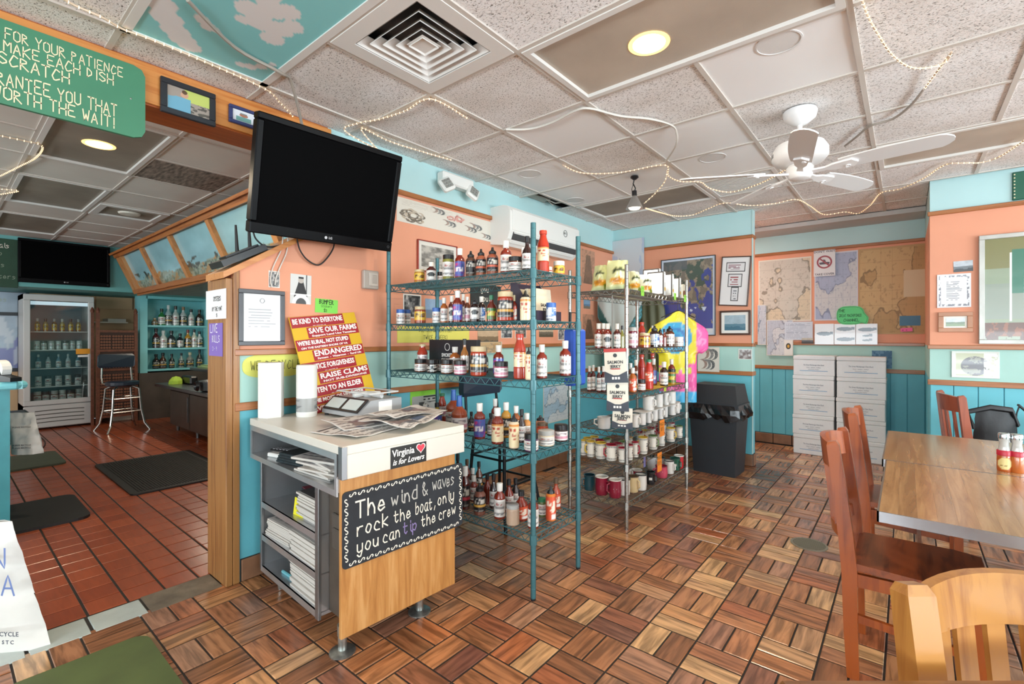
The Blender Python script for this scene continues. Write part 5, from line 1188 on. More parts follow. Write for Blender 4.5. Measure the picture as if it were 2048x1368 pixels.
# chalkboard
cb = side_frame('chalkboard_sign', 'chalkboard with the wind and waves tip verse on the counter front panel', 'sign', .345, .548, -.0295)
bw, bh = .330, .160; P = []
for sx, sz, a0 in ((1, 1, 0), (-1, 1, 90), (-1, -1, 180), (1, -1, 270)):
    for k in range(5): a = math.radians(a0+k*22.5); P.append((sx*(bw-.018)+.018*math.cos(a), 0, sz*(bh-.018)+.018*math.sin(a)))
MB().prism(P, (0, -.006, 0)).build('board', mat('chalkboard_dark', '23272d', .7, noise=.25, nscale=12), cb)
DIM = mat('chalk_dim2', 'b9b8b2', .9)
for s_, u0, u1, z, h, m in (('The', .09, .31, .040, .070, M_CHALK), ('wind', .355, .575, .046, .060, DIM), ('&', .615, .665, .052, .062, DIM), ('waves', .705, .915, .060, .058, DIM),
        ('rock', .10, .335, -.036, .056, M_CHALK), ('the', .375, .515, -.034, .052, M_CHALK), ('boat,', .555, .735, -.028, .054, M_CHALK), ('only', .755, .915, -.018, .052, M_CHALK),
        ('you', .10, .26, -.108, .052, M_CHALK), ('can', .29, .425, -.105, .050, M_CHALK), ('tip', .45, .565, -.100, .052, M_CHALKP), ('the', .605, .735, -.096, .050, M_CHALK), ('crew', .765, .93, -.092, .052, M_CHALK)):
    hand(cb, s_, h, -bw+u0*2*bw, z, -.0062, m, wd=.11, jit=.04, seed=len(s_), fit=(u1-u0)*2*bw)
def scroll(r=.0095):
    pts = [];
    for k in range(14): a = k/13*4.2; q = r*(.25+.75*k/13); pts.append((-r*1.1+q*math.cos(a+2.2), q*math.sin(a+2.2)))
    return pts+[(-x, -z) for x, z in pts[::-1]]
sc_ = MB(); b0 = scroll()
def add_scroll(cx_, cz_, ang):
    P = [(cx_+x*math.cos(ang)-z*math.sin(ang), cz_+x*math.sin(ang)+z*math.cos(ang)) for x, z in b0]; _ribbon(sc_, P, .0042, .0008)
for k in range(15): x = -bw+.045+k*(2*bw-.09)/14; add_scroll(x, bh-.016, 0); add_scroll(x, -bh+.016, 0)
for k in range(7): z = -bh+.045+k*(2*bh-.09)/6; add_scroll(-bw+.016, z, math.pi/2); add_scroll(bw-.016, z, math.pi/2)
sc_.build('scroll_border', M_CHALK, cb, loc=(0, -.0062, 0))

# --- on the counter top (z .905)
ZT = .9055
def news(U, V, seed=1, cols=4):
    img = fill(U, 'd2cdc8'); img = over(img, (lines(U, V, .04, .96, .05, .70, 30, seed, .5, 28)*((np.mod(U*cols, 1) > .08))*.75), '6d6a6a')
    img = over(img, lines(U, V, .05, .8, .74, .80, 1, seed, .7, 9), '3a3838'); img = over(img, lines(U, V, .05, .95, .86, .97, 1, seed+3, .62, 8), '2f2d2e')
    rs = random.Random(seed)
    for k in range(3):
        x, y, w, h = rs.uniform(.05, .6), rs.uniform(.1, .5), rs.uniform(.2, .35), rs.uniform(.14, .26); m = rect(U, V, x, x+w, y, y+h)
        c = C3(('6d5a60', '5c5f68', '7a6a68', '4e5a70')[k % 4 if seed % 2 else (k+1) % 4]); n = fbm(U*14, V*14, seed+k)[..., None]; img = over(img, m, fill(U, c)*(.7+.7*n))
    return img
def flat_sheet(name, label, cat, loc, rz, w, h, paint, n=(40, 30), th=.002, wave=0, group=None, seed=1, tilt=(0, 0)):
    wp = (lambda U, V: -wave*np.clip(fbm(U*2.2+seed, V*1.6, seed, 2)-.25, 0, 1)*1.6) if wave else None
    me = sheet_mesh(name, w, h, paint, n[0], n[1], th, wp); me.transform(Matrix.Rotation(-math.pi/2, 4, 'X'))
    o = link(name, me, None, loc); o.rotation_euler = (tilt[0], tilt[1], rz); return tag(o, label, cat, group)
for k, (x, y, a, w, h, lab) in enumerate(((-.27, .24, .25, .34, .30, 'open newspaper spread at the front corner of the white counter'), (-.36, .36, -.1, .42, .30, 'open newspaper lying across the middle of the white counter'),
       (-.21, .44, .45, .36, .28, 'newspaper page overhanging toward the racks on the white counter'), (-.30, .53, .2, .40, .22, 'folded newspaper at the back edge of the white counter'))):
    p = cw(x, y, ZT+.0005+k*.013); flat_sheet('newspaper', lab, 'newspaper', p, CR+a+math.pi/2, w, h, lambda U, V, k=k: news(U, V, k+2), (46, 40), .0015, .022+.004*k, 'newspapers on the white counter', k+1)
# wrapped paper rolls
x, y = onZ(536, 836, ZT); t = thing('paper_roll', 'plain white six-sided paper roll standing on the white counter', 'paper roll', (x-.03, y+.03, ZT), .4); P = [(.068*math.cos(a), .068*math.sin(a), 0) for a in [math.pi/3*k for k in range(6)]]
MB().prism(P, (0, 0, .305)).build('wrapper', mat('paper_wrap', 'dddcd8', .5), t)
x, y = onZ(592, 830, ZT); t = thing('paper_roll', 'round white paper roll with a grey printed band on the white counter', 'paper roll', (x+.085, y+.02, ZT), 0); MB().lathe([(0, 0), (.052, 0), (.055, .01), (.055, .28), (.052, .29), (.018, .29), (.018, .27), (0, .27)], 24).build('roll', mat('paper_wrap', 'dddcd8', .5), t, 40)
def band(U, V): return over(over(fill(U, '9a9a98'), rect(U, V, .2, .42, 0, 1), 'd9d9d6'), lines(U, V, .05, .95, .1, .9, 8, 4, .5, 20)*.7, '5d6164')
def label_mesh(name, r, z0, z1, paint, nu=28, nv=12, a0=0):
    u = np.linspace(0, 1, nu+1); v = np.linspace(0, 1, nv+1); U, V = np.meshgrid(u, v); A = 2*math.pi*U+a0
    pts = np.stack([r*np.cos(A), r*np.sin(A), z0+(z1-z0)*V], -1).reshape(-1, 3); i = (np.arange(nv)[:, None]*(nu+1)+np.arange(nu)[None, :]).ravel()
    me = bpy.data.meshes.new(name); me.from_pydata(pts.tolist(), [], np.stack([i, i+1, i+nu+2, i+nu+1], -1).tolist())
    ink = np.ones((len(pts), 4)); ink[:, :3] = lin_np(paint(U, V)).reshape(-1, 3); me.color_attributes.new('ink', 'FLOAT_COLOR', 'POINT').data.foreach_set('color', ink.ravel())
    me.materials.append(print_gloss()); me.polygons.foreach_set('use_smooth', [True]*(nu*nv)); return me
link('printed_band', label_mesh('printed_band', .0555, .03, .105, band), t)
# bumper sticker board leaning on the wall
bt_, bb_ = Vector((-2.815, 1.555, 1.492)), Vector((-2.655, 1.625, .911)); up = (bt_-bb_); Hh = up.length; up.normalize(); rt = Vector((0, 1, 0)); rt = (rt-up*rt.dot(up)).normalized(); nrm = rt.cross(up)
sb = thing('sticker_board', 'yellow board of red bumper stickers leaning against the wall', 'sign', bb_); Mx = Matrix((rt, -nrm, up)).transposed().to_4x4(); Mx.translation = bb_; sb.matrix_world = Mx
Wb = .445; B(-Wb/2, Wb/2, 0, .006, 0, Hh).build('board', mat('board_yellow', 'd5ab20', .5), sb); MS = mat('bumper_red', '9f1b2c', .45)
rows = (('BE KIND TO EVERYONE', '', 0, .80, 1.0), ('SAVE OUR FARMS', 'Support Land Use Taxation', .20, 1.0, 1.05), ("WE'RE RURAL, NOT STUPID", 'ON THE EASTERN SHORE OF VA', 0, .82, .8), ('ENDANGERED', 'Farmers  -  Watermen  -  Rural Life', .20, 1.0, 1.15),
        ('PRACTICE FORGIVENESS', '', 0, .82, 1.0), ('RAISE CLAMS', 'NOT SUB-DIVISIONS', .20, 1.0, 1.0), ('LISTEN TO AN ELDER', '', 0, .85, 1.0), ('THE MOST OF HEMPSTER', '', 0, .85, .7), ('EVERYWHERE', '', 0, .7, .8))
zt = Hh
for k, (a, b, u0, u1, sc) in enumerate(rows):
    hgt = .071 if k < 7 else .047; x0, x1 = -Wb/2+.003+u0*(Wb-.006), -Wb/2+.003+u1*(Wb-.006); z1, z0 = zt-.002, zt-hgt+.002; zt -= hgt
    s_ = B(x0, x1, -.001, -.0002, z0, z1).build('bumper_sticker', MS, sb)
    fit = (x1-x0)*.94; me = type_mesh('lettering', a, .042*min(sc, 1.1), M_PW, bold=.0011); wd = max(v.co.x for v in me.vertices)-min(v.co.x for v in me.vertices)
    me.transform(Matrix.Diagonal((fit/wd, 1, 1.05, 1))); link('lettering', me, s_, ((x0+x1)/2, -.0016, (z0+z1)/2+(.010 if b else .003)))
    if b:
        me = type_mesh('lettering', b, .017, M_PW, bold=.0004); wd = max(v.co.x for v in me.vertices)-min(v.co.x for v in me.vertices); me.transform(Matrix.Diagonal((fit*.92/wd, 1, 1, 1))); link('lettering', me, s_, ((x0+x1)/2, -.0016, z0+.013))
    else:
        me = type_mesh('lettering', 'www . eastern shore . org', .008, M_PW); link('lettering', me, s_, ((x0+x1)/2, -.0016, z0+.006))
# scale
t = thing('price_scale', 'grey digital price scale with two displays on the white counter', 'scale', (-2.43, 1.565, ZT), .04); t.scale = (.92, 1.0, 1.12)
M_SCL = mat('scale_grey', 'a7a8aa', .35, .3)
MB().prism([(-.19, -.13, .012), (-.19, .16, .012), (-.19, .16, .088), (-.19, -.05, .088), (-.19, -.13, .03)], (.38, 0, 0)).build('body', M_SCL, t)
for sx in (-.17, .17):
    for sy in (-.11, .14): MB().lathe([(.012, 0), (.014, .014), (0, .014)], 10, (sx, sy, 0)).build('rubber_foot', M_BLACK, t)
MB().prism([(-.18, -.128, .033), (-.18, -.054, .088), (-.18, -.058, .094), (-.18, -.132, .038)], (.355, 0, 0)).build('display_panel', M_BLACK, t)
for x0 in (-.165, .01): MB().prism([(x0, -.123, .044), (x0, -.068, .085), (x0, -.07, .0875), (x0, -.125, .0465)], (.145, 0, 0)).build('display', mat('lcd_pale', 'bfc8c6', .3), t)
MB().tube([(-.15, .05, .10), (0, .05, .108), (.15, .05, .10)], .012, 6).tube([(0, -.04, .10), (0, .05, .108), (0, .14, .10)], .012, 6).lathe([(.02, .085), (.03, .10), (.014, .115), (0, .115)], 12, (0, .05, 0)).build('platter_spider', mat('scale_plastic', 'c9c9c7', .35), t)
MB().tube([(-.17, -.045, .118), (.17, -.045, .118), (.17, .15, .118), (-.17, .15, .118)], .004, 5, closed=True).tube([(-.15, .05, .104), (-.17, .05, .118)], .004, 5).tube([(.15, .05, .104), (.17, .05, .118)], .004, 5).build('platter_rim', mat('scale_plastic', 'c9c9c7', .35), t)
B(.1905, .1915, 0, .09, .03, .08).build('rating_label', M_PW, t)
# --- in the tray (z .714)
def item(name, label, cat, x, y, z, rz=0, group=None): return thing(name, label, cat, cw(x, y, z), CR+rz, group)
t = item('remote_control', 'black remote control in the counter tray', 'remote control', -.845, .14, .7146, .35); B(-.12, .12, -.024, .024, 0, .02, .005).build('body', M_BLACK, t)
for i in range(8):
    for j in range(3): B(-.1+i*.024, -.086+i*.024, -.018+j*.013, -.009+j*.013, .019, .023).build('button', mat('button_pale', '8f9094', .5), t)
t = item('remote_control', 'white remote control beside the black one in the counter tray', 'remote control', -.77, .075, .7146, .25); B(-.10, .10, -.02, .02, 0, .022, .005).build('body', M_WHITE, t); B(.0, .05, -.012, .012, .0215, .0235).build('window', mat('lcd_pale', 'bfc8c6', .3), t)
t = item('folded_cloth', 'folded dark teal cloths in the counter tray', 'cloth', -.60, .13, .7146, .2); m = mat('cloth_dark', '1e2a2e', .85, noise=.4, nscale=30, bump=.5, bscale=40)
for k in range(4): B(-.13+.008*k, .12-.006*k, -.09, .09-.01*k, .002+k*.013, .014+k*.013, .005).build('fold', m, t)
for k in range(7):
    a = (.1, -.08, .22, .0, .15, -.1, .3)[k]; p = cw(-.335+.03*(k % 3)-.02, .13+.012*(k % 2), .7148+k*.0105)
    flat = item('magazine', ('bottom', 'second', 'third', 'fourth', 'fifth', 'sixth', 'topmost')[k]+' leaflet of the pile in the counter tray', 'magazine', 0, 0, 0, 0, 'leaflets in the counter tray'); flat.location = p; flat.rotation_euler = (0, 0, CR+a)
    B(-.15, .15, -.10, .10, 0, .0095, .002).build('pages', mat('paper_pages', 'c8c3bc', .7, noise=.08, nscale=60, stretch=(.1, .1, 8)), flat)
    if k >= 4: me = sheet_mesh('cover', .298, .198, lambda U, V, k=k: over(over(lines(U, V, .05, .95, .1, .6, 9, k, .5, 14)[..., None]*0+fill(U, 'd9d8d8'), lines(U, V, .05, .95, .08, .55, 8, k, .5, 14), '70707a'), rect(U, V, .05, .95, .66, .92), ('8e5560', 'c9c9c9', '9a4658')[k-4]), 30, 22, .0006); me.transform(Matrix.Rotation(-math.pi/2, 4, 'X')); link('cover', me, flat, (0, 0, .0096))
# --- on the shelves
def stack(label, x, y, z, w, d, h, rz, n, top=None, lean=0):
    t = item('newspaper_stack', label, 'newspapers', x, y, z, rz); mb = MB(); rs = random.Random(int(x*100+z*1000)); q = h/n
    for k in range(n): ox, oy = rs.uniform(-.008, .008)+lean*k/n, rs.uniform(-.006, .006); mb.box(-w/2+ox, w/2+ox, -d/2+oy, d/2+oy, k*q, (k+.86)*q)
    mb.build('folded_papers', mat('paper_pages', 'c8c3bc', .7, noise=.08, nscale=60, stretch=(.1, .1, 8)), t)
    me = sheet_mesh('top_page', w*.96, d*.96, lambda U, V: news(U, V, n) if top is None else top(U, V), 30, 24, .0008); me.transform(Matrix.Rotation(-math.pi/2, 4, 'X')); link('top_page', me, t, (lean, 0, h+.0003)); return t
oval = lambda U, V: over(over(over(fill(U, '4e4b4c'), disc(U, V, .5, .5, .34, .8), 'b9b5b2'), disc(U, V, .5, .5, .27, .8), '5a5656'), lines(U, V, .3, .7, .42, .58, 2, 3, .6, 5), 'cfcac6')
stack('newspaper pile with a dark oval emblem on the upper counter shelf', -.455, .20, .4555, .27, .25, .125, 0, 11, oval)
stack('newspaper pile slumped on the middle counter shelf, nearer the wall', -.80, .18, .2775, .27, .24, .088, .05, 9, None, .01); stack('newspaper pile on the middle counter shelf, nearer the front panel', -.475, .18, .2775, .30, .26, .112, 0, 11)
stack('tall newspaper pile on the lowest counter shelf', -.475, .19, .1055, .30, .27, .155, 0, 14)
t = item('cash_box', 'flat black and maroon box on the upper counter shelf', 'box', -.72, .27, .4555, -.1); B(-.13, .13, -.07, .07, 0, .055, .003).build('body', mat('box_navy', '22242c', .4), t); B(-.128, .128, -.068, .068, .0545, .058).build('lid_print', mat('box_maroon', '7a2a38', .5), t); B(-.132, -.128, -.06, .06, .008, .048).build('end_label', M_PW, t)
t = item('notice_card', 'bright yellow folded card leaning on the papers on the upper counter shelf', 'card', -.585, .075, .4555, .1); t.rotation_euler = (-.12, 0, CR+.1); B(-.045, .045, 0, .0015, 0, .085).build('card', mat('card_yellow', 'e6dc22', .6), t)
for k in range(4): hand(t, ('SALE', 'ALL', 'NEWS', '50')[k], .014, 0, .064-k*.018, -.0006, M_INK, align='C')
t = item('pen', 'pale blue pen lying on the lowest counter shelf', 'pen', -.68, .085, .1125, .05); MB().lathe([(0, -.11), (.008, -.10), (.009, -.09), (.009, .02), (.006, .03), (.004, .11), (0, .115)], 8, axis='x').build('barrel', mat('pen_blue', '6fb7c4', .3), t)
# router on the raked cap
ry = 1.14; rz_ = rake(ry)+.036; t = thing('router', 'black wedge-shaped router with two antennas on the raked cap of the half wall', 'router', (-2.93, ry+.02, rz_), math.pi/2); t.rotation_euler = (0, -.50, math.pi/2); t.location = (-2.95, 1.13, rake(1.13)+.045)
MB().prism([(-.14, -.09, 0), (.12, -.10, 0), (.15, 0, 0), (.12, .10, 0), (-.14, .09, 0)], (0, 0, .035)).prism([(-.09, -.05, .035), (.10, -.06, .035), (.10, .06, .035), (-.09, .05, .035)], (0, 0, .012)).build('body', M_BLACK, t)
for x in (.02, .10): a = MB().tube([(0, 0, 0), (0, 0, .17)], [.011, .006], 6).build('antenna', M_BLACK, t, loc=(x, .07, .03)); a.rotation_euler = (0, .45, 0)
# ================================================================ wire racks and what stands on them
def wire_rack(name, label, loc, rz, L, D, hp, zs, m, mfoot):
    """posts at the corners; local x along the long side, local y into the depth"""
    t = thing(name, label, 'wire rack', loc, rz)
    pm = MB().lathe([(.0, .0), (.012, 0), (.0142, .02), (.0138, .03)], 10).lathe([(.0140, .03), (.0140, hp), (0, hp)], 12).mesh('post', m, 40)
    gm_ = MB()
    for k in range(int(hp/.05)): gm_.lathe([(.0140, .06+k*.05-.0015), (.0149, .06+k*.05), (.0140, .06+k*.05+.0015)], 12)
    gmm = gm_.mesh('groove_rings', m); ft = MB().lathe([(0, 0), (.013, 0), (.013, .018), (0, .018)], 12).mesh('foot', mfoot)
    for x in (0, L):
        for y in (0, D):
            p = link('post', pm, t, (x, y, 0)); link('groove_rings', gmm, p); link('foot', ft, p, (0, 0, -.001))
    e = .022; r = .0032
    edge = MB(); zz = -.038
    for z in (0, zz):
        edge.tube([(e, 0, z), (L-e, 0, z)], r, 6).tube([(e, D, z), (L-e, D, z)], r, 6).tube([(0, e, z), (0, D-e, z)], r, 6).tube([(L, e, z), (L, D-e, z)], r, 6)
    def zig(a, b, n):
        P = [Vector(a).lerp(Vector(b), k/n)+Vector((0, 0, zz if k % 2 else 0)) for k in range(n+1)]
        for p, q in zip(P, P[1:]): edge.tube([p, q], .0022, 4, caps=False)
    n = int(L/.036)//2*2; zig((e, 0, 0), (L-e, 0, 0), n); zig((e, D, 0), (L-e, D, 0), n); n = int(D/.036)//2*2; zig((0, e, 0), (0, D-e, 0), n); zig((L, e, 0), (L, D-e, 0), n)
    em = edge.mesh('truss_edge', m)
    dk = MB(); n = int(L/.024)
    for k in range(1, n): x = L*k/n; dk.tube([(x, 0, -.001), (x, D, -.001)], .0020, 4, caps=False)
    for y in (D*.33, D*.66): dk.tube([(0, y, -.006), (L, y, -.006)], .004, 5, caps=False)
    dm = dk.mesh('wire_deck', m); cm = MB().lathe([(.0145, -.045), (.0196, -.045), (.0182, .006), (.0145, .006)], 12).mesh('collar', m)
    for z in zs:
        s = link('shelf', em, t, (0, 0, z)); link('wire_deck', dm, s)
        for x in (0, L):
            for y in (0, D): link('collar', cm, s, (x, y, 0))
    return t
M_TEALW = mat('teal_epoxy', '3d6c73', .4, .3, noise=.08, nscale=20, coat=.2); M_CHRW = mat('chrome_wire', 'a3a19c', .22, .92)
TR = dict(x0=-2.705, x1=-1.48, y0=1.965, y1=2.400); TZ = (.33, .75, 1.125, 1.437, 1.70)
wire_rack('wire_rack', 'teal wire rack of sauce bottles standing along the left wall', (TR['x0'], TR['y0'], 0), 0, TR['x1']-TR['x0'], TR['y1']-TR['y0'], 1.94, TZ, M_TEALW, M_BLACK)
CH = dict(x0=-1.985, x1=-1.515, y0=3.10, y1=4.285); CZ = (.185, .453, .675, .94, 1.266, 1.69)
wire_rack('wire_rack', 'chrome wire rack of mugs and bottles behind the teal rack', (CH['x1'], CH['y0'], 0), math.pi/2, CH['y1']-CH['y0'], CH['x1']-CH['x0'], 1.86, CZ, M_CHRW, M_CHRW)

# ---- product kit: shapes share meshes, each product is a thing with its own parts
GLS = {}
def liq(c): return mat('sauce_'+c, c, .10, noise=.12, nscale=30, coat=.6)
def capm(c): return mat('cap_'+c, c, .35)
def lab_paint(st):
    def p(U, V):
        s = st[0]; ink = '77777a'; U2 = np.mod(U*2, 1)
        if s == 'w': img = over(fill(U, 'e4e1dc'), lines(U2, V, .10, .90, .12, .90, 9, 3, .45, 7), '8b8a8a'); img = over(img, rect(U2, V, .2, .8, .64, .86), 'c9c5c0'); img = over(img, ((V > .68) & (V < .82) & (U2 > .28) & (U2 < .72) & (fbm(U*30, V*8, 2) > .45)).astype(float), '9c3b3b')
        elif s == 'e': img = over(fill(U, 'e2dfda'), disc(U2, V, .5, .6, .22, .8), '222224'); img = over(img, lines(U2, V, .1, .9, .05, .35, 5, 4, .45, 8), '808084')
        elif s == 'p': img = over(fill(U, '6d4aa0'), (fbm(U*6, V*4, 3) > .5).astype(float), '4f63ae'); img = over(img, (fbm(U*7, V*5, 9) > .55).astype(float), 'c2407e'); img = over(img, ((V > .35) & (V < .6) & (U2 > .2) & (U2 < .75) & (fbm(U*26, V*9, 5) > .42)).astype(float), 'efeaf2')
        elif s == 'k': img = over(fill(U, '26262a'), rect(U2, V, .0, 1, .30, .46), st[1] if len(st) > 1 else 'd9a84f'); img = over(img, ((V > .55) & (V < .88) & (U2 > .2) & (U2 < .8) & (fbm(U*24, V*10, 6) > .5)).astype(float), 'd7d2c8'); img = over(img, lines(U2, V, .1, .9, .04, .24, 3, 5, .5, 8), '9a968e')
        elif s == 'y': img = over(fill(U, 'd9b23a'), ((V > .4) & (V < .85) & (U2 > .2) & (U2 < .8) & (fbm(U*18, V*7, 7) > .48)).astype(float), '5c3a24'); img = over(img, rect(U, V, 0, 1, 0, .14), 'b8452f')
        elif s == 'm': img = over(fill(U, 'e6dede'), ((V > .18) & (V < .48)).astype(float)*(fbm(U*9, V*3, 8) > .35), 'd59aac'); img = over(img, ((V > .52) & (V < .85) & (U2 > .2) & (U2 < .8) & (fbm(U*26, V*9, 3) > .5)).astype(float), '8a8088')
        elif s == 'c': img = over(fill(U, 'ecdcb4'), ((V > .3) & (V < .8) & (fbm(U*14, V*10, 5) > .60)).astype(float), 'b54a3c'); img = over(img, rect(U, V, 0, 1, .86, 1), 'd98f4a')
        elif s == 'b': img = over(fill(U, 'dfe4ec'), ((V > .35) & (fbm(U*10, V*6, 5) > .52)).astype(float), '3d6db4'); img = over(img, lines(U2, V, .1, .9, .05, .3, 4, 5, .5, 8), '6c7a90')
        elif s == 'o': img = over(fill(U, 'd9583a'), ((V > .3) & (V < .8) & (U2 > .2) & (U2 < .8) & (fbm(U*20, V*9, 6) > .5)).astype(float), 'f0e2cf'); img = over(img, rect(U2, V, .55, .9, .06, .26), 'efece6')
        elif s == 'g': img = over(fill(U, '3f7a3f'), ((V > .3) & (V < .75) & (U2 > .2) & (U2 < .8)).astype(float), 'c9c24a'); img = over(img, (fbm(U*16, V*9, 6) > .6).astype(float)*.7, 'b03a2e')
        elif s == 'f': img = over(fill(U, '1e1f22'), (fbm(U*12, V*9, 4) > .54).astype(float), 'cfcac2')
        else: img = fill(U, 'dddddd')
        return img
    return p
PROF = {
 'bbq': dict(body=[(0, 0), (.92, 0), (1, .015), (1, .60), (.90, .67), (.50, .735), (.44, .77), (.44, .80)], cap=[(.50, .775), (.52, .78), (.56, .99), (.52, 1.0), (0, 1.0)], lab=(.07, .56)),
 'woozy': dict(body=[(0, 0), (.94, 0), (1, .012), (1, .52), (.88, .60), (.46, .70), (.38, .76), (.38, .86)], cap=[(.43, .82), (.47, .825), (.47, .99), (.43, 1), (0, 1)], lab=(.08, .50)),
 'squeeze': dict(body=[(0, 0), (.94, 0), (1, .02), (1, .62), (.84, .70), (.52, .755), (.50, .78)], cap=[(.62, .75), (.64, .76), (.64, .84), (.46, .87), (.26, .90), (.20, .99), (.14, 1), (0, 1)], lab=(.12, .60)),
 'nozzle': dict(body=[(0, 0), (.95, 0), (1, .015), (1, .72), (.80, .765), (.70, .78)], cap=[(.74, .77), (.76, .78), (.70, .83), (.30, .88), (.16, .98), (0, 1)], lab=(.04, .70)),
 'jar': dict(body=[(0, 0), (.93, 0), (1, .03), (1, .76), (.93, .82), (.86, .84)], cap=[(.90, .82), (.94, .825), (.94, .985), (.90, 1), (0, 1)], lab=(.13, .70)),
 'squat': dict(body=[(0, 0), (.93, 0), (1, .04), (1, .64), (.92, .72), (.90, .74)], cap=[(.95, .70), (.98, .71), (.98, .98), (.94, 1), (0, 1)], lab=(.10, .62)),
 'spice': dict(body=[(0, 0), (.97, 0), (1, .01), (1, .74), (.97, .76)], cap=[(.98, .74), (1.01, .75), (1.01, .985), (.98, 1), (0, 1)], lab=(.02, .73)),
 'passata': dict(body=[(0, 0), (.92, 0), (1, .02), (1, .24), (.95, .26), (.95, .60), (1, .62), (.92, .70), (.60, .82), (.54, .87), (.54, .93)], cap=[(.60, .91), (.62, .915), (.62, .985), (.58, 1), (0, 1)], lab=(.27, .59)),
 'big': dict(body=[(0, 0), (.92, 0), (1, .02), (1, .50), (.90, .58), (.50, .66), (.34, .72), (.30, .75)], cap=[(.36, .70), (.38, .71), (.30, .96), (.34, .965), (.34, 1), (0, 1)], lab=(.10, .42)),
}
def pmesh(kind, part, key, f):
    k = (kind, part, key)
    if k not in GLS: GLS[k] = f()
    return GLS[k]
def product(name, label, cat, loc, kind, r, h, body, cap, lst, group, rz=0):
    """unit meshes (r=1, h=1) shared by kind; each part scaled to the thing's size"""
    p = PROF[kind]; t = thing(name, label, cat, loc, rz, group); S = (r, r, h)
    b = link('body', pmesh(kind, 'body', body, lambda: MB().lathe(p['body'], 14).mesh('body', liq(body), 40)), t); b.scale = S
    c = link('cap' if kind not in ('jar', 'squat', 'spice') else 'lid', pmesh(kind, 'cap', cap, lambda: MB().lathe(p['cap'], 14).mesh('cap', capm(cap), 40)), t); c.scale = S
    if lst:
        z0, z1 = p['lab']; l = link('label', pmesh(kind, 'label', str(lst), lambda: label_mesh('label', 1.015 if kind != 'passata' else .965, z0, z1, lab_paint(lst), 24, 14)), t); l.scale = S
    return t
ORD = ['first', 'second', 'third', 'fourth', 'fifth', 'sixth', 'seventh', 'eighth', 'ninth', 'tenth', '11th', '12th', '13th', '14th', '15th', '16th', '17th', '18th', '19th', '20th']
LBW = {'w': 'white label', 'e': 'round emblem', 'p': 'purple label', 'k': 'black label', 'y': 'yellow label', 'm': 'pink-banded label', 'c': 'cream label', 'b': 'blue-white label', 'o': 'orange label', 'g': 'green label', 'f': 'dark floral label'}
CAPW = {'e6e3dd': 'white', '1b1b1d': 'black', 'cdb98f': 'cream', '2f62b0': 'blue', '2c7a55': 'green', 'c23a22': 'red', 'a9a9a6': 'silver', '5c4a38': 'brown'}
W_, K_, T_, B_, G_, R_, S_ = 'e6e3dd', '1b1b1d', 'cdb98f', '2f62b0', '2c7a55', 'c23a22', 'a9a9a6'
CATS = {'jar': 'jar', 'squat': 'jar', 'spice': 'jar'}
NOUN = {'bbq': 'sauce bottle', 'woozy': 'sauce bottle', 'squeeze': 'squeeze bottle', 'nozzle': 'squeeze bottle', 'jar': 'jar', 'squat': 'small jar', 'spice': 'spice jar', 'passata': 'tall sauce bottle', 'big': 'big sauce bottle'}
def shelf_items(zsh, items, where, group, place_fn, bounds, org, s, yaw=0):
    """items: (x, base, top, width, row, kind, body, cap, label) measured on the photo at org + /s; row = distance in from the shelf's edge"""
    items = sorted(items, key=lambda i: i[0]); done = []
    for n, (x, base, top, wd, row, kind, body, cap, lst) in enumerate(items):
        px = org[0]+x/s; hp = (base-top)/s; wp = wd/s
        best = None
        for k in range(40):
            P = place_fn(px, row+k*.012); d = depth(*P); r = max(.012, wp*d/FPX/2); h = hp*d/FPX
            P = (min(max(P[0], bounds[0]+r), bounds[1]-r), min(max(P[1], bounds[2]+r), bounds[3]-r))
            c = min([math.hypot(P[0]-q[0], P[1]-q[1])-r-q[2] for q in done] or [1])
            if best is None or c > best[0]: best = (c, P, r, h)
            if c > .001: break
        c, P, r, h = best
        if c < 0: r = max(.008, r+c-.001)
        done.append((*P, r))
        cw_ = CAPW.get(cap, ''); lw = LBW.get(lst[0], '') if lst else 'unlabelled'
        lab = '%s-capped %s, %s, %s from the %s' % (cw_, NOUN[kind], lw, ORD[n], where)
        nm = {'bbq': 'sauce_bottle', 'woozy': 'sauce_bottle', 'squeeze': 'squeeze_bottle', 'nozzle': 'squeeze_bottle', 'jar': 'jar', 'squat': 'jar', 'spice': 'spice_jar', 'passata': 'sauce_bottle', 'big': 'sauce_bottle'}[kind]
        ang = math.atan2(-P[1], -P[0])-math.pi/2
        product(nm, lab, CATS.get(kind, 'bottle'), (P[0], P[1], zsh+.0035), kind, r, h, body, cap, lst, group, ang)
def at_front(px, row): X, _ = onY(px, 600, TR['y0']+row); return (X, TR['y0']+row)
def at_end(px, row): Y, _ = onX(px, 600, TR['x1']-row); return (TR['x1']-row, Y)
def teal_place(px, row): return at_front(px, row) if px < 1069 else at_end(px, row)
TB_ = (TR['x0']+.01, TR['x1']-.01, TR['y0']+.008, TR['y1']-.008)
def tshelf(z, items, where, org, s): shelf_items(z, items, where, 'sauces and jars on the teal wire rack', teal_place, TB_, org, s)
RED, DRD, ORG, DRK, BRN, PNK, OLV, TOM = '7c2614', '521810', 'a8591d', '2a1512', '66331c', 'a86546', '85823a', 'a93019'
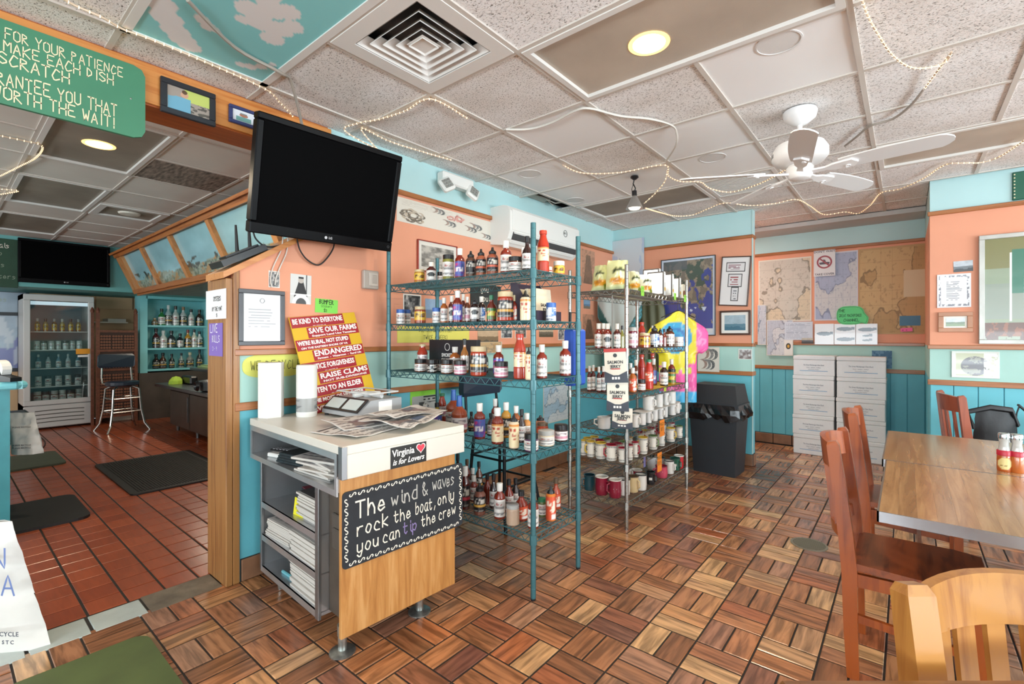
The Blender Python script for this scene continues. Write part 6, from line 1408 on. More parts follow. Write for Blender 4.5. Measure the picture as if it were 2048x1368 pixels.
tshelf(TZ[4], [(300, 525, 425, 80, .05, 'jar', 'b5842a', T_, 'y'), (390, 510, 360, 75, .06, 'bbq', DRD, W_, 'e'), (458, 505, 425, 46, .12, 'squat', DRK, K_, 'w'), (520, 500, 310, 90, .06, 'jar', OLV, K_, 'w'), (607, 485, 255, 75, .06, 'bbq', RED, W_, 'p'),
  (690, 470, 270, 80, .05, 'squeeze', '5b3a2c', K_, ('k', '3a3a3c')), (768, 462, 255, 80, .05, 'squeeze', '9a553a', K_, ('k', 'd36a4a')), (855, 445, 235, 88, .05, 'squeeze', '8f4a33', K_, ('k', 'cf5f45')), (957, 440, 190, 84, .06, 'bbq', RED, W_, 'w'),
  (1028, 425, 308, 104, .05, 'squat', BRN, K_, 'w'), (1090, 400, 190, 60, .17, 'bbq', RED, W_, 'w'), (1118, 415, 148, 76, .06, 'woozy', DRK, K_, 'w'), (1240, 425, 105, 92, .05, 'passata', TOM, R_, 'c'), (1300, 420, 330, 60, .19, 'squat', TOM, W_, 'm'), (1360, 435, 325, 86, .06, 'squat', 'cf9a3f', W_, 'y')], "wall, teal rack's top shelf", (760, 420), 3.8)
tshelf(TZ[3], [(157, 865, 755, 64, .04, 'spice', 'd9dade', B_, 'w'), (207, 860, 750, 52, .12, 'spice', 'd9dade', B_, 'w'), (305, 855, 728, 86, .05, 'jar', '8e3f22', T_, 'y'), (428, 850, 735, 60, .05, 'spice', 'd9dade', B_, 'w'), (487, 845, 655, 56, .06, 'bbq', ORG, W_, 'w'), (545, 845, 640, 52, .10, 'bbq', DRD, W_, 'e'),
  (590, 845, 605, 76, .04, 'bbq', RED, W_, 'p'), (632, 830, 610, 48, .17, 'bbq', DRD, W_, 'w'), (664, 840, 645, 46, .10, 'bbq', BRN, W_, 'm'), (720, 835, 655, 70, .05, 'squeeze', DRK, K_, 'e'), (772, 835, 640, 60, .10, 'bbq', DRK, W_, 'b'), (848, 830, 630, 76, .05, 'woozy', '6f2a1c', G_, 'g'),
  (950, 828, 605, 122, .05, 'jar', 'a8381f', T_, ('k', 'd2a04a')), (1017, 822, 620, 58, .16, 'bbq', RED, T_, 'o'), (1105, 820, 590, 80, .05, 'nozzle', 'e3d3b4', K_, 'c'), (1300, 830, 690, 76, .05, 'spice', 'd9dade', B_, 'b')], "wall, teal rack's second shelf", (760, 420), 3.8)
tshelf(TZ[2], [(322, 1190, 995, 80, .16, 'passata', 'a8321c', T_, 'm'), (302, 1250, 1155, 92, .04, 'squat', BRN, K_, 'w'), (395, 1258, 1160, 80, .04, 'squat', DRK, K_, 'f'), (455, 1240, 1150, 64, .13, 'squat', DRK, K_, 'w'), (505, 1270, 1165, 92, .04, 'squat', BRN, K_, 'w'), (605, 1275, 1168, 96, .04, 'squat', 'a8506a', K_, 'm'),
  (570, 1210, 1020, 80, .17, 'bbq', ORG, W_, 'w'), (643, 1235, 978, 62, .16, 'woozy', 'a86a2f', K_, 'w'), (712, 1210, 1022, 60, .22, 'bbq', BRN, W_, 'w'), (743, 1290, 1068, 126, .05, 'jar', 'a8381f', T_, ('k', 'd2a04a')), (800, 1240, 1050, 46, .24, 'woozy', DRK, K_, 'k'), (900, 1250, 1022, 80, .15, 'bbq', RED, W_, 'p'), (915, 1300, 1180, 106, .04, 'squat', 'a8506a', K_, 'm'),
  (1062, 1300, 960, 96, .05, 'passata', TOM, R_, 'c'), (1130, 1315, 1065, 52, .03, 'nozzle', 'e3c9a4', K_, 'c'), (1230, 1278, 1022, 80, .05, 'bbq', RED, W_, 'w'), (1408, 1285, 1020, 86, .05, 'bbq', RED, W_, 'w')], "wall, teal rack's third shelf", (760, 420), 3.8)
tshelf(TZ[1], [(247, 330, 225, 46, .20, 'bbq', DRD, W_, 'p'), (312, 335, 205, 54, .18, 'woozy', 'a8902a', K_, 'p'), (340, 345, 178, 46, .27, 'passata', 'a8321c', G_, 'm'), (402, 335, 135, 84, .26, 'big', 'a0482a', B_, 'w'), (434, 350, 148, 88, .14, 'big', 'a0482a', B_, 'm'), (500, 390, 285, 36, .22, 'woozy', DRK, K_, 'k'), (545, 455, 262, 62, .09, 'bbq', RED, W_, 'p'), (606, 420, 300, 40, .20, 'woozy', DRK, K_, 'w'),
  (643, 470, 275, 66, .06, 'bbq', RED, W_, 'c'), (630, 405, 225, 44, .30, 'bbq', RED, W_, 'w'), (690, 410, 220, 56, .22, 'bbq', 'c08a2a', W_, 'k'), (745, 405, 235, 48, .26, 'bbq', ORG, W_, 'w'), (775, 425, 245, 44, .17, 'woozy', DRK, K_, 'w'), (733, 495, 310, 56, .04, 'nozzle', 'e6cfae', K_, 'c'), (803, 415, 268, 54, .16, 'bbq', 'c98a4a', W_, 'w'), (825, 500, 405, 78, .03, 'squat', '5a3a5e', K_, 'w'),
  (890, 400, 315, 62, .18, 'jar', '9a3a1f', '5c4a38', 'o'), (910, 480, 397, 90, .06, 'squat', 'cfc2a8', S_, 'w'), (958, 375, 270, 62, .24, 'squeeze', 'b57f68', K_, None), (990, 458, 368, 74, .06, 'squat', DRK, K_, 'm')], "wall, teal rack's fourth shelf", (760, 720), 2.736)
tshelf(TZ[0], [(465, 820, 590, 56, .05, 'bbq', DRD, W_, ('k', 'c23a4a')), (425, 740, 535, 42, .24, 'woozy', DRK, K_, 'w'), (476, 700, 540, 42, .32, 'woozy', RED, '5c4a38', None), (507, 690, 555, 40, .28, 'bbq', BRN, W_, 'w'), (513, 745, 608, 46, .18, 'bbq', RED, W_, 'w'), (541, 700, 540, 40, .30, 'woozy', BRN, K_, 'k'), (537, 848, 680, 66, .03, 'squeeze', '7a4a3c', K_, 'k'), (587, 748, 590, 46, .20, 'woozy', RED, K_, None), (622, 770, 585, 46, .17, 'woozy', DRK, K_, 'w'),
  (655, 805, 615, 62, .07, 'bbq', RED, W_, 'w'), (705, 775, 600, 52, .18, 'woozy', RED, K_, 'w'), (742, 730, 578, 48, .27, 'woozy', DRK, K_, 'w'), (773, 815, 657, 72, .08, 'woozy', RED, K_, 'o'), (838, 838, 650, 60, .08, 'bbq', RED, W_, 'w'), (888, 808, 710, 48, .12, 'jar', '5c6a3a', G_, 'w'), (935, 878, 690, 56, .05, 'nozzle', 'd0752a', K_, 'o'), (963, 822, 657, 52, .13, 'woozy', 'a8401f', '5c4a38', 'o'), (727, 915, 808, 74, .05, 'jar', 'b59a84', S_, None)], "wall, teal rack's bottom shelf", (760, 720), 2.736)
# cartons on the teal rack
t = thing('fish_carton', 'black smoked salmon carton at the wall end of the third teal shelf', 'box', (-2.39, 2.27, TZ[2]+.0035), .0)
B(-.235, .235, -.018, .018, 0, .205, .002).build('carton', mat('carton_black', '23252d', .4), t); B(-.236, .0, -.0195, -.0185, .012, .045).build('red_band', mat('carton_red', 'b8402f', .5), t)
MB().lathe([(.026, 0), (.026, -.001), (.022, -.001), (.022, 0)], 22, (-.045, -.019, .155), axis='y').build('round_logo', M_PW, t); letter(t, 'SMOKED', .034, -.045, .098, -.0195, M_PW, bold=.001, sx=.85); letter(t, 'SALMON', .034, -.045, .064, -.0195, M_PW, bold=.001, sx=.85)
jb = thing('jerky_display_box', 'dark purple display box of salmon jerky pouches on the second teal shelf', 'box', (-1.665, 2.245, TZ[3]+.0035), math.pi/2)
MP = mat('carton_purple', '2f2436', .45)
MB().prism([(0, -.09, 0), (0, .10, 0), (0, .10, .225), (0, .06, .225), (0, -.045, .06), (0, -.09, .06)], (.006, 0, 0)).build('side_panel', MP, jb, loc=(-.12, 0, 0)); MB().prism([(0, -.09, 0), (0, .10, 0), (0, .10, .225), (0, .06, .225), (0, -.045, .06), (0, -.09, .06)], (.006, 0, 0)).build('side_panel', MP, jb, loc=(.114, 0, 0))
MB().box(-.114, .114, -.09, .10, 0, .005).box(-.114, .114, -.09, -.085, 0, .06).box(-.114, .114, .094, .10, 0, .225).build('tray', MP, jb)
for k in range(3):
    pch = thing('jerky_pouch', ('front', 'middle', 'rear')[k]+' cream salmon jerky pouch in the dark display box', 'pouch', (-1.665+.058-.05*k, 2.245, TZ[3]+.0095), math.pi/2, 'jerky pouches in the display box'); pch.rotation_euler = (-.10, 0, math.pi/2)
    MB().prism([(-.085, 0, 0), (.085, 0, 0), (.08, 0, .185), (-.08, 0, .185)], (0, .016, 0)).build('pouch', mat('pouch_cream', 'd9cdb4', .4), pch)
    if k == 0: letter(pch, 'SALMON', .024, .02, .09, -.001, M_BLACK, bold=.0006); letter(pch, 'JERKY', .024, .02, .064, -.001, M_BLACK, bold=.0006); MB().prism([(-.085, 0, 0), (.085, 0, 0), (.084, 0, .03), (-.084, 0, .03)], (0, -.002, 0)).build('bottom_band', MP, pch)
# yellow tray
tag(B(-2.05, -1.72, 2.20, 2.36, TZ[1]+.001, TZ[1]+.006).build('tray_liner', mat('tray_yellow', 'c9a021', .5)), 'yellow tray liner under the bottles on the fourth teal shelf', 'tray')

# ---- chrome rack
def ch_place(px, row):
    if px < 1247: X, _ = onY(px, 600, CH['y0']+row); return (X, CH['y0']+row)
    Y, _ = onX(px, 600, CH['x1']-row); return (CH['x1']-row, Y)
CB = (CH['x0']+.01, CH['x1']-.008, CH['y0']+.01, CH['y1']-.01)
def cshelf(z, items, where, org, s): shelf_items(z, items, where, 'bottles and jars on the chrome rack', ch_place, CB, org, s)
cshelf(CZ[4], [(262, 990, 765, 74, .05, 'bbq', RED, W_, 'w'), (303, 985, 762, 60, .15, 'bbq', RED, W_, 'w'), (343, 985, 760, 84, .05, 'bbq', RED, W_, 'e'), (430, 985, 760, 62, .05, 'bbq', DRD, W_, 'w'), (475, 985, 780, 44, .14, 'woozy', OLV, K_, None), (522, 985, 775, 50, .16, 'bbq', BRN, W_, 'w'), (575, 990, 800, 82, .05, 'jar', '6f2236', S_, 'm'), (655, 960, 735, 66, .18, 'passata', 'b02a1a', R_, None), (683, 988, 855, 96, .05, 'jar', '9a4a2a', T_, 'y'), (757, 960, 775, 48, .26, 'bbq', BRN, W_, 'w'),
  (770, 988, 790, 86, .05, 'squeeze', DRK, K_, 'b'), (822, 985, 818, 48, .12, 'squeeze', BRN, K_, 'm'), (860, 985, 825, 40, .10, 'woozy', RED, K_, None), (908, 990, 805, 86, .05, 'squeeze', BRN, K_, 'w'), (1010, 980, 895, 80, .05, 'squat', 'd9d4cc', W_, 'w')], "teal rack, chrome rack's second shelf", (1140, 480), 4.56)
cshelf(CZ[3], [(140, 352, 170, 34, .05, 'bbq', DRD, W_, 'w'), (167, 350, 165, 36, .05, 'bbq', DRD, W_, 'w'), (208, 352, 170, 34, .05, 'bbq', DRD, W_, 'w'), (240, 355, 170, 36, .05, 'bbq', DRD, W_, 'w'), (300, 350, 180, 40, .16, 'bbq', DRD, W_, 'w'), (437, 340, 155, 40, .16, 'bbq', BRN, W_, 'w'), (475, 320, 140, 42, .26, 'bbq', BRN, W_, 'e'), (452, 380, 205, 54, .05, 'bbq', ORG, W_, 'o'), (516, 330, 100, 56, .17, 'passata', 'a8261a', R_, None), (522, 362, 280, 56, .03, 'squat', BRN, K_, 'w'), (568, 352, 140, 64, .05, 'passata', 'b52f20', G_, 'o'), (603, 345, 155, 46, .14, 'bbq', BRN, W_, 'p'), (632, 300, 105, 46, .30, 'passata', '9a2418', R_, None),
  (677, 322, 150, 56, .05, 'bbq', DRK, W_, 'w'), (733, 318, 210, 56, .05, 'jar', 'a87f2a', K_, 'g'), (768, 312, 150, 46, .12, 'bbq', RED, W_, 'w')], "teal rack, chrome rack's third shelf", (1140, 680), 3.6)
tag(B(CH['x1']-.36, CH['x1']-.02, 3.55, 4.2, CZ[3]+.0005, CZ[3]+.003).build('tray_liner', mat('tray_yellow', 'c9a021', .5)), 'yellow liner under the bottles on the third chrome shelf', 'tray')
# chip bags
def chip_bag(label, px, base, top, wpx, row, col, lean=.12, turn=0, sc=1):
    P = ch_place(px, row); d = depth(*P); w, h = wpx*d/FPX, (base-top)*d/FPX
    t = thing('chip_bag', label, 'bag', (P[0], P[1], CZ[5]+.004), YAW+turn, 'chip bags on top of the chrome rack'); t.rotation_euler = (-lean, 0, YAW+turn)
    nx, nz = 12, 14; u = np.linspace(0, 1, nx+1); v = np.linspace(0, 1, nz+1); U, V = np.meshgrid(u, v)
    img = fill(U, col); img = over(img, (((U-.5)/.40)**2+((V-.30)/.13)**2 < 1).astype(float), 'd99a2b'); img = over(img, (((U-.5)/.30)**2+((V-.31)/.08)**2 < 1).astype(float)*(fbm(U*12, V*12, 3) > .5), 'b97a22')
    img = over(img, ((V > .52) & (V < .66) & (U > .2) & (U < .8) & (fbm(U*16, V*9, 4) > .50)).astype(float), '3f4630'); img = over(img, lines(U, V, .2, .8, .70, .86, 3, 4, .4, 7), '6f7448')
    img = over(img, (V < .10).astype(float), 'c9d3a4'); img = over(img, ((U > .72) & (V < .24) & (V > .06)).astype(float), '6f7a1f')
    V0 = V; b = .062*sc*np.sin(math.pi*U)**.7*(np.sin(math.pi*np.clip(V*.92+.04, 0, 1)))**.6; jit = (fbm(U*6, V*6, int(px)) - .5)*.045
    X = (U-.5+.06*(fbm(V*5, U*2, int(px)+5)-.5))*w*1.12*(1-(.16+.22*(turn < 0)+.12*(turn > .1))*V); pts = np.concatenate([np.stack([X, -b+jit, V*h], -1).reshape(-1, 3), np.stack([X, b*.8+jit, V*h], -1).reshape(-1, 3)]); n1 = (nx+1)*(nz+1)
    i = (np.arange(nz)[:, None]*(nx+1)+np.arange(nx)[None, :]).ravel(); q = np.stack([i, i+1, i+nx+2, i+nx+1], -1)
    me = bpy.data.meshes.new('bag'); me.from_pydata(pts.tolist(), [], q.tolist()+(q[:, ::-1]+n1).tolist()); ink = np.ones((2*n1, 4)); ink[:n1, :3] = lin_np(img).reshape(-1, 3); ink[n1:, :3] = lin(col)
    me.color_attributes.new('ink', 'FLOAT_COLOR', 'POINT').data.foreach_set('color', ink.ravel()); me.materials.append(print_gloss()); me.polygons.foreach_set('use_smooth', [True]*len(me.polygons)); link('bag', me, t)
chip_bag('pale green chip bag, first from the teal rack, on the chrome rack top', 1201, 571, 518, 34, .10, 'cfd29a', .10, -.3)
chip_bag('largest pale green chip bag, second from the teal rack, on the chrome rack top', 1236, 571, 511, 44, .10, 'd5d7a0', .05)
chip_bag('cream-green chip bag just behind the chrome post, on the rack top', 1267, 571, 528, 30, .12, 'd9d8b0', .08, .2)
chip_bag('whitest chip bag, fourth from the teal rack, on the chrome rack top', 1290, 573, 534, 30, .10, 'e3e0cc', .08, .3, .8)
for k, (px, row, lab) in enumerate(((1304, .16, 'first dry-goods carton beside the chip bags, mostly hidden, on the chrome rack'), (1313, .10, 'white dry-goods carton with a dark edge beside the chip bags'), (1330, .10, 'second white dry-goods carton on the chrome rack top'), (1345, .12, 'third white dry-goods carton nearest the far end of the chrome rack top'))):
    P = ch_place(px, row); d = depth(*P); t = thing('dry_goods_carton', lab, 'box', (P[0], P[1], CZ[5]+.004), math.pi/2, 'cartons on the chrome rack top')
    w, h = .045, (.235, .20, .20, .19)[k]
    B(-w/2, w/2, -.07, .07, 0, h, .002).build('carton', mat('carton_white', 'd3d2ce', .5), t); B(-w/2-.0012, -w/2+.001, -.071, .071, .0, h+.0005).build('dark_edge', mat('carton_edge', '3c3733', .5), t)
    B(-w/2-.002, -w/2-.001, -.062, .062, h*.08, h-.010).build('print_panel', M_PW, t); B(-w/2+.012, w/2-.004, -.0715, -.0705, h*.55, h*.92).build('print_panel', M_PW, t); MB().lathe([(.016, -.0715), (0, -.0715)], 14, (.004, 0, h*.28), axis='y').build('food_print', mat('food_print', 'c9a24a', .5), t)
P = ch_place(1358, .12); t = thing('snack_pouch', 'brown-windowed snack pouch leaning at the far end of the chrome rack top', 'pouch', (P[0], P[1], CZ[5]+.0), math.pi/2); t.rotation_euler = (0, -.12, math.pi/2); B(-.045, .045, -.05, .05, 0, .15, .01).build('pouch', mat('pouch_tan', 'd9cfb8', .45), t); MB().lathe([(.032, -.0515), (0, -.0515)], 18, (.0, 0, .06), axis='y').build('window', mat('food_brown', '7a4a2a', .5), t)
# price tags hung on shelf edges
def tagcard(label, px, py, w, h, X, col, txt=None, name='price_tag'):
    Y, z = onX(px, py, X); t = thing(name, label, 'price tag', (X, Y, z), math.pi/2)
    B(-w/2, w/2, -.0012, 0, -h/2, h/2).build('card', mat('tag_'+col, col, .6), t)
    for k, s_ in enumerate(txt or []): hand(t, s_, h*.18, 0, h*.16-k*h*.3, -.0016, mat('tag_ink', '8a4a1a' if col == 'f08a2c' else '3f5a2a', .7), align='C')
ex = CH['x1']+.006
tagcard('green price tag nearest the chrome post on the top shelf edge', 1285, 582, .052, .072, ex, '8fd04a', ['3 95', 'EA']); tagcard('green price tag in the middle of the chrome rack top edge', 1350, 593, .046, .058, ex, '8fd04a', ['4 95']); tagcard('green price tag at the far end of the chrome rack top edge', 1370, 597, .052, .062, ex, '8fd04a', ['5 95'])
tagcard('small green-yellow price tag on the edge of the third chrome shelf', 1330, 779, .05, .03, ex, 'a8b83a', ['6 50'])
tagcard('orange price card above the rimmed mugs on the chrome rack', 1324, 856, .095, .13, ex, 'f08a2c', ['MUGS', '$15']); tagcard('orange price card at the coloured camp mugs on the chrome rack', 1319, 924, .085, .15, ex, 'f08a2c', ['MUGS', '$15']); tagcard('small purple tag hanging beside the lower orange price card', 1289, 924, .035, .075, ex, '6d6a9a')
# salmon jerky pouches clipped on a hanging strip at the corner post
SXX, SYY = CH['x1']+.01, CH['y0']-.045
for k, (px, py0, py1, w, top, lab) in enumerate(((1236, 697, 765, .155, 'b8342c', 'topmost salmon jerky pouch with a red header, hung on the chrome post'), (1237, 760, 822, .15, None, 'middle salmon jerky pouch hung on the chrome post'), (1244, 816, 857, .14, None, 'lowest salmon jerky pouch hung on the chrome post'))):
    X, z1 = onY(px, py0, SYY-.03*0); _, z0 = onY(px, py1, SYY); h = z1-z0; t = thing('jerky_pouch', lab, 'pouch', (X, SYY-.012*(2-k), z0), .35, 'jerky pouches on the hanging strip'); t.rotation_euler = (0, -.05+.04*k, .35)
    MB().prism([(-w/2, 0, 0), (w/2, 0, 0), (w/2*.96, 0, h), (-w/2*.96, 0, h)], (0, .010, 0)).build('pouch', mat('pouch_cream2', 'ded8ca', .4), t)
    MB().prism([(-w/2-.003, 0, 0), (w/2+.003, 0, 0), (w/2, 0, h*.34), (w*.12, 0, h*.22), (-w*.12, 0, h*.22), (-w/2, 0, h*.34)], (0, -.0025, 0)).build('navy_band', mat('pouch_navy', '2e3340', .4), t)
    if top: B(-w/2, w/2, -.0022, 0, h*.90, h).build('red_header', mat('pouch_red', top, .4), t)
    for s_, zz in (('SALMON', .60), ('JERKY', .47)): letter(t, s_, .030, 0, h*zz, -.0028, M_BLACK, bold=.0008, sx=.9)
    MB().lathe([(.014, -.0012), (0, -.0012)], 16, (0, 0, h*.80), axis='y').build('round_logo', M_BLACK, t); B(-w*.2, w*.2, -.0014, -.0002, h*.39, h*.42).build('red_line', mat('pouch_red', 'b8342c', .4), t)
    for q in range(3): B(-.028+q*.02, -.014+q*.02, -.0042, -.003, h*.10, h*.17).build('icon', M_PW, t)
tag(MB().tube([(CH['x1']-.10, CH['y0']-.02, CZ[5]-.04), (CH['x1']-.10, CH['y0']-.022, 1.30)], .002, 5).box(CH['x1']-.104, CH['x1']-.096, CH['y0']-.024, CH['y0']-.020, 1.25, CZ[5]-.05).build('clip_strip', mat('strip_grey', '8f8f8d', .5)), 'grey clip strip hanging from the chrome rack top beside the corner post', 'clip strip')

# mugs and white cups
def mug(label, px, base, top, wpx, row, zsh, body, rim, handle=None, dots=False, dark=None, cat='mug', group='mugs on the chrome rack', name='mug', lid=False, bulge=False, hang=None, hmax=.13, done=[]):
    for k in range(30):
        P = ch_place(px, row+k*.012); d = depth(*P); r, h = wpx*d/FPX/2, (base-top)*d/FPX
        r = min(r, .052); h = min(max(h, r*1.4), hmax)
        P = (min(max(P[0], CB[0]+r), CB[1]-r), min(max(P[1], CB[2]+r), CB[3]-r))
        c = min([math.hypot(P[0]-q[0], P[1]-q[1])-r-q[2] for q in done if abs(q[3]-zsh) < .02] or [1])
        if c > .0005: break
    if c < 0: r = max(.02, r+c-.001)
    done.append((*P, r, zsh)); ang = math.atan2(-P[1], -P[0]); t = thing(name, label, cat, (P[0], P[1], zsh+.0035), ang, group)
    pf = [(0, .004), (r*.9, 0), (r*(.94 if not bulge else 1.0), h*.05), (r*(1.0 if not bulge else 1.08), h*.4), (r*.97, h*.96), (r*1.0, h), (r*.93, h)]; MB().lathe([(r*.93, h), (r*.90, h*.9), (r*.86, h*.12), (0, h*.10)], 16).build('lining', mat('enamel_'+(rim if rim != '23282a' else body), rim if rim != '23282a' else body, .25, coat=.5), t, 45)
    MB().lathe(pf, 18).build('cup', mat('enamel_'+body, body, .22, coat=.5), t, 45); MB().tube([(r*.97*math.cos(a), r*.97*math.sin(a), h) for a in [2*math.pi*k/18 for k in range(18)]], .0042, 6, closed=True).build('rim', mat('enamel_'+rim, rim, .25, coat=.5), t)
    hc = handle or body; ha = hang if hang is not None else (.9 if len(done) % 2 else -1.1)
    hd = MB().tube([(r*.95, 0, h*.80), (r*1.45, 0, h*.74), (r*1.5, 0, h*.40), (r*.96, 0, h*.24)], .006, 6).build('handle', mat('enamel_'+hc, hc, .22, coat=.5), t); hd.rotation_euler = (0, 0, ha)
    if dots:
        link('dotted_print', label_mesh('dotted_print', r*1.006, h*.10, h*.94, lambda U, V: over(over(fill(U, 'e6e2d8'), (((V < .10) | (V > .90)) & (np.mod(U*22, 1) < .5)).astype(float), '2c2b30'), lines(np.mod(U*2, 1), V, .25, .75, .25, .75, 4, 3, .5, 6)*.8, '55535a'), 44, 14), t)
    if dark: B(-.012, .012, -.0005, .0005, 0, .02).build('print_mark', mat('mug_print', dark, .4), t, loc=(r*1.0, 0, h*.4)).rotation_euler = (0, 0, math.pi/2)
E8, YEL, RD5, GRN5 = 'e3dfd6', 'c9a83a', '9a1f33', '5f7a4a'
o_ = lambda x, y: (1140+x/3.6, 680+y/3.6)
fm = [(97, 830, 725, 50, YEL), (150, 842, 735, 62, YEL), (222, 855, 745, 78, YEL), (298, 865, 755, 80, RD5), (375, 862, 760, 50, RD5), (425, 858, 752, 56, RD5), (470, 850, 745, 48, RD5), (525, 828, 712, 66, YEL), (598, 795, 700, 62, GRN5), (655, 778, 688, 56, RD5), (725, 752, 658, 62, YEL), (785, 722, 640, 50, GRN5), (822, 702, 612, 46, RD5)]
for n, (x, b, tp, w, rim) in enumerate(fm):
    px, _ = o_(x, 0); mug('dot-bordered mug with %s rim, %s from the teal rack, front row' % ({YEL: 'yellow', RD5: 'red', GRN5: 'green'}[rim], ORD[n]), px, 680+b/3.6, 680+tp/3.6, w/3.6, .05, CZ[1], E8, rim, rim, True, group='dot-bordered mugs on the fifth chrome shelf')
bm = [(120, YEL), (175, YEL), (215, RD5), (265, GRN5), (345, RD5), (380, GRN5), (420, YEL), (510, RD5), (545, YEL), (585, RD5), (690, RD5), (755, RD5)]
for n, (x, rim) in enumerate(bm):
    px, _ = o_(x, 0); mug('dot-bordered mug with %s rim, %s from the teal rack, back row' % ({YEL: 'yellow', RD5: 'red', GRN5: 'green'}[rim], ORD[n]), px, 880, 855, 17, .19, CZ[1], E8, rim, rim, True, group='dot-bordered mugs on the fifth chrome shelf')
lo = [(140, 1050, 945, 80, .09, '1f4f5c', '163a45', 'teal camp mug nearest the teal rack'), (225, 1065, 935, 92, .05, '8a1f38', 'e3dfd6', 'maroon camp mug with white rim beside the teal mug'), (325, 1075, 950, 86, .06, '8a1f38', 'e3dfd6', 'maroon camp mug behind the white mug at the corner post'), (320, 990, 920, 76, .22, 'e0ddd6', '3c4440', 'white camp mug behind the two maroon mugs'), (385, 1130, 1020, 96, .03, 'e0ddd6', '23282a', 'white black-rimmed camp mug at the corner post'), (455, 1105, 995, 76, .05, 'd2b98c', '5c4a38', 'tan camp mug right beside the corner post'), (512, 1078, 970, 82, .05, 'dcd9d2', '23282a', 'white black-rimmed camp mug, second after the tan mug'), (415, 1000, 910, 60, .24, 'dcd9d2', '3c5a50', 'white camp mug in the back row behind the post'),
      (480, 985, 925, 76, .20, 'a52a3c', 'e3dfd6', 'red camp mug in the back row'), (580, 1030, 945, 66, .05, '1d1f22', '1d1f22', 'black camp mug with a white mark'), (500, 950, 885, 76, .33, 'cdbb94', '5c4a38', 'tan camp mug in the back row'), (590, 950, 862, 70, .22, 'd5d6d6', '3c4440', 'pale grey camp mug behind the orange card'), (663, 1000, 920, 84, .05, 'c2465e', '8a1f38', 'pink-red barrel mug beside the orange card'), (715, 970, 880, 68, .05, 'dedcd6', '23282a', 'white black-rimmed camp mug beside the pink one'), (690, 880, 832, 60, .22, 'd5d6d6', '2a2c30', 'white camp mug in the back row behind the pink one'), (757, 945, 862, 70, .05, '1f5a48', '16483a', 'dark green camp mug with a pale mark'), (797, 915, 830, 66, .05, 'b5202c', 'e3dfd6', 'red camp mug with white rim at the far end')]
for n, (x, b, tp, w, row, c, rim, lab) in enumerate(lo):
    px, _ = o_(x, 0); mug(lab+', bottom chrome shelf', px, 680+b/3.6, 680+tp/3.6, w/3.6, row, CZ[0], c, rim, None, False, 'd9d4cc' if c in ('8a1f38', '1d1f22', '1f5a48', 'c2465e') else None, bulge=c in ('8a1f38', 'c2465e'), group='camp mugs on the bottom chrome shelf')
wh = [(470, 625, 530, 58), (522, 612, 520, 52), (566, 600, 515, 46), (607, 590, 500, 52), (650, 572, 488, 48), (686, 566, 482, 36), (735, 545, 462, 58), (772, 535, 455, 40), (806, 525, 448, 46)]
WM = 'dedcd8'
for n, (x, b, tp, w) in enumerate(wh):
    px, _ = o_(x, 0); mug('white pottery mug, %s from the corner post, lower row of mugs' % ORD[n], px, 680+b/3.6, 680+tp/3.6, w/3.6, .05, CZ[2], WM, 'd2d0cb', group='white mugs on the fourth chrome shelf', hmax=.092)
mug('white pottery mug with its handle toward the teal rack, fourth chrome shelf', 1140+245/3.6, 842, 820, 26, .06, CZ[2], WM, 'd2d0cb', group='white mugs on the fourth chrome shelf', hang=-1.6)
for n, (x, b, tp, w) in enumerate(((566, 502, 405, 84), (640, 488, 398, 60), (690, 478, 392, 46), (730, 465, 382, 64))):
    px, _ = o_(x, 0); mug('white pottery mug, %s from the corner post, upper stacked row' % ORD[n], px, 680+b/3.6, 680+tp/3.6, w/3.6, .06, CZ[2]+.099, WM, 'd2d0cb', group='white mugs on the fourth chrome shelf')
tag(B(CH['x1']-.135, CH['x1']-.012, 3.44, 4.10, CZ[2]+.0975, CZ[2]+.1015).build('stacking_card', mat('card_grey', 'c9c7c2', .6)), 'thin card between the two rows of white mugs', 'card')
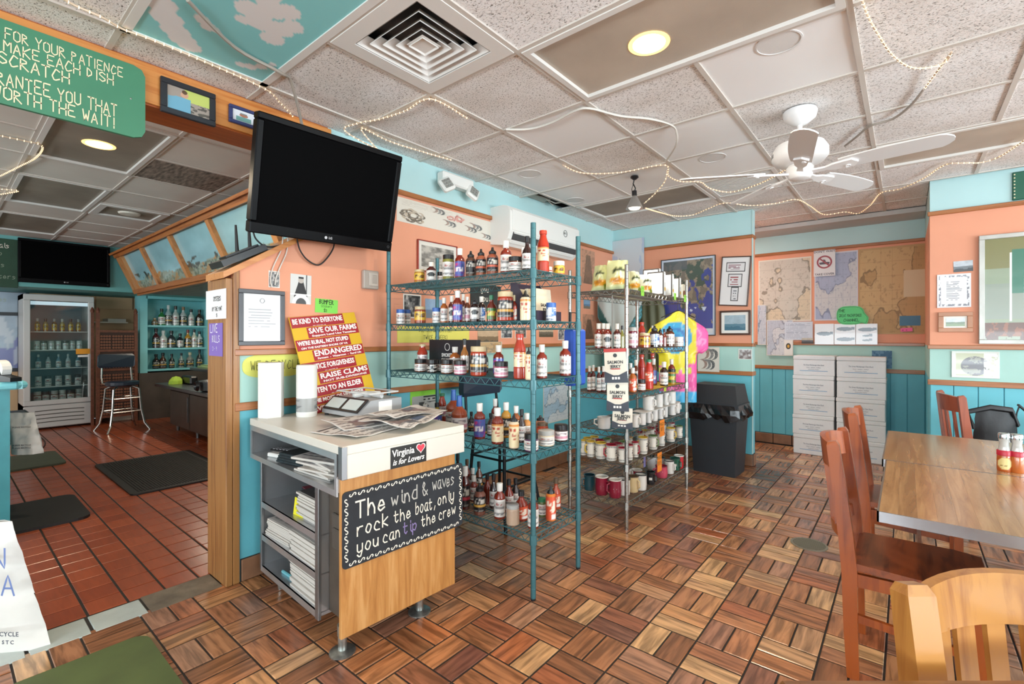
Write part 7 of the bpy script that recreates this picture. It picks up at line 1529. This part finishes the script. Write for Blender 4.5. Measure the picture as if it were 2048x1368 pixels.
# ================================================================ dining furniture
M_CH = wood('chair_wood', '733012', '984a1a', (22, 22, 1.6), .3, .4, .08); M_CHS = wood('seat_wood', '5f2a14', '84411f', (3, 24, 10), .3, .45)
M_CHL = wood('light_chair_wood', '935a28', 'b47c3c', (22, 22, 1.6), .3, .4); M_CHR2 = wood('back_chair_wood', '77392a', '9a5038', (22, 22, 1.6), .35, .3)
def chair(label, loc, rz, m, ms, group=None, top=.93, lean=.055, slats=5, pw=.034, rh=.10):
    """faces local +y; seat centre at the origin"""
    t = thing('dining_chair', label, 'chair', loc, rz, group); y0 = -.21
    s = MB(); P = [(-.20, -.20), (.20, -.20), (.215, .12), (.19, .20), (-.19, .20), (-.215, .12)]; s.prism([(x, y, .432) for x, y in P], (0, 0, .026)); s.build('seat', ms, t)
    for x in (-.19, .19):
        L = [(x, y0+.012, 0), (x, y0+.004, .2), (x, y0, .42), (x, y0-.012, .56), (x, y0-.035, .76), (x, y0-lean, top-.015), (x, y0-lean-.004, top)]
        MB().sweep(L, [pw*.9, pw, pw, pw, pw, pw, pw*.7], [.040, .046, .052, .050, .046, .042, .030], (1, 0, 0)).build('back_post', m, t)
        MB().sweep([(x*.94, .17, 0), (x*.94, .165, .43)], .032, .034, (1, 0, 0)).build('front_leg', m, t)
    bow = lambda x: -.058*(1-(x/.19)**2)
    def rail(z0, z1, name, th=.02, dy=0):
        n = 10; A = []; mb = MB()
        for k in range(n+1):
            x = -(.19-pw*.4)+(.38-pw*.8)*k/n; f = (z0-.45)/.48; yb = y0-lean*min(1, max(0, f))+bow(x)+dy; f1 = (z1-.45)/.48; yt = y0-lean*min(1, f1)+bow(x)+dy
            crown = .014*(1-(x/.19)**2) if name == 'top_rail' else 0
            A += [(x, yb-th/2, z0), (x, yb+th/2, z0), (x, yt+th/2, z1+crown), (x, yt-th/2, z1+crown)]
        fs = []
        for k in range(n):
            for q in range(4): q2 = (q+1) % 4; fs.append((k*4+q, k*4+q2, k*4+4+q2, k*4+4+q))
        fs += [(3, 2, 1, 0), tuple(n*4+q for q in range(4))]; mb.add(A, fs).build(name, m, t, 30)
    rail(top-.015-rh, top-.015, 'top_rail'); rail(.535, .585, 'lower_rail')
    for k in range(slats):
        x = -.19+.38*(k+1)/(slats+1); z0, z1 = .58, top-.01-rh; f0, f1 = (z0-.45)/.48, (z1-.45)/.48
        MB().sweep([(x, y0-lean*f0+bow(x), z0), (x, y0-lean*f1+bow(x), z1)], .034, .011, (1, 0, 0)).build('slat', m, t)
    for x in (-.185, .185): MB().sweep([(x, y0+.02, .39), (x*.97, .16, .40)], .02, .05, (1, 0, 0)).build('seat_rail', m, t); MB().sweep([(x, y0+.02, .24), (x*.97, .16, .22)], .018, .03, (1, 0, 0)).build('stretcher', m, t)
    MB().sweep([(-.18, .165, .40), (.18, .165, .40)], .02, .05, (0, 1, 0)).build('seat_rail', m, t); MB().sweep([(-.18, .02, .23), (.18, .02, .23)], .018, .028, (0, 1, 0)).build('stretcher', m, t)
    return t
chair('reddish-brown wooden chair tucked at the near table, its side toward us', (.035, 2.52, 0), -math.pi/2, M_CH, M_CHS)
chair('reddish-brown wooden chair tucked at the far table, behind the near one', (.035, 3.44, 0), -math.pi/2, M_CH, M_CHS)
off_, dp = .915, .60
chair('honey-coloured wooden chair in the bottom right corner facing us', (-dp*SN+off_*CS, dp*CS+off_*SN, 0), YAW+math.pi, M_CHL, M_CHL, top=.907, pw=.050, rh=.078)
x, y = .46, 4.80
chair('dark red-brown chair by the right wall with a black bag on its seat', (.50, 4.72, 0), -math.pi/2+.25, M_CHR2, M_CHS, top=.95)
M_STV = wood('butcher_block', '8a6340', 'b08a60', (30, 2.2, 30), .25, .4, .14, '9e7850')
M_EDG = mat('table_edge_metal', 'aeb2b8', .25, .9)
def table(label, x0, x1, y0, y1, z):
    t = thing('dining_table', label, 'table', ((x0+x1)/2, (y0+y1)/2, 0)); w, d = (x1-x0)/2, (y1-y0)/2
    n = int(2*w/.05); q = (2*w-.012)/n; me = B(-q/2, q/2, -d+.006, d-.006, -.02, 0, .0003).mesh('stave', M_STV)
    for k in range(n): link('stave', me, t, (-w+.006+(k+.5)*q, 0, z))
    f = MB()
    for a in ((-w, w, -d, -d+.006), (-w, w, d-.006, d), (-w, -w+.006, -d, d), (w-.006, w, -d, d)): f.box(*a, z-.036, z-.0005)
    f.build('metal_edge', M_EDG, t); B(-w+.006, w-.006, -d+.006, d-.006, z-.036, z-.02).build('underside', mat('table_under', '4a3524', .7), t)
    MB().lathe([(.038, .03), (.038, z-.04)], 16).build('pedestal', M_BLACK, t); MB().box(-.12, .12, -.12, .12, z-.05, z-.036).build('spider_plate', M_BLACK, t)
    for a in (0, math.pi/2): p = MB().prism([(-.28, -.03, 0), (.28, -.03, 0), (.28, -.03, .02), (.05, -.03, .045), (-.05, -.03, .045), (-.28, -.03, .02)], (0, .06, 0)).build('foot', M_BLACK, t); p.rotation_euler = (0, 0, a)
    return t
table('near butcher-block dining table with a metal edge, chair tucked at its left', -.078, 1.14, 2.05, 2.93, .76)
table('far butcher-block dining table touching the near one', -.092, 1.13, 2.936, 3.86, .76)
table('dining table by the right wall behind the black bag', .98, 1.75, 4.35, 5.05, .755)
# table edge just in front of the camera
tt = thing('dining_table', 'dark wooden tabletop edge along the bottom right of the picture', 'table', (0, 0, 0), YAW)
ed = .785; hz_ = EYE-ed*(1356-HZ)/FPX
B(.435, 1.20, .12, ed, hz_-.035, hz_, .006).build('table_top', wood('front_table_wood', '6d4424', '8a5a30', (3, 30, 30), .3, .3), tt); MB().lathe([(.035, .02), (.035, hz_-.035)], 14, (.58, .24, 0)).lathe([(.0, .0), (.12, 0), (.12, .012), (.05, .03)], 20, (.58, .24, 0)).build('pedestal', M_BLACK, tt)
# shakers on the table seam
def shaker(label, px, base, top, spice, lab, z=.7602, row=0):
    x, y = onZ(px, base, z); d = depth(x, y); h = (base-top)*d/FPX; r = .024; t = thing('spice_shaker', label, 'shaker', (x-.01, y+.015, z), 0, 'spice shakers on the dining table')
    MB().lathe([(0, 0), (r*.95, 0), (r, .004), (r, h*.40), (r*.96, h*.42)], 18).build('jar', mat('spice_'+spice, spice, .2, coat=.6), t, 40)
    MB().lathe([(r*1.04, h*.42), (r*1.05, h*.54), (r*.98, h*.555), (0, h*.555)], 20).build('red_lid', mat('lid_red', 'b01f35', .35), t, 40)
    MB().lathe([(r*.84, h*.556), (r*.66, h*.74), (r*.80, h*.86)], 16).build('glass_shaker', mat('shaker_glass', 'b7b7b4', .1, spec=.9), t, 60)
    MB().lathe([(r*.86, h*.86), (r*.88, h*.97), (r*.8, h), (0, h)], 18).build('chrome_top', mat('chrome', 'c9cccd', .15, 1), t, 40)
    if lab: link('label', label_mesh('label', r*1.01, h*.05, h*.38, lambda U, V: over(over(fill(U, spice), (((np.mod(U*2, 1)-.5)/.35)**2+((V-.5)/.45)**2 < 1).astype(float), 'd9c88a'), lines(np.mod(U*2, 1), V, .3, .7, .25, .75, 3, 2, .5, 4), '8a6a3a'), 32, 12), t, None)
shaker('glass-topped spice shaker with an oval label on the table seam', 2016, 944, 868, 'a8521f', True); shaker('second glass-topped spice shaker at the right picture edge', 2042, 947, 870, 'b5622a', False)
# black bag on the chair by the wall
bgp = thing('shoulder_bag', 'black shoulder bag on the chair by the right wall', 'bag', (.475, 4.69, .4605), YAW*.6); bgp.scale = (.80, .75, 1.42)
m = mat('bag_black', '17191c', .6, bump=.4, bscale=30); b = bagmesh(.36, .27, .20, 12, .75).build('body', m, bgp, 60)
MB().tube([(-.15, 0, .18), (-.20, -.02, .26), (-.05, -.03, .285), (.10, -.03, .275), (.16, 0, .2)], .014, 6).build('handle', m, bgp, 60); MB().sweep([(.14, 0, .20), (.15, 0, .26), (.17, 0, .30)], .03, .008, (.6, .8, 0)).build('strap', m, bgp); MB().sweep([(.16, 0, .30), (.30, 0, .22), (.48, .02, .20)], .03, .008, (0, 1, 0)).build('strap', m, bgp); MB().tube([(.04, -.095, .17), (.05, -.10, .10)], .004, 4).build('zip', M_STL, bgp)
tag(B(.40, .66, 4.42, 4.64, .0, .455).build('bag_crate', mat('crate_dark', '2b2523', .7)), 'dark box on the floor under the black bag', 'box') if False else None
t = thing('menu_folder', 'open black menu folder on the table by the right wall', 'menu', (1.35, 4.72, .7555), .3); MB().prism([(-.14, -.1, 0), (.14, -.1, 0), (.14, .1, 0), (-.14, .1, 0)], (0, 0, .008)).build('cover', M_BLACK, t); B(-.13, .12, -.09, .09, .008, .011).build('page', M_PW, t)
# foam shipping boxes in the alcove
M_FOAM = mat('foam_white', 'e4e5e6', .6, noise=.015, nscale=30, bump=.15, bscale=250); M_LN = mat('foam_gap', 'b9bcc2', .8); M_BLUEL = mat('print_line_blue', '6f9cc4', .6); M_TXT = mat('print_text_slate', '565b70', .6)
for c, (x0, x1, y, dz) in enumerate(((-1.022, -.622, 6.40, 0), (-.598, -.168, 6.37, 0))):
    for k in range(5):
        h = .226; w = (x1-x0); jx = (.003, -.004, .002, -.002, .004)[(k+c) % 5]
        t = thing('foam_box', 'white foam shipping box, %s in the %s stack in the alcove' % (('bottom', 'second from the floor', 'middle', 'second from the top', 'topmost')[k], ('narrower left', 'wider right')[c]), 'box', ((x0+x1)/2+jx, y, .0005+k*(h+.0008)), .012*((k+c) % 3-1), 'foam boxes stacked in the alcove')
        B(-w/2, w/2, 0, .34, 0, h*.80, .006).build('box', M_FOAM, t); B(-w/2-.002, w/2+.002, -.002, .342, h*.806, h, .006).build('lid', M_FOAM, t)
        B(-w*.34, w*.34, -.0006, .0005, .052, .058).build('blue_line', M_BLUEL, t)
        letter(t, 'The Great Machipongo Clam Shack', .021, 0, .122, -.0012, M_TXT, shear=.2, sx=w*.66/.34*.86); letter(t, 'clams - oysters - scallops', .014, 0, .094, -.0012, M_TXT); letter(t, 'Nassawadox, Virginia', .012, 0, .072, -.0012, M_TXT)
# rubbish bin
bn = thing('rubbish_bin', 'dark grey square rubbish bin with a black liner against the back wall', 'bin', (-1.46, 5.05, 0), -.03); bn.scale = (1.06, 1.04, 1.0)
M_BIN = mat('bin_grey', '272c32', .5, noise=.08, nscale=4); M_LIN = mat('bin_liner', '141518', .25, bump=.8, bscale=22)
def frustum(w0, w1, z0, z1, d0=None, d1=None): 
    d0 = d0 or w0; d1 = d1 or w1; return MB().add([(-w0, -d0, z0), (w0, -d0, z0), (w0, d0, z0), (-w0, d0, z0), (-w1, -d1, z1), (w1, -d1, z1), (w1, d1, z1), (-w1, d1, z1)], [(3, 2, 1, 0), (4, 5, 6, 7), (0, 1, 5, 4), (1, 2, 6, 5), (2, 3, 7, 6), (3, 0, 4, 7)])
frustum(.185, .215, 0, .66, .15, .185).build('body', M_BIN, bn); lnr = MB(); vs = []; rs = random.Random(5); n = 48
for j, (z, o) in enumerate(((.69, .006), (.65, .022), (.60, .03), (.555, .02))):
    for k in range(n):
        a = 2*math.pi*k/n; c, s = math.cos(a), math.sin(a); q = max(abs(c)/.217, abs(s)/.187); R = 1/q+o+rs.uniform(-.010, .012)*j; vs.append((R*c, R*s, z+(rs.uniform(-.03, .02) if j == 3 else 0)))
lnr.add(vs, [(j*n+k, (j+1)*n+k, (j+1)*n+(k+1) % n, j*n+(k+1) % n) for j in range(3) for k in range(n)]).build('liner', M_LIN, bn)
frustum(.222, .222, .665, .70, .192, .192).build('rim', M_BIN, bn); frustum(.215, .19, .70, .88, .185, .15).build('swing_top', mat('bin_top', '24272b', .45), bn); frustum(.15, .13, .76, .765).build('flap_line', M_BLACK, bn)
# tie-dye shirt on a hanger
def cloth_sheet(name, pts, depth_fn, col_fn, parent, n=(40, 50)):
    pass
sh = thing('tie_dye_shirt', 'tie-dye yellow, blue and pink T-shirt hanging behind the chrome rack', 'shirt', (-1.78, 4.62, .80), YAW-.05)
sh.location = (-1.71, 4.60, 0)
def shirt_mesh(W, z0, z1, col_fn, sleeve=.16, fold=.02):
    nx, nz = 44, 46; u = np.linspace(0, 1, nx+1); v = np.linspace(0, 1, nz+1); U, V = np.meshgrid(u, v)
    hw = np.where(V > .52, W/2+sleeve*np.clip((V-.52)/.1, 0, 1)*np.clip((1.03-V)/.22, 0, 1), W/2); sh_ = np.clip((V-.86)/.14, 0, 1); hw = hw*(1-sh_**1.6*.62)
    X = (U-.5)*2*hw; Z = z0+(z1-z0)*V-.05*np.abs(2*U-1)**2*(V > .55)*V; Y = -.035*np.sqrt(np.clip(1-(2*U-1)**2, 0, 1))+fold*np.sin(U*19+V*2)*.5*(1-V*.6)
    n1 = (nx+1)*(nz+1); pts = np.concatenate([np.stack([X, Y, Z], -1).reshape(-1, 3), np.stack([X, -Y*.6+.004, Z], -1).reshape(-1, 3)]); i = (np.arange(nz)[:, None]*(nx+1)+np.arange(nx)[None, :]).ravel(); q = np.stack([i, i+1, i+nx+2, i+nx+1], -1)
    me = bpy.data.meshes.new('fabric'); me.from_pydata(pts.tolist(), [], q.tolist()+(q[:, ::-1]+n1).tolist()); img = col_fn(U, V, X, Z); ink = np.ones((2*n1, 4)); ink[:n1, :3] = lin_np(img).reshape(-1, 3); ink[n1:, :3] = ink[:n1, :3]
    me.color_attributes.new('ink', 'FLOAT_COLOR', 'POINT').data.foreach_set('color', ink.ravel()); me.materials.append(print_mat()); me.polygons.foreach_set('use_smooth', [True]*len(me.polygons)); return me
def dye(U, V, X, Z):
    n = fbm(U*7, V*7, 3)*.05; R = np.hypot(X+.03, (Z-1.345))+n-.02; img = fill(U, 'e85aa0')
    img = over(img, ((X < .17) & (R < .30)).astype(float), 'e3d32a'); img = over(img, ((R < .165) & (X < .2)).astype(float), '2f9cc8'); img = over(img, ((R < .11) & (R > .075)).astype(float), '2a6fb0'); img = over(img, (R < .05).astype(float), '2f86c0')
    img = over(img, ((Z < 1.06) & (Z > .99) & (X < .12)).astype(float)*(fbm(U*14, V*9, 6) > .35), 'd6d93a'); img = over(img, (Z < .82).astype(float), '4ab4e6'); return over(img, ((fbm(U*20, V*20, 9) > .66)*.35), 'f2e6ea')
link('fabric', shirt_mesh(.36, .72, 1.60, dye, .11), sh); MB().tube([(-.16, 0, 1.54), (0, 0, 1.61), (.16, 0, 1.54)], .005, 5).tube([(0, 0, 1.61), (0, 0, 1.68), (.02, .01, 1.72), (.05, .02, 1.70)], .003, 5).build('hanger', M_BLACK, sh)
# garments behind the chrome rack
gm2 = thing('blouse', 'dark green striped wrap blouse hanging in the corner behind the chrome rack', 'garment', (-2.55, 5.04, 0), .45)
link('fabric', shirt_mesh(.40, .95, 2.02, lambda U, V, X, Z: over(over(fill(U, 'b4bcb8'), ((np.abs(X) > (Z-1.28)*.55) | (Z < 1.36)).astype(float), '2f5f5d'), ((np.abs(X) > (Z-1.25)*.55) & (X > .02) & (np.mod(Z*26-X*16, 1) < .45)).astype(float), '4f9aa8'), .05, .03), gm2); MB().tube([(-.2, .02, 1.94), (0, .02, 2.02), (.2, .02, 1.94)], .006, 5).tube([(0, .02, 2.02), (0, .06, 2.25), (0, .1, 2.27), (0, .42, 2.30)], .003, 5).build('hanger', M_CHRW, gm2)
g3 = thing('hanging_jacket', 'olive jacket hanging beside the green wrap blouse in the corner', 'garment', (-2.30, 5.35, 0), .05)
link('fabric', shirt_mesh(.26, .95, 1.86, lambda U, V, X, Z: fill(U, '5d5f45')*(.85+.3*fbm(U*8, V*5, 4)[..., None]), .03, .03), g3); MB().tube([(0, .02, 1.84), (0, .06, 2.0), (0, .092, 2.02)], .003, 5).build('hanger', M_CHRW, g3)
# dark stool behind the teal rack and blue tote at its end
s2 = thing('bar_stool', 'dark-framed bar stool with a navy back behind the teal rack', 'stool', (-2.36, 2.74, 0), math.pi/2)
src = bpy.data.objects['bar_stool']
for c in list(src.children):
    d = c.copy(); COL.objects.link(d); d.parent = s2
    if c.data.materials and c.data.materials[0].name.startswith('chrome'): d.data = c.data.copy(); d.data.materials[0] = mat('stool_black', '25272a', .35, .6)
tote = thing('tote_bag', 'bright blue tote with white lettering hung at the end of the teal rack', 'bag', (-1.565, 2.425, 1.06), math.pi/2-.1)
B(-.012, .13, -.04, .03, 0, .34, .012).build('body', mat('tote_blue', '1f4fb0', .5), tote); l = letter(tote, 'BAYSHORE', .03, .055, .16, -.0415, M_PW, bold=.0006); l.rotation_euler = (0, -math.pi/2, 0); MB().tube([(.02, 0, .33), (.02, 0, .44), (.09, 0, .44), (.09, 0, .33)], .008, 6).build('handle', M_BLACK, tote)

# ---------------------------------------------------------------- ceiling fan
fn = thing('ceiling_fan', 'white five-bladed ceiling fan hanging from the tiled ceiling', 'ceiling fan', (-.482, 3.235, HC-.001))
M_FAN = mat('fan_white', 'e6e6e6', .35); M_BLD = mat('fan_blade', 'dadada', .4)
MB().lathe([(.085, 0), (.09, -.012), (.082, -.045), (.045, -.075), (.022, -.085), (0, -.085)], 28).build('canopy', M_FAN, fn, 40); MB().lathe([(.013, -.08), (.013, -.19)], 14).build('downrod', M_FAN, fn)
MB().lathe([(.0, -.170), (.06, -.178), (.125, -.20), (.145, -.235), (.145, -.275), (.12, -.305), (.07, -.32), (0, -.32)], 32).build('motor_housing', M_FAN, fn, 40); MB().lathe([(.06, -.318), (.072, -.335), (.066, -.375), (.055, -.395), (.045, -.40), (0, -.402)], 28).build('switch_housing', M_FAN, fn, 40)
for k in range(4): a = k*math.pi/2+.4; MB().box(-.022, .022, -.004, .004, -.012, .012, 0, .004).build('housing_slot', mat('fan_slot', '8f8f8f', .6), fn, None, (.142*math.cos(a), .142*math.sin(a), -.255)).rotation_euler = (0, 0, a+math.pi/2)
bl = MB(); P = [(.20, -.050)]+[(.20+.42*k/8, -.052-.012*math.sin(k/8*3.1)-.004*k/8) for k in range(1, 9)]+[(.645, -.045), (.668, -.020), (.672, 0), (.668, .020), (.645, .045)]+[(.62-.42*k/8, .060-.008*k/8) for k in range(0, 9)]
bl.prism([(x, y, 0) for x, y in P], (0, 0, .007)); blm = bl.mesh('blade', M_BLD)
ir = MB().prism([(.06, -.018, .004), (.13, -.014, .004), (.17, -.03, .004), (.26, -.038, .004), (.285, 0, .004), (.26, .038, .004), (.17, .03, .004), (.13, .014, .004), (.06, .018, .004)], (0, 0, -.011)).lathe([(.012, -.012), (.012, -.007), (0, -.012)], 8, (.235, .015, 0)).mesh('blade_iron', M_FAN)
for k in range(5):
    a = math.radians(-8+72*k); b = link('blade', blm, fn, (0, 0, -.362)); b.rotation_euler = (math.radians(-13), 0, a); i = link('blade_iron', ir, fn, (0, 0, -.366)); i.rotation_euler = (math.radians(-13), 0, a)
# clamp lamp hanging from the ceiling
x, y = onZ(1269, 352, HC-.0); ld = bpy.data.lights.new('clamp_lamp_light', 'SPOT'); ld.energy = 60; ld.shadow_soft_size = .05; ld.spot_size = 2.5; ld.spot_blend = .5; ld.color = (1, .95, .86); lo_ = bpy.data.objects.new('clamp_lamp_light', ld); COL.objects.link(lo_); lo_.location = (x, y, HC-.285)
lo_ = disc_light(-2.3, 6.05, HC-.02, 30, .25, (1, .96, .9)); cl = thing('pendant_lamp', 'small silver clamp lamp hanging from the ceiling by a black mount', 'lamp', (x, y, HC-.002)); dp_ = depth(x, y)  # disc light in the passage: hidden fill added to brighten the alcove
MB().lathe([(.03, 0), (.034, -.012), (.012, -.03), (0, -.03)], 14).build('mount', M_BLACK, cl); MB().tube([(0, 0, -.02), (-.012, 0, -.06), (.008, 0, -.10), (.0, 0, -.13)], .005, 6).tube([(-.02, 0, -.15), (-.024, 0, -.10), (-.006, 0, -.05)], .003, 5).build('arm', M_BLACK, cl); MB().lathe([(.018, -.12), (.02, -.16), (0, -.16)], 12).build('socket', M_BLACK, cl)
MB().lathe([(.018, -.165), (.028, -.18), (.068, -.262), (.070, -.268), (.065, -.262), (.024, -.182)], 24).build('shade', mat('lamp_aluminium', 'b9bbbb', .3, .8), cl, 50); MB().lathe([(.0, -.278), (.04, -.272), (.055, -.25), (.03, -.21), (0, -.20)], 18).build('bulb', mat('bulb_white', 'f4efe2', .3, emit=1.6), cl, 50)
# ---------------------------------------------------------------- rope lights
M_ROPE = mat('rope_clear', 'd9c2a8', .3); M_BULB = mat('fairy_bulb', 'ffdca8', .4, emit=5)
OCT = [(1, 0, 0), (-1, 0, 0), (0, 1, 0), (0, -1, 0), (0, 0, 1), (0, 0, -1)]; OF = [(0, 2, 4), (2, 1, 4), (1, 3, 4), (3, 0, 4), (2, 0, 5), (1, 2, 5), (3, 1, 5), (0, 3, 5)]
def rope(label, pts, step=.033):
    P = [Vector(p) for p in pts]; Q = []
    for i in range(len(P)-1):
        p0, p1, p2, p3 = P[max(i-1, 0)], P[i], P[i+1], P[min(i+2, len(P)-1)]
        for k in range(8): s = k/8; Q.append(.5*((2*p1)+(p2-p0)*s+(2*p0-5*p1+4*p2-p3)*s*s+(3*p1-p0-3*p2+p3)*s**3))
    Q.append(P[-1]); t = thing('rope_light', label, 'string lights', Q[0]); Q = [q-Q[0] for q in Q]; MB().tube(Q, .0045, 6).build('rope', M_ROPE, t, 60)
    mb = MB(); acc = 0
    for a, b in zip(Q, Q[1:]):
        L = (b-a).length; u = step-acc
        while u < L: c = a.lerp(b, u/L); mb.add([c+Vector(v)*.0064 for v in OCT], OF); u += step
        acc = (acc+L) % step
    tag(mb.build('bulb', M_BULB, t), kind='stuff'); return t
Z1 = HC-.014
rope('warm rope light along the ceiling edge above the green sign', [ce_pt(*p, Z1) for p in ((60, -60), (130, 0), (205, 35), (245, 58), (300, 78), (420, 128), (530, 178), (560, 205))]+[ce_pt(585, 232, HC-.02)])
rope('warm rope light looping from behind the television along the ceiling to the emergency light', [(-2.55, 1.80, 2.52)]+[ce_pt(*p, HC-.03) for p in ((690, 262),)]+[ce_pt(*p, Z1) for p in ((715, 247), (760, 238), (810, 222), (862, 198), (935, 237))])
rope('warm rope light lying along the ceiling joint behind the television', [(-2.56, 1.82, 2.50)]+[ce_pt(*p, Z1) for p in ((722, 257), (780, 283), (850, 305), (902, 320))])
rope('warm rope light swagging past the clamp lamp to the ceiling fan', [ce_pt(*p, z) for *p, z in ((1125, 330, Z1), (1165, 346, HC-.03), (1240, 345, HC-.03), (1328, 330, Z1), (1337, 352, HC-.05), (1362, 363, HC-.06), (1400, 364, HC-.05), (1420, 377, HC-.07), (1463, 384, HC-.09), (1520, 367, HC-.10), (1570, 340, HC-.12), (1588, 328, HC-.15))])
rope('short warm rope light from the ceiling joint down to the clamp lamp', [ce_pt(*p, z) for *p, z in ((1334, 340, HC-.03), (1330, 362, HC-.10), (1310, 387, HC-.16), (1288, 407, HC-.22))])
rope('long warm rope light swagging from the clamp lamp to the right wall', [ce_pt(*p, z) for *p, z in ((1290, 416, HC-.20), (1320, 425, HC-.10), (1350, 432, HC-.07), (1385, 430, HC-.05), (1415, 418, HC-.03), (1450, 406, Z1), (1500, 411, HC-.04), (1550, 407, HC-.03), (1592, 399, Z1), (1620, 412, HC-.03), (1648, 429, HC-.06), (1690, 424, HC-.05), (1716, 427, HC-.06), (1740, 411, HC-.04), (1762, 386, Z1), (1800, 378, HC-.03), (1845, 358, HC-.02), (1890, 330, Z1), (1930, 326, HC-.03), (1962, 325, HC-.03), (2000, 313, HC-.02), (2050, 280, Z1))])
rope('warm rope light drooping from the top of the frame to a ceiling hook', [ce_pt(*p, z) for *p, z in ((1718, -20, Z1), (1735, 30, HC-.02), (1757, 70, HC-.04), (1785, 110, HC-.06), (1822, 135, HC-.07), (1865, 134, HC-.05), (1893, 122, HC-.03), (1903, 104, Z1))])
rope('short end of warm rope light hanging back from the ceiling hook', [ce_pt(*p, z) for *p, z in ((1900, 108, Z1), (1878, 138, HC-.02), (1850, 176, Z1))])
rope('warm rope light crossing the bar ceiling at the left edge, upper loop', [ce_pt(*p, Z1) for p in ((-40, 262), (8, 273), (45, 281), (84, 292), (72, 315), (35, 335), (-40, 372))])
rope('warm rope light crossing the bar ceiling at the left edge, lower loop', [ce_pt(*p, Z1) for p in ((-40, 372), (0, 378), (37, 382), (0, 389), (-40, 396))])

# ---------------------------------------------------------------- bottles behind the bar and in the fridge
LQ = [[(150, .045, .13, '9a7a52', 'c9b08a', 'amber miniature'), (203, .052, .30, '2f7a3a', '22382a', 'green-glass'), (254, .05, .37, 'a9bfc0', 'd9dede', 'tall clear'), (309, .05, .36, 'b9c2bd', '3a3330', 'clear dark-labelled'), (367, .052, .35, 'b5bdbd', '8a6a4a', 'clear cork-topped'), (427, .048, .31, 'cfd3cf', '22262a', 'white-labelled'), (503, .055, .31, '3a241a', '1a1614', 'dark amber')],
      [(160, .052, .35, '4a1c20', '241416', 'dark red'), (215, .055, .31, 'd3d6d3', 'c9cccc', 'clear white-labelled'), (277, .058, .31, '2f3336', '15161a', 'square black-labelled'), (343, .05, .26, '22262a', '15161a', 'squat black'), (402, .048, .33, 'b8862a', '7a2a22', 'yellow spirits'), (450, .045, .34, 'c9c9b9', '22262a', 'slim pale'), (503, .048, .30, 'c3ccca', '22262a', 'clear black-topped')],
      [(160, .052, .26, '2a1c1a', '15161a', 'dark'), (212, .05, .28, '4a2a1a', '1a1614', 'brown'), (280, .04, .26, '1f2420', '15161a', 'black-necked'), (352, .04, .27, '8a9a98', '22262a', 'pale'), (418, .055, .28, '8d9088', 'c9c2a4', 'clear round'), (493, .045, .33, '2a302a', '15161a', 'tall dark')]]
for row, its in enumerate(LQ):
    z = SHZ[2-row]; 
    for n, (x, wd, h, body, cap, lab) in enumerate(its):
        px = 270+x/3.8; Y, _ = onX(px, 650, SX-.12); Y = min(Y, S1-.09)
        product('liquor_bottle', '%s liquor bottle, %s along the %s aqua bar shelf' % (lab, ORD[n], ('top', 'middle', 'lowest')[row]), 'bottle', (SX-.12, Y, z+.0006), 'woozy', wd, h*.94, body, cap, ('w' if n % 2 else 'k',) if row < 2 else ('k',), 'liquor bottles on the aqua bar shelf', math.pi/2)
kinds = [('bbq', .028, .19), ('woozy', .03, .20), ('spice', .032, .13), ('spice', .036, .15), ('squat', .04, .17)]
fc = [['7a5a3a', '8a8f8a', '5a3a2a', '9aa09a'], ['3a4a6a', 'c9ccd0', '2a2a2e', 'b5bcc4'], ['5a7a8a', 'aab6ba', '6a8a9a', 'c0c8ca'], ['9aa5a2', 'b5bdb8', '8a9694', 'a9b2ae'], ['8a7a4a', '9a8a5a', '6a5a3a', 'a59a6a']]
for s_, z in enumerate([.38]+list(FSH)):
    q = (4, 3, 2, 1, 0).index(s_) if False else s_
    kd = [kinds[4], kinds[3], kinds[1], kinds[2], kinds[0]][s_]; n = (6, 5, 5, 7, 6)[s_]
    for k in range(n):
        yy = fr.location.y+(-fw+.11+(k+.5)*(2*fw-.22)/n); product('drink_bottle' if kd[0] not in ('squat', 'spice') else 'drink_can', '%s drink from the window side, %s fridge shelf' % (ORD[n-1-k] if False else ORD[k], ('bottom', 'second', 'third', 'fourth', 'top')[s_]), 'bottle' if kd[0] not in ('squat', 'spice') else 'can', (FXX-.10-.03*(k % 2), yy, z+.001), kd[0], kd[1], kd[2], fc[s_ if s_ < 5 else 4][k % 4], ('c9c9c4', '2a2a2e', 'a9a9a6')[k % 3], ('w',) if s_ < 4 else ('y',), 'drinks in the display fridge', math.pi/2)
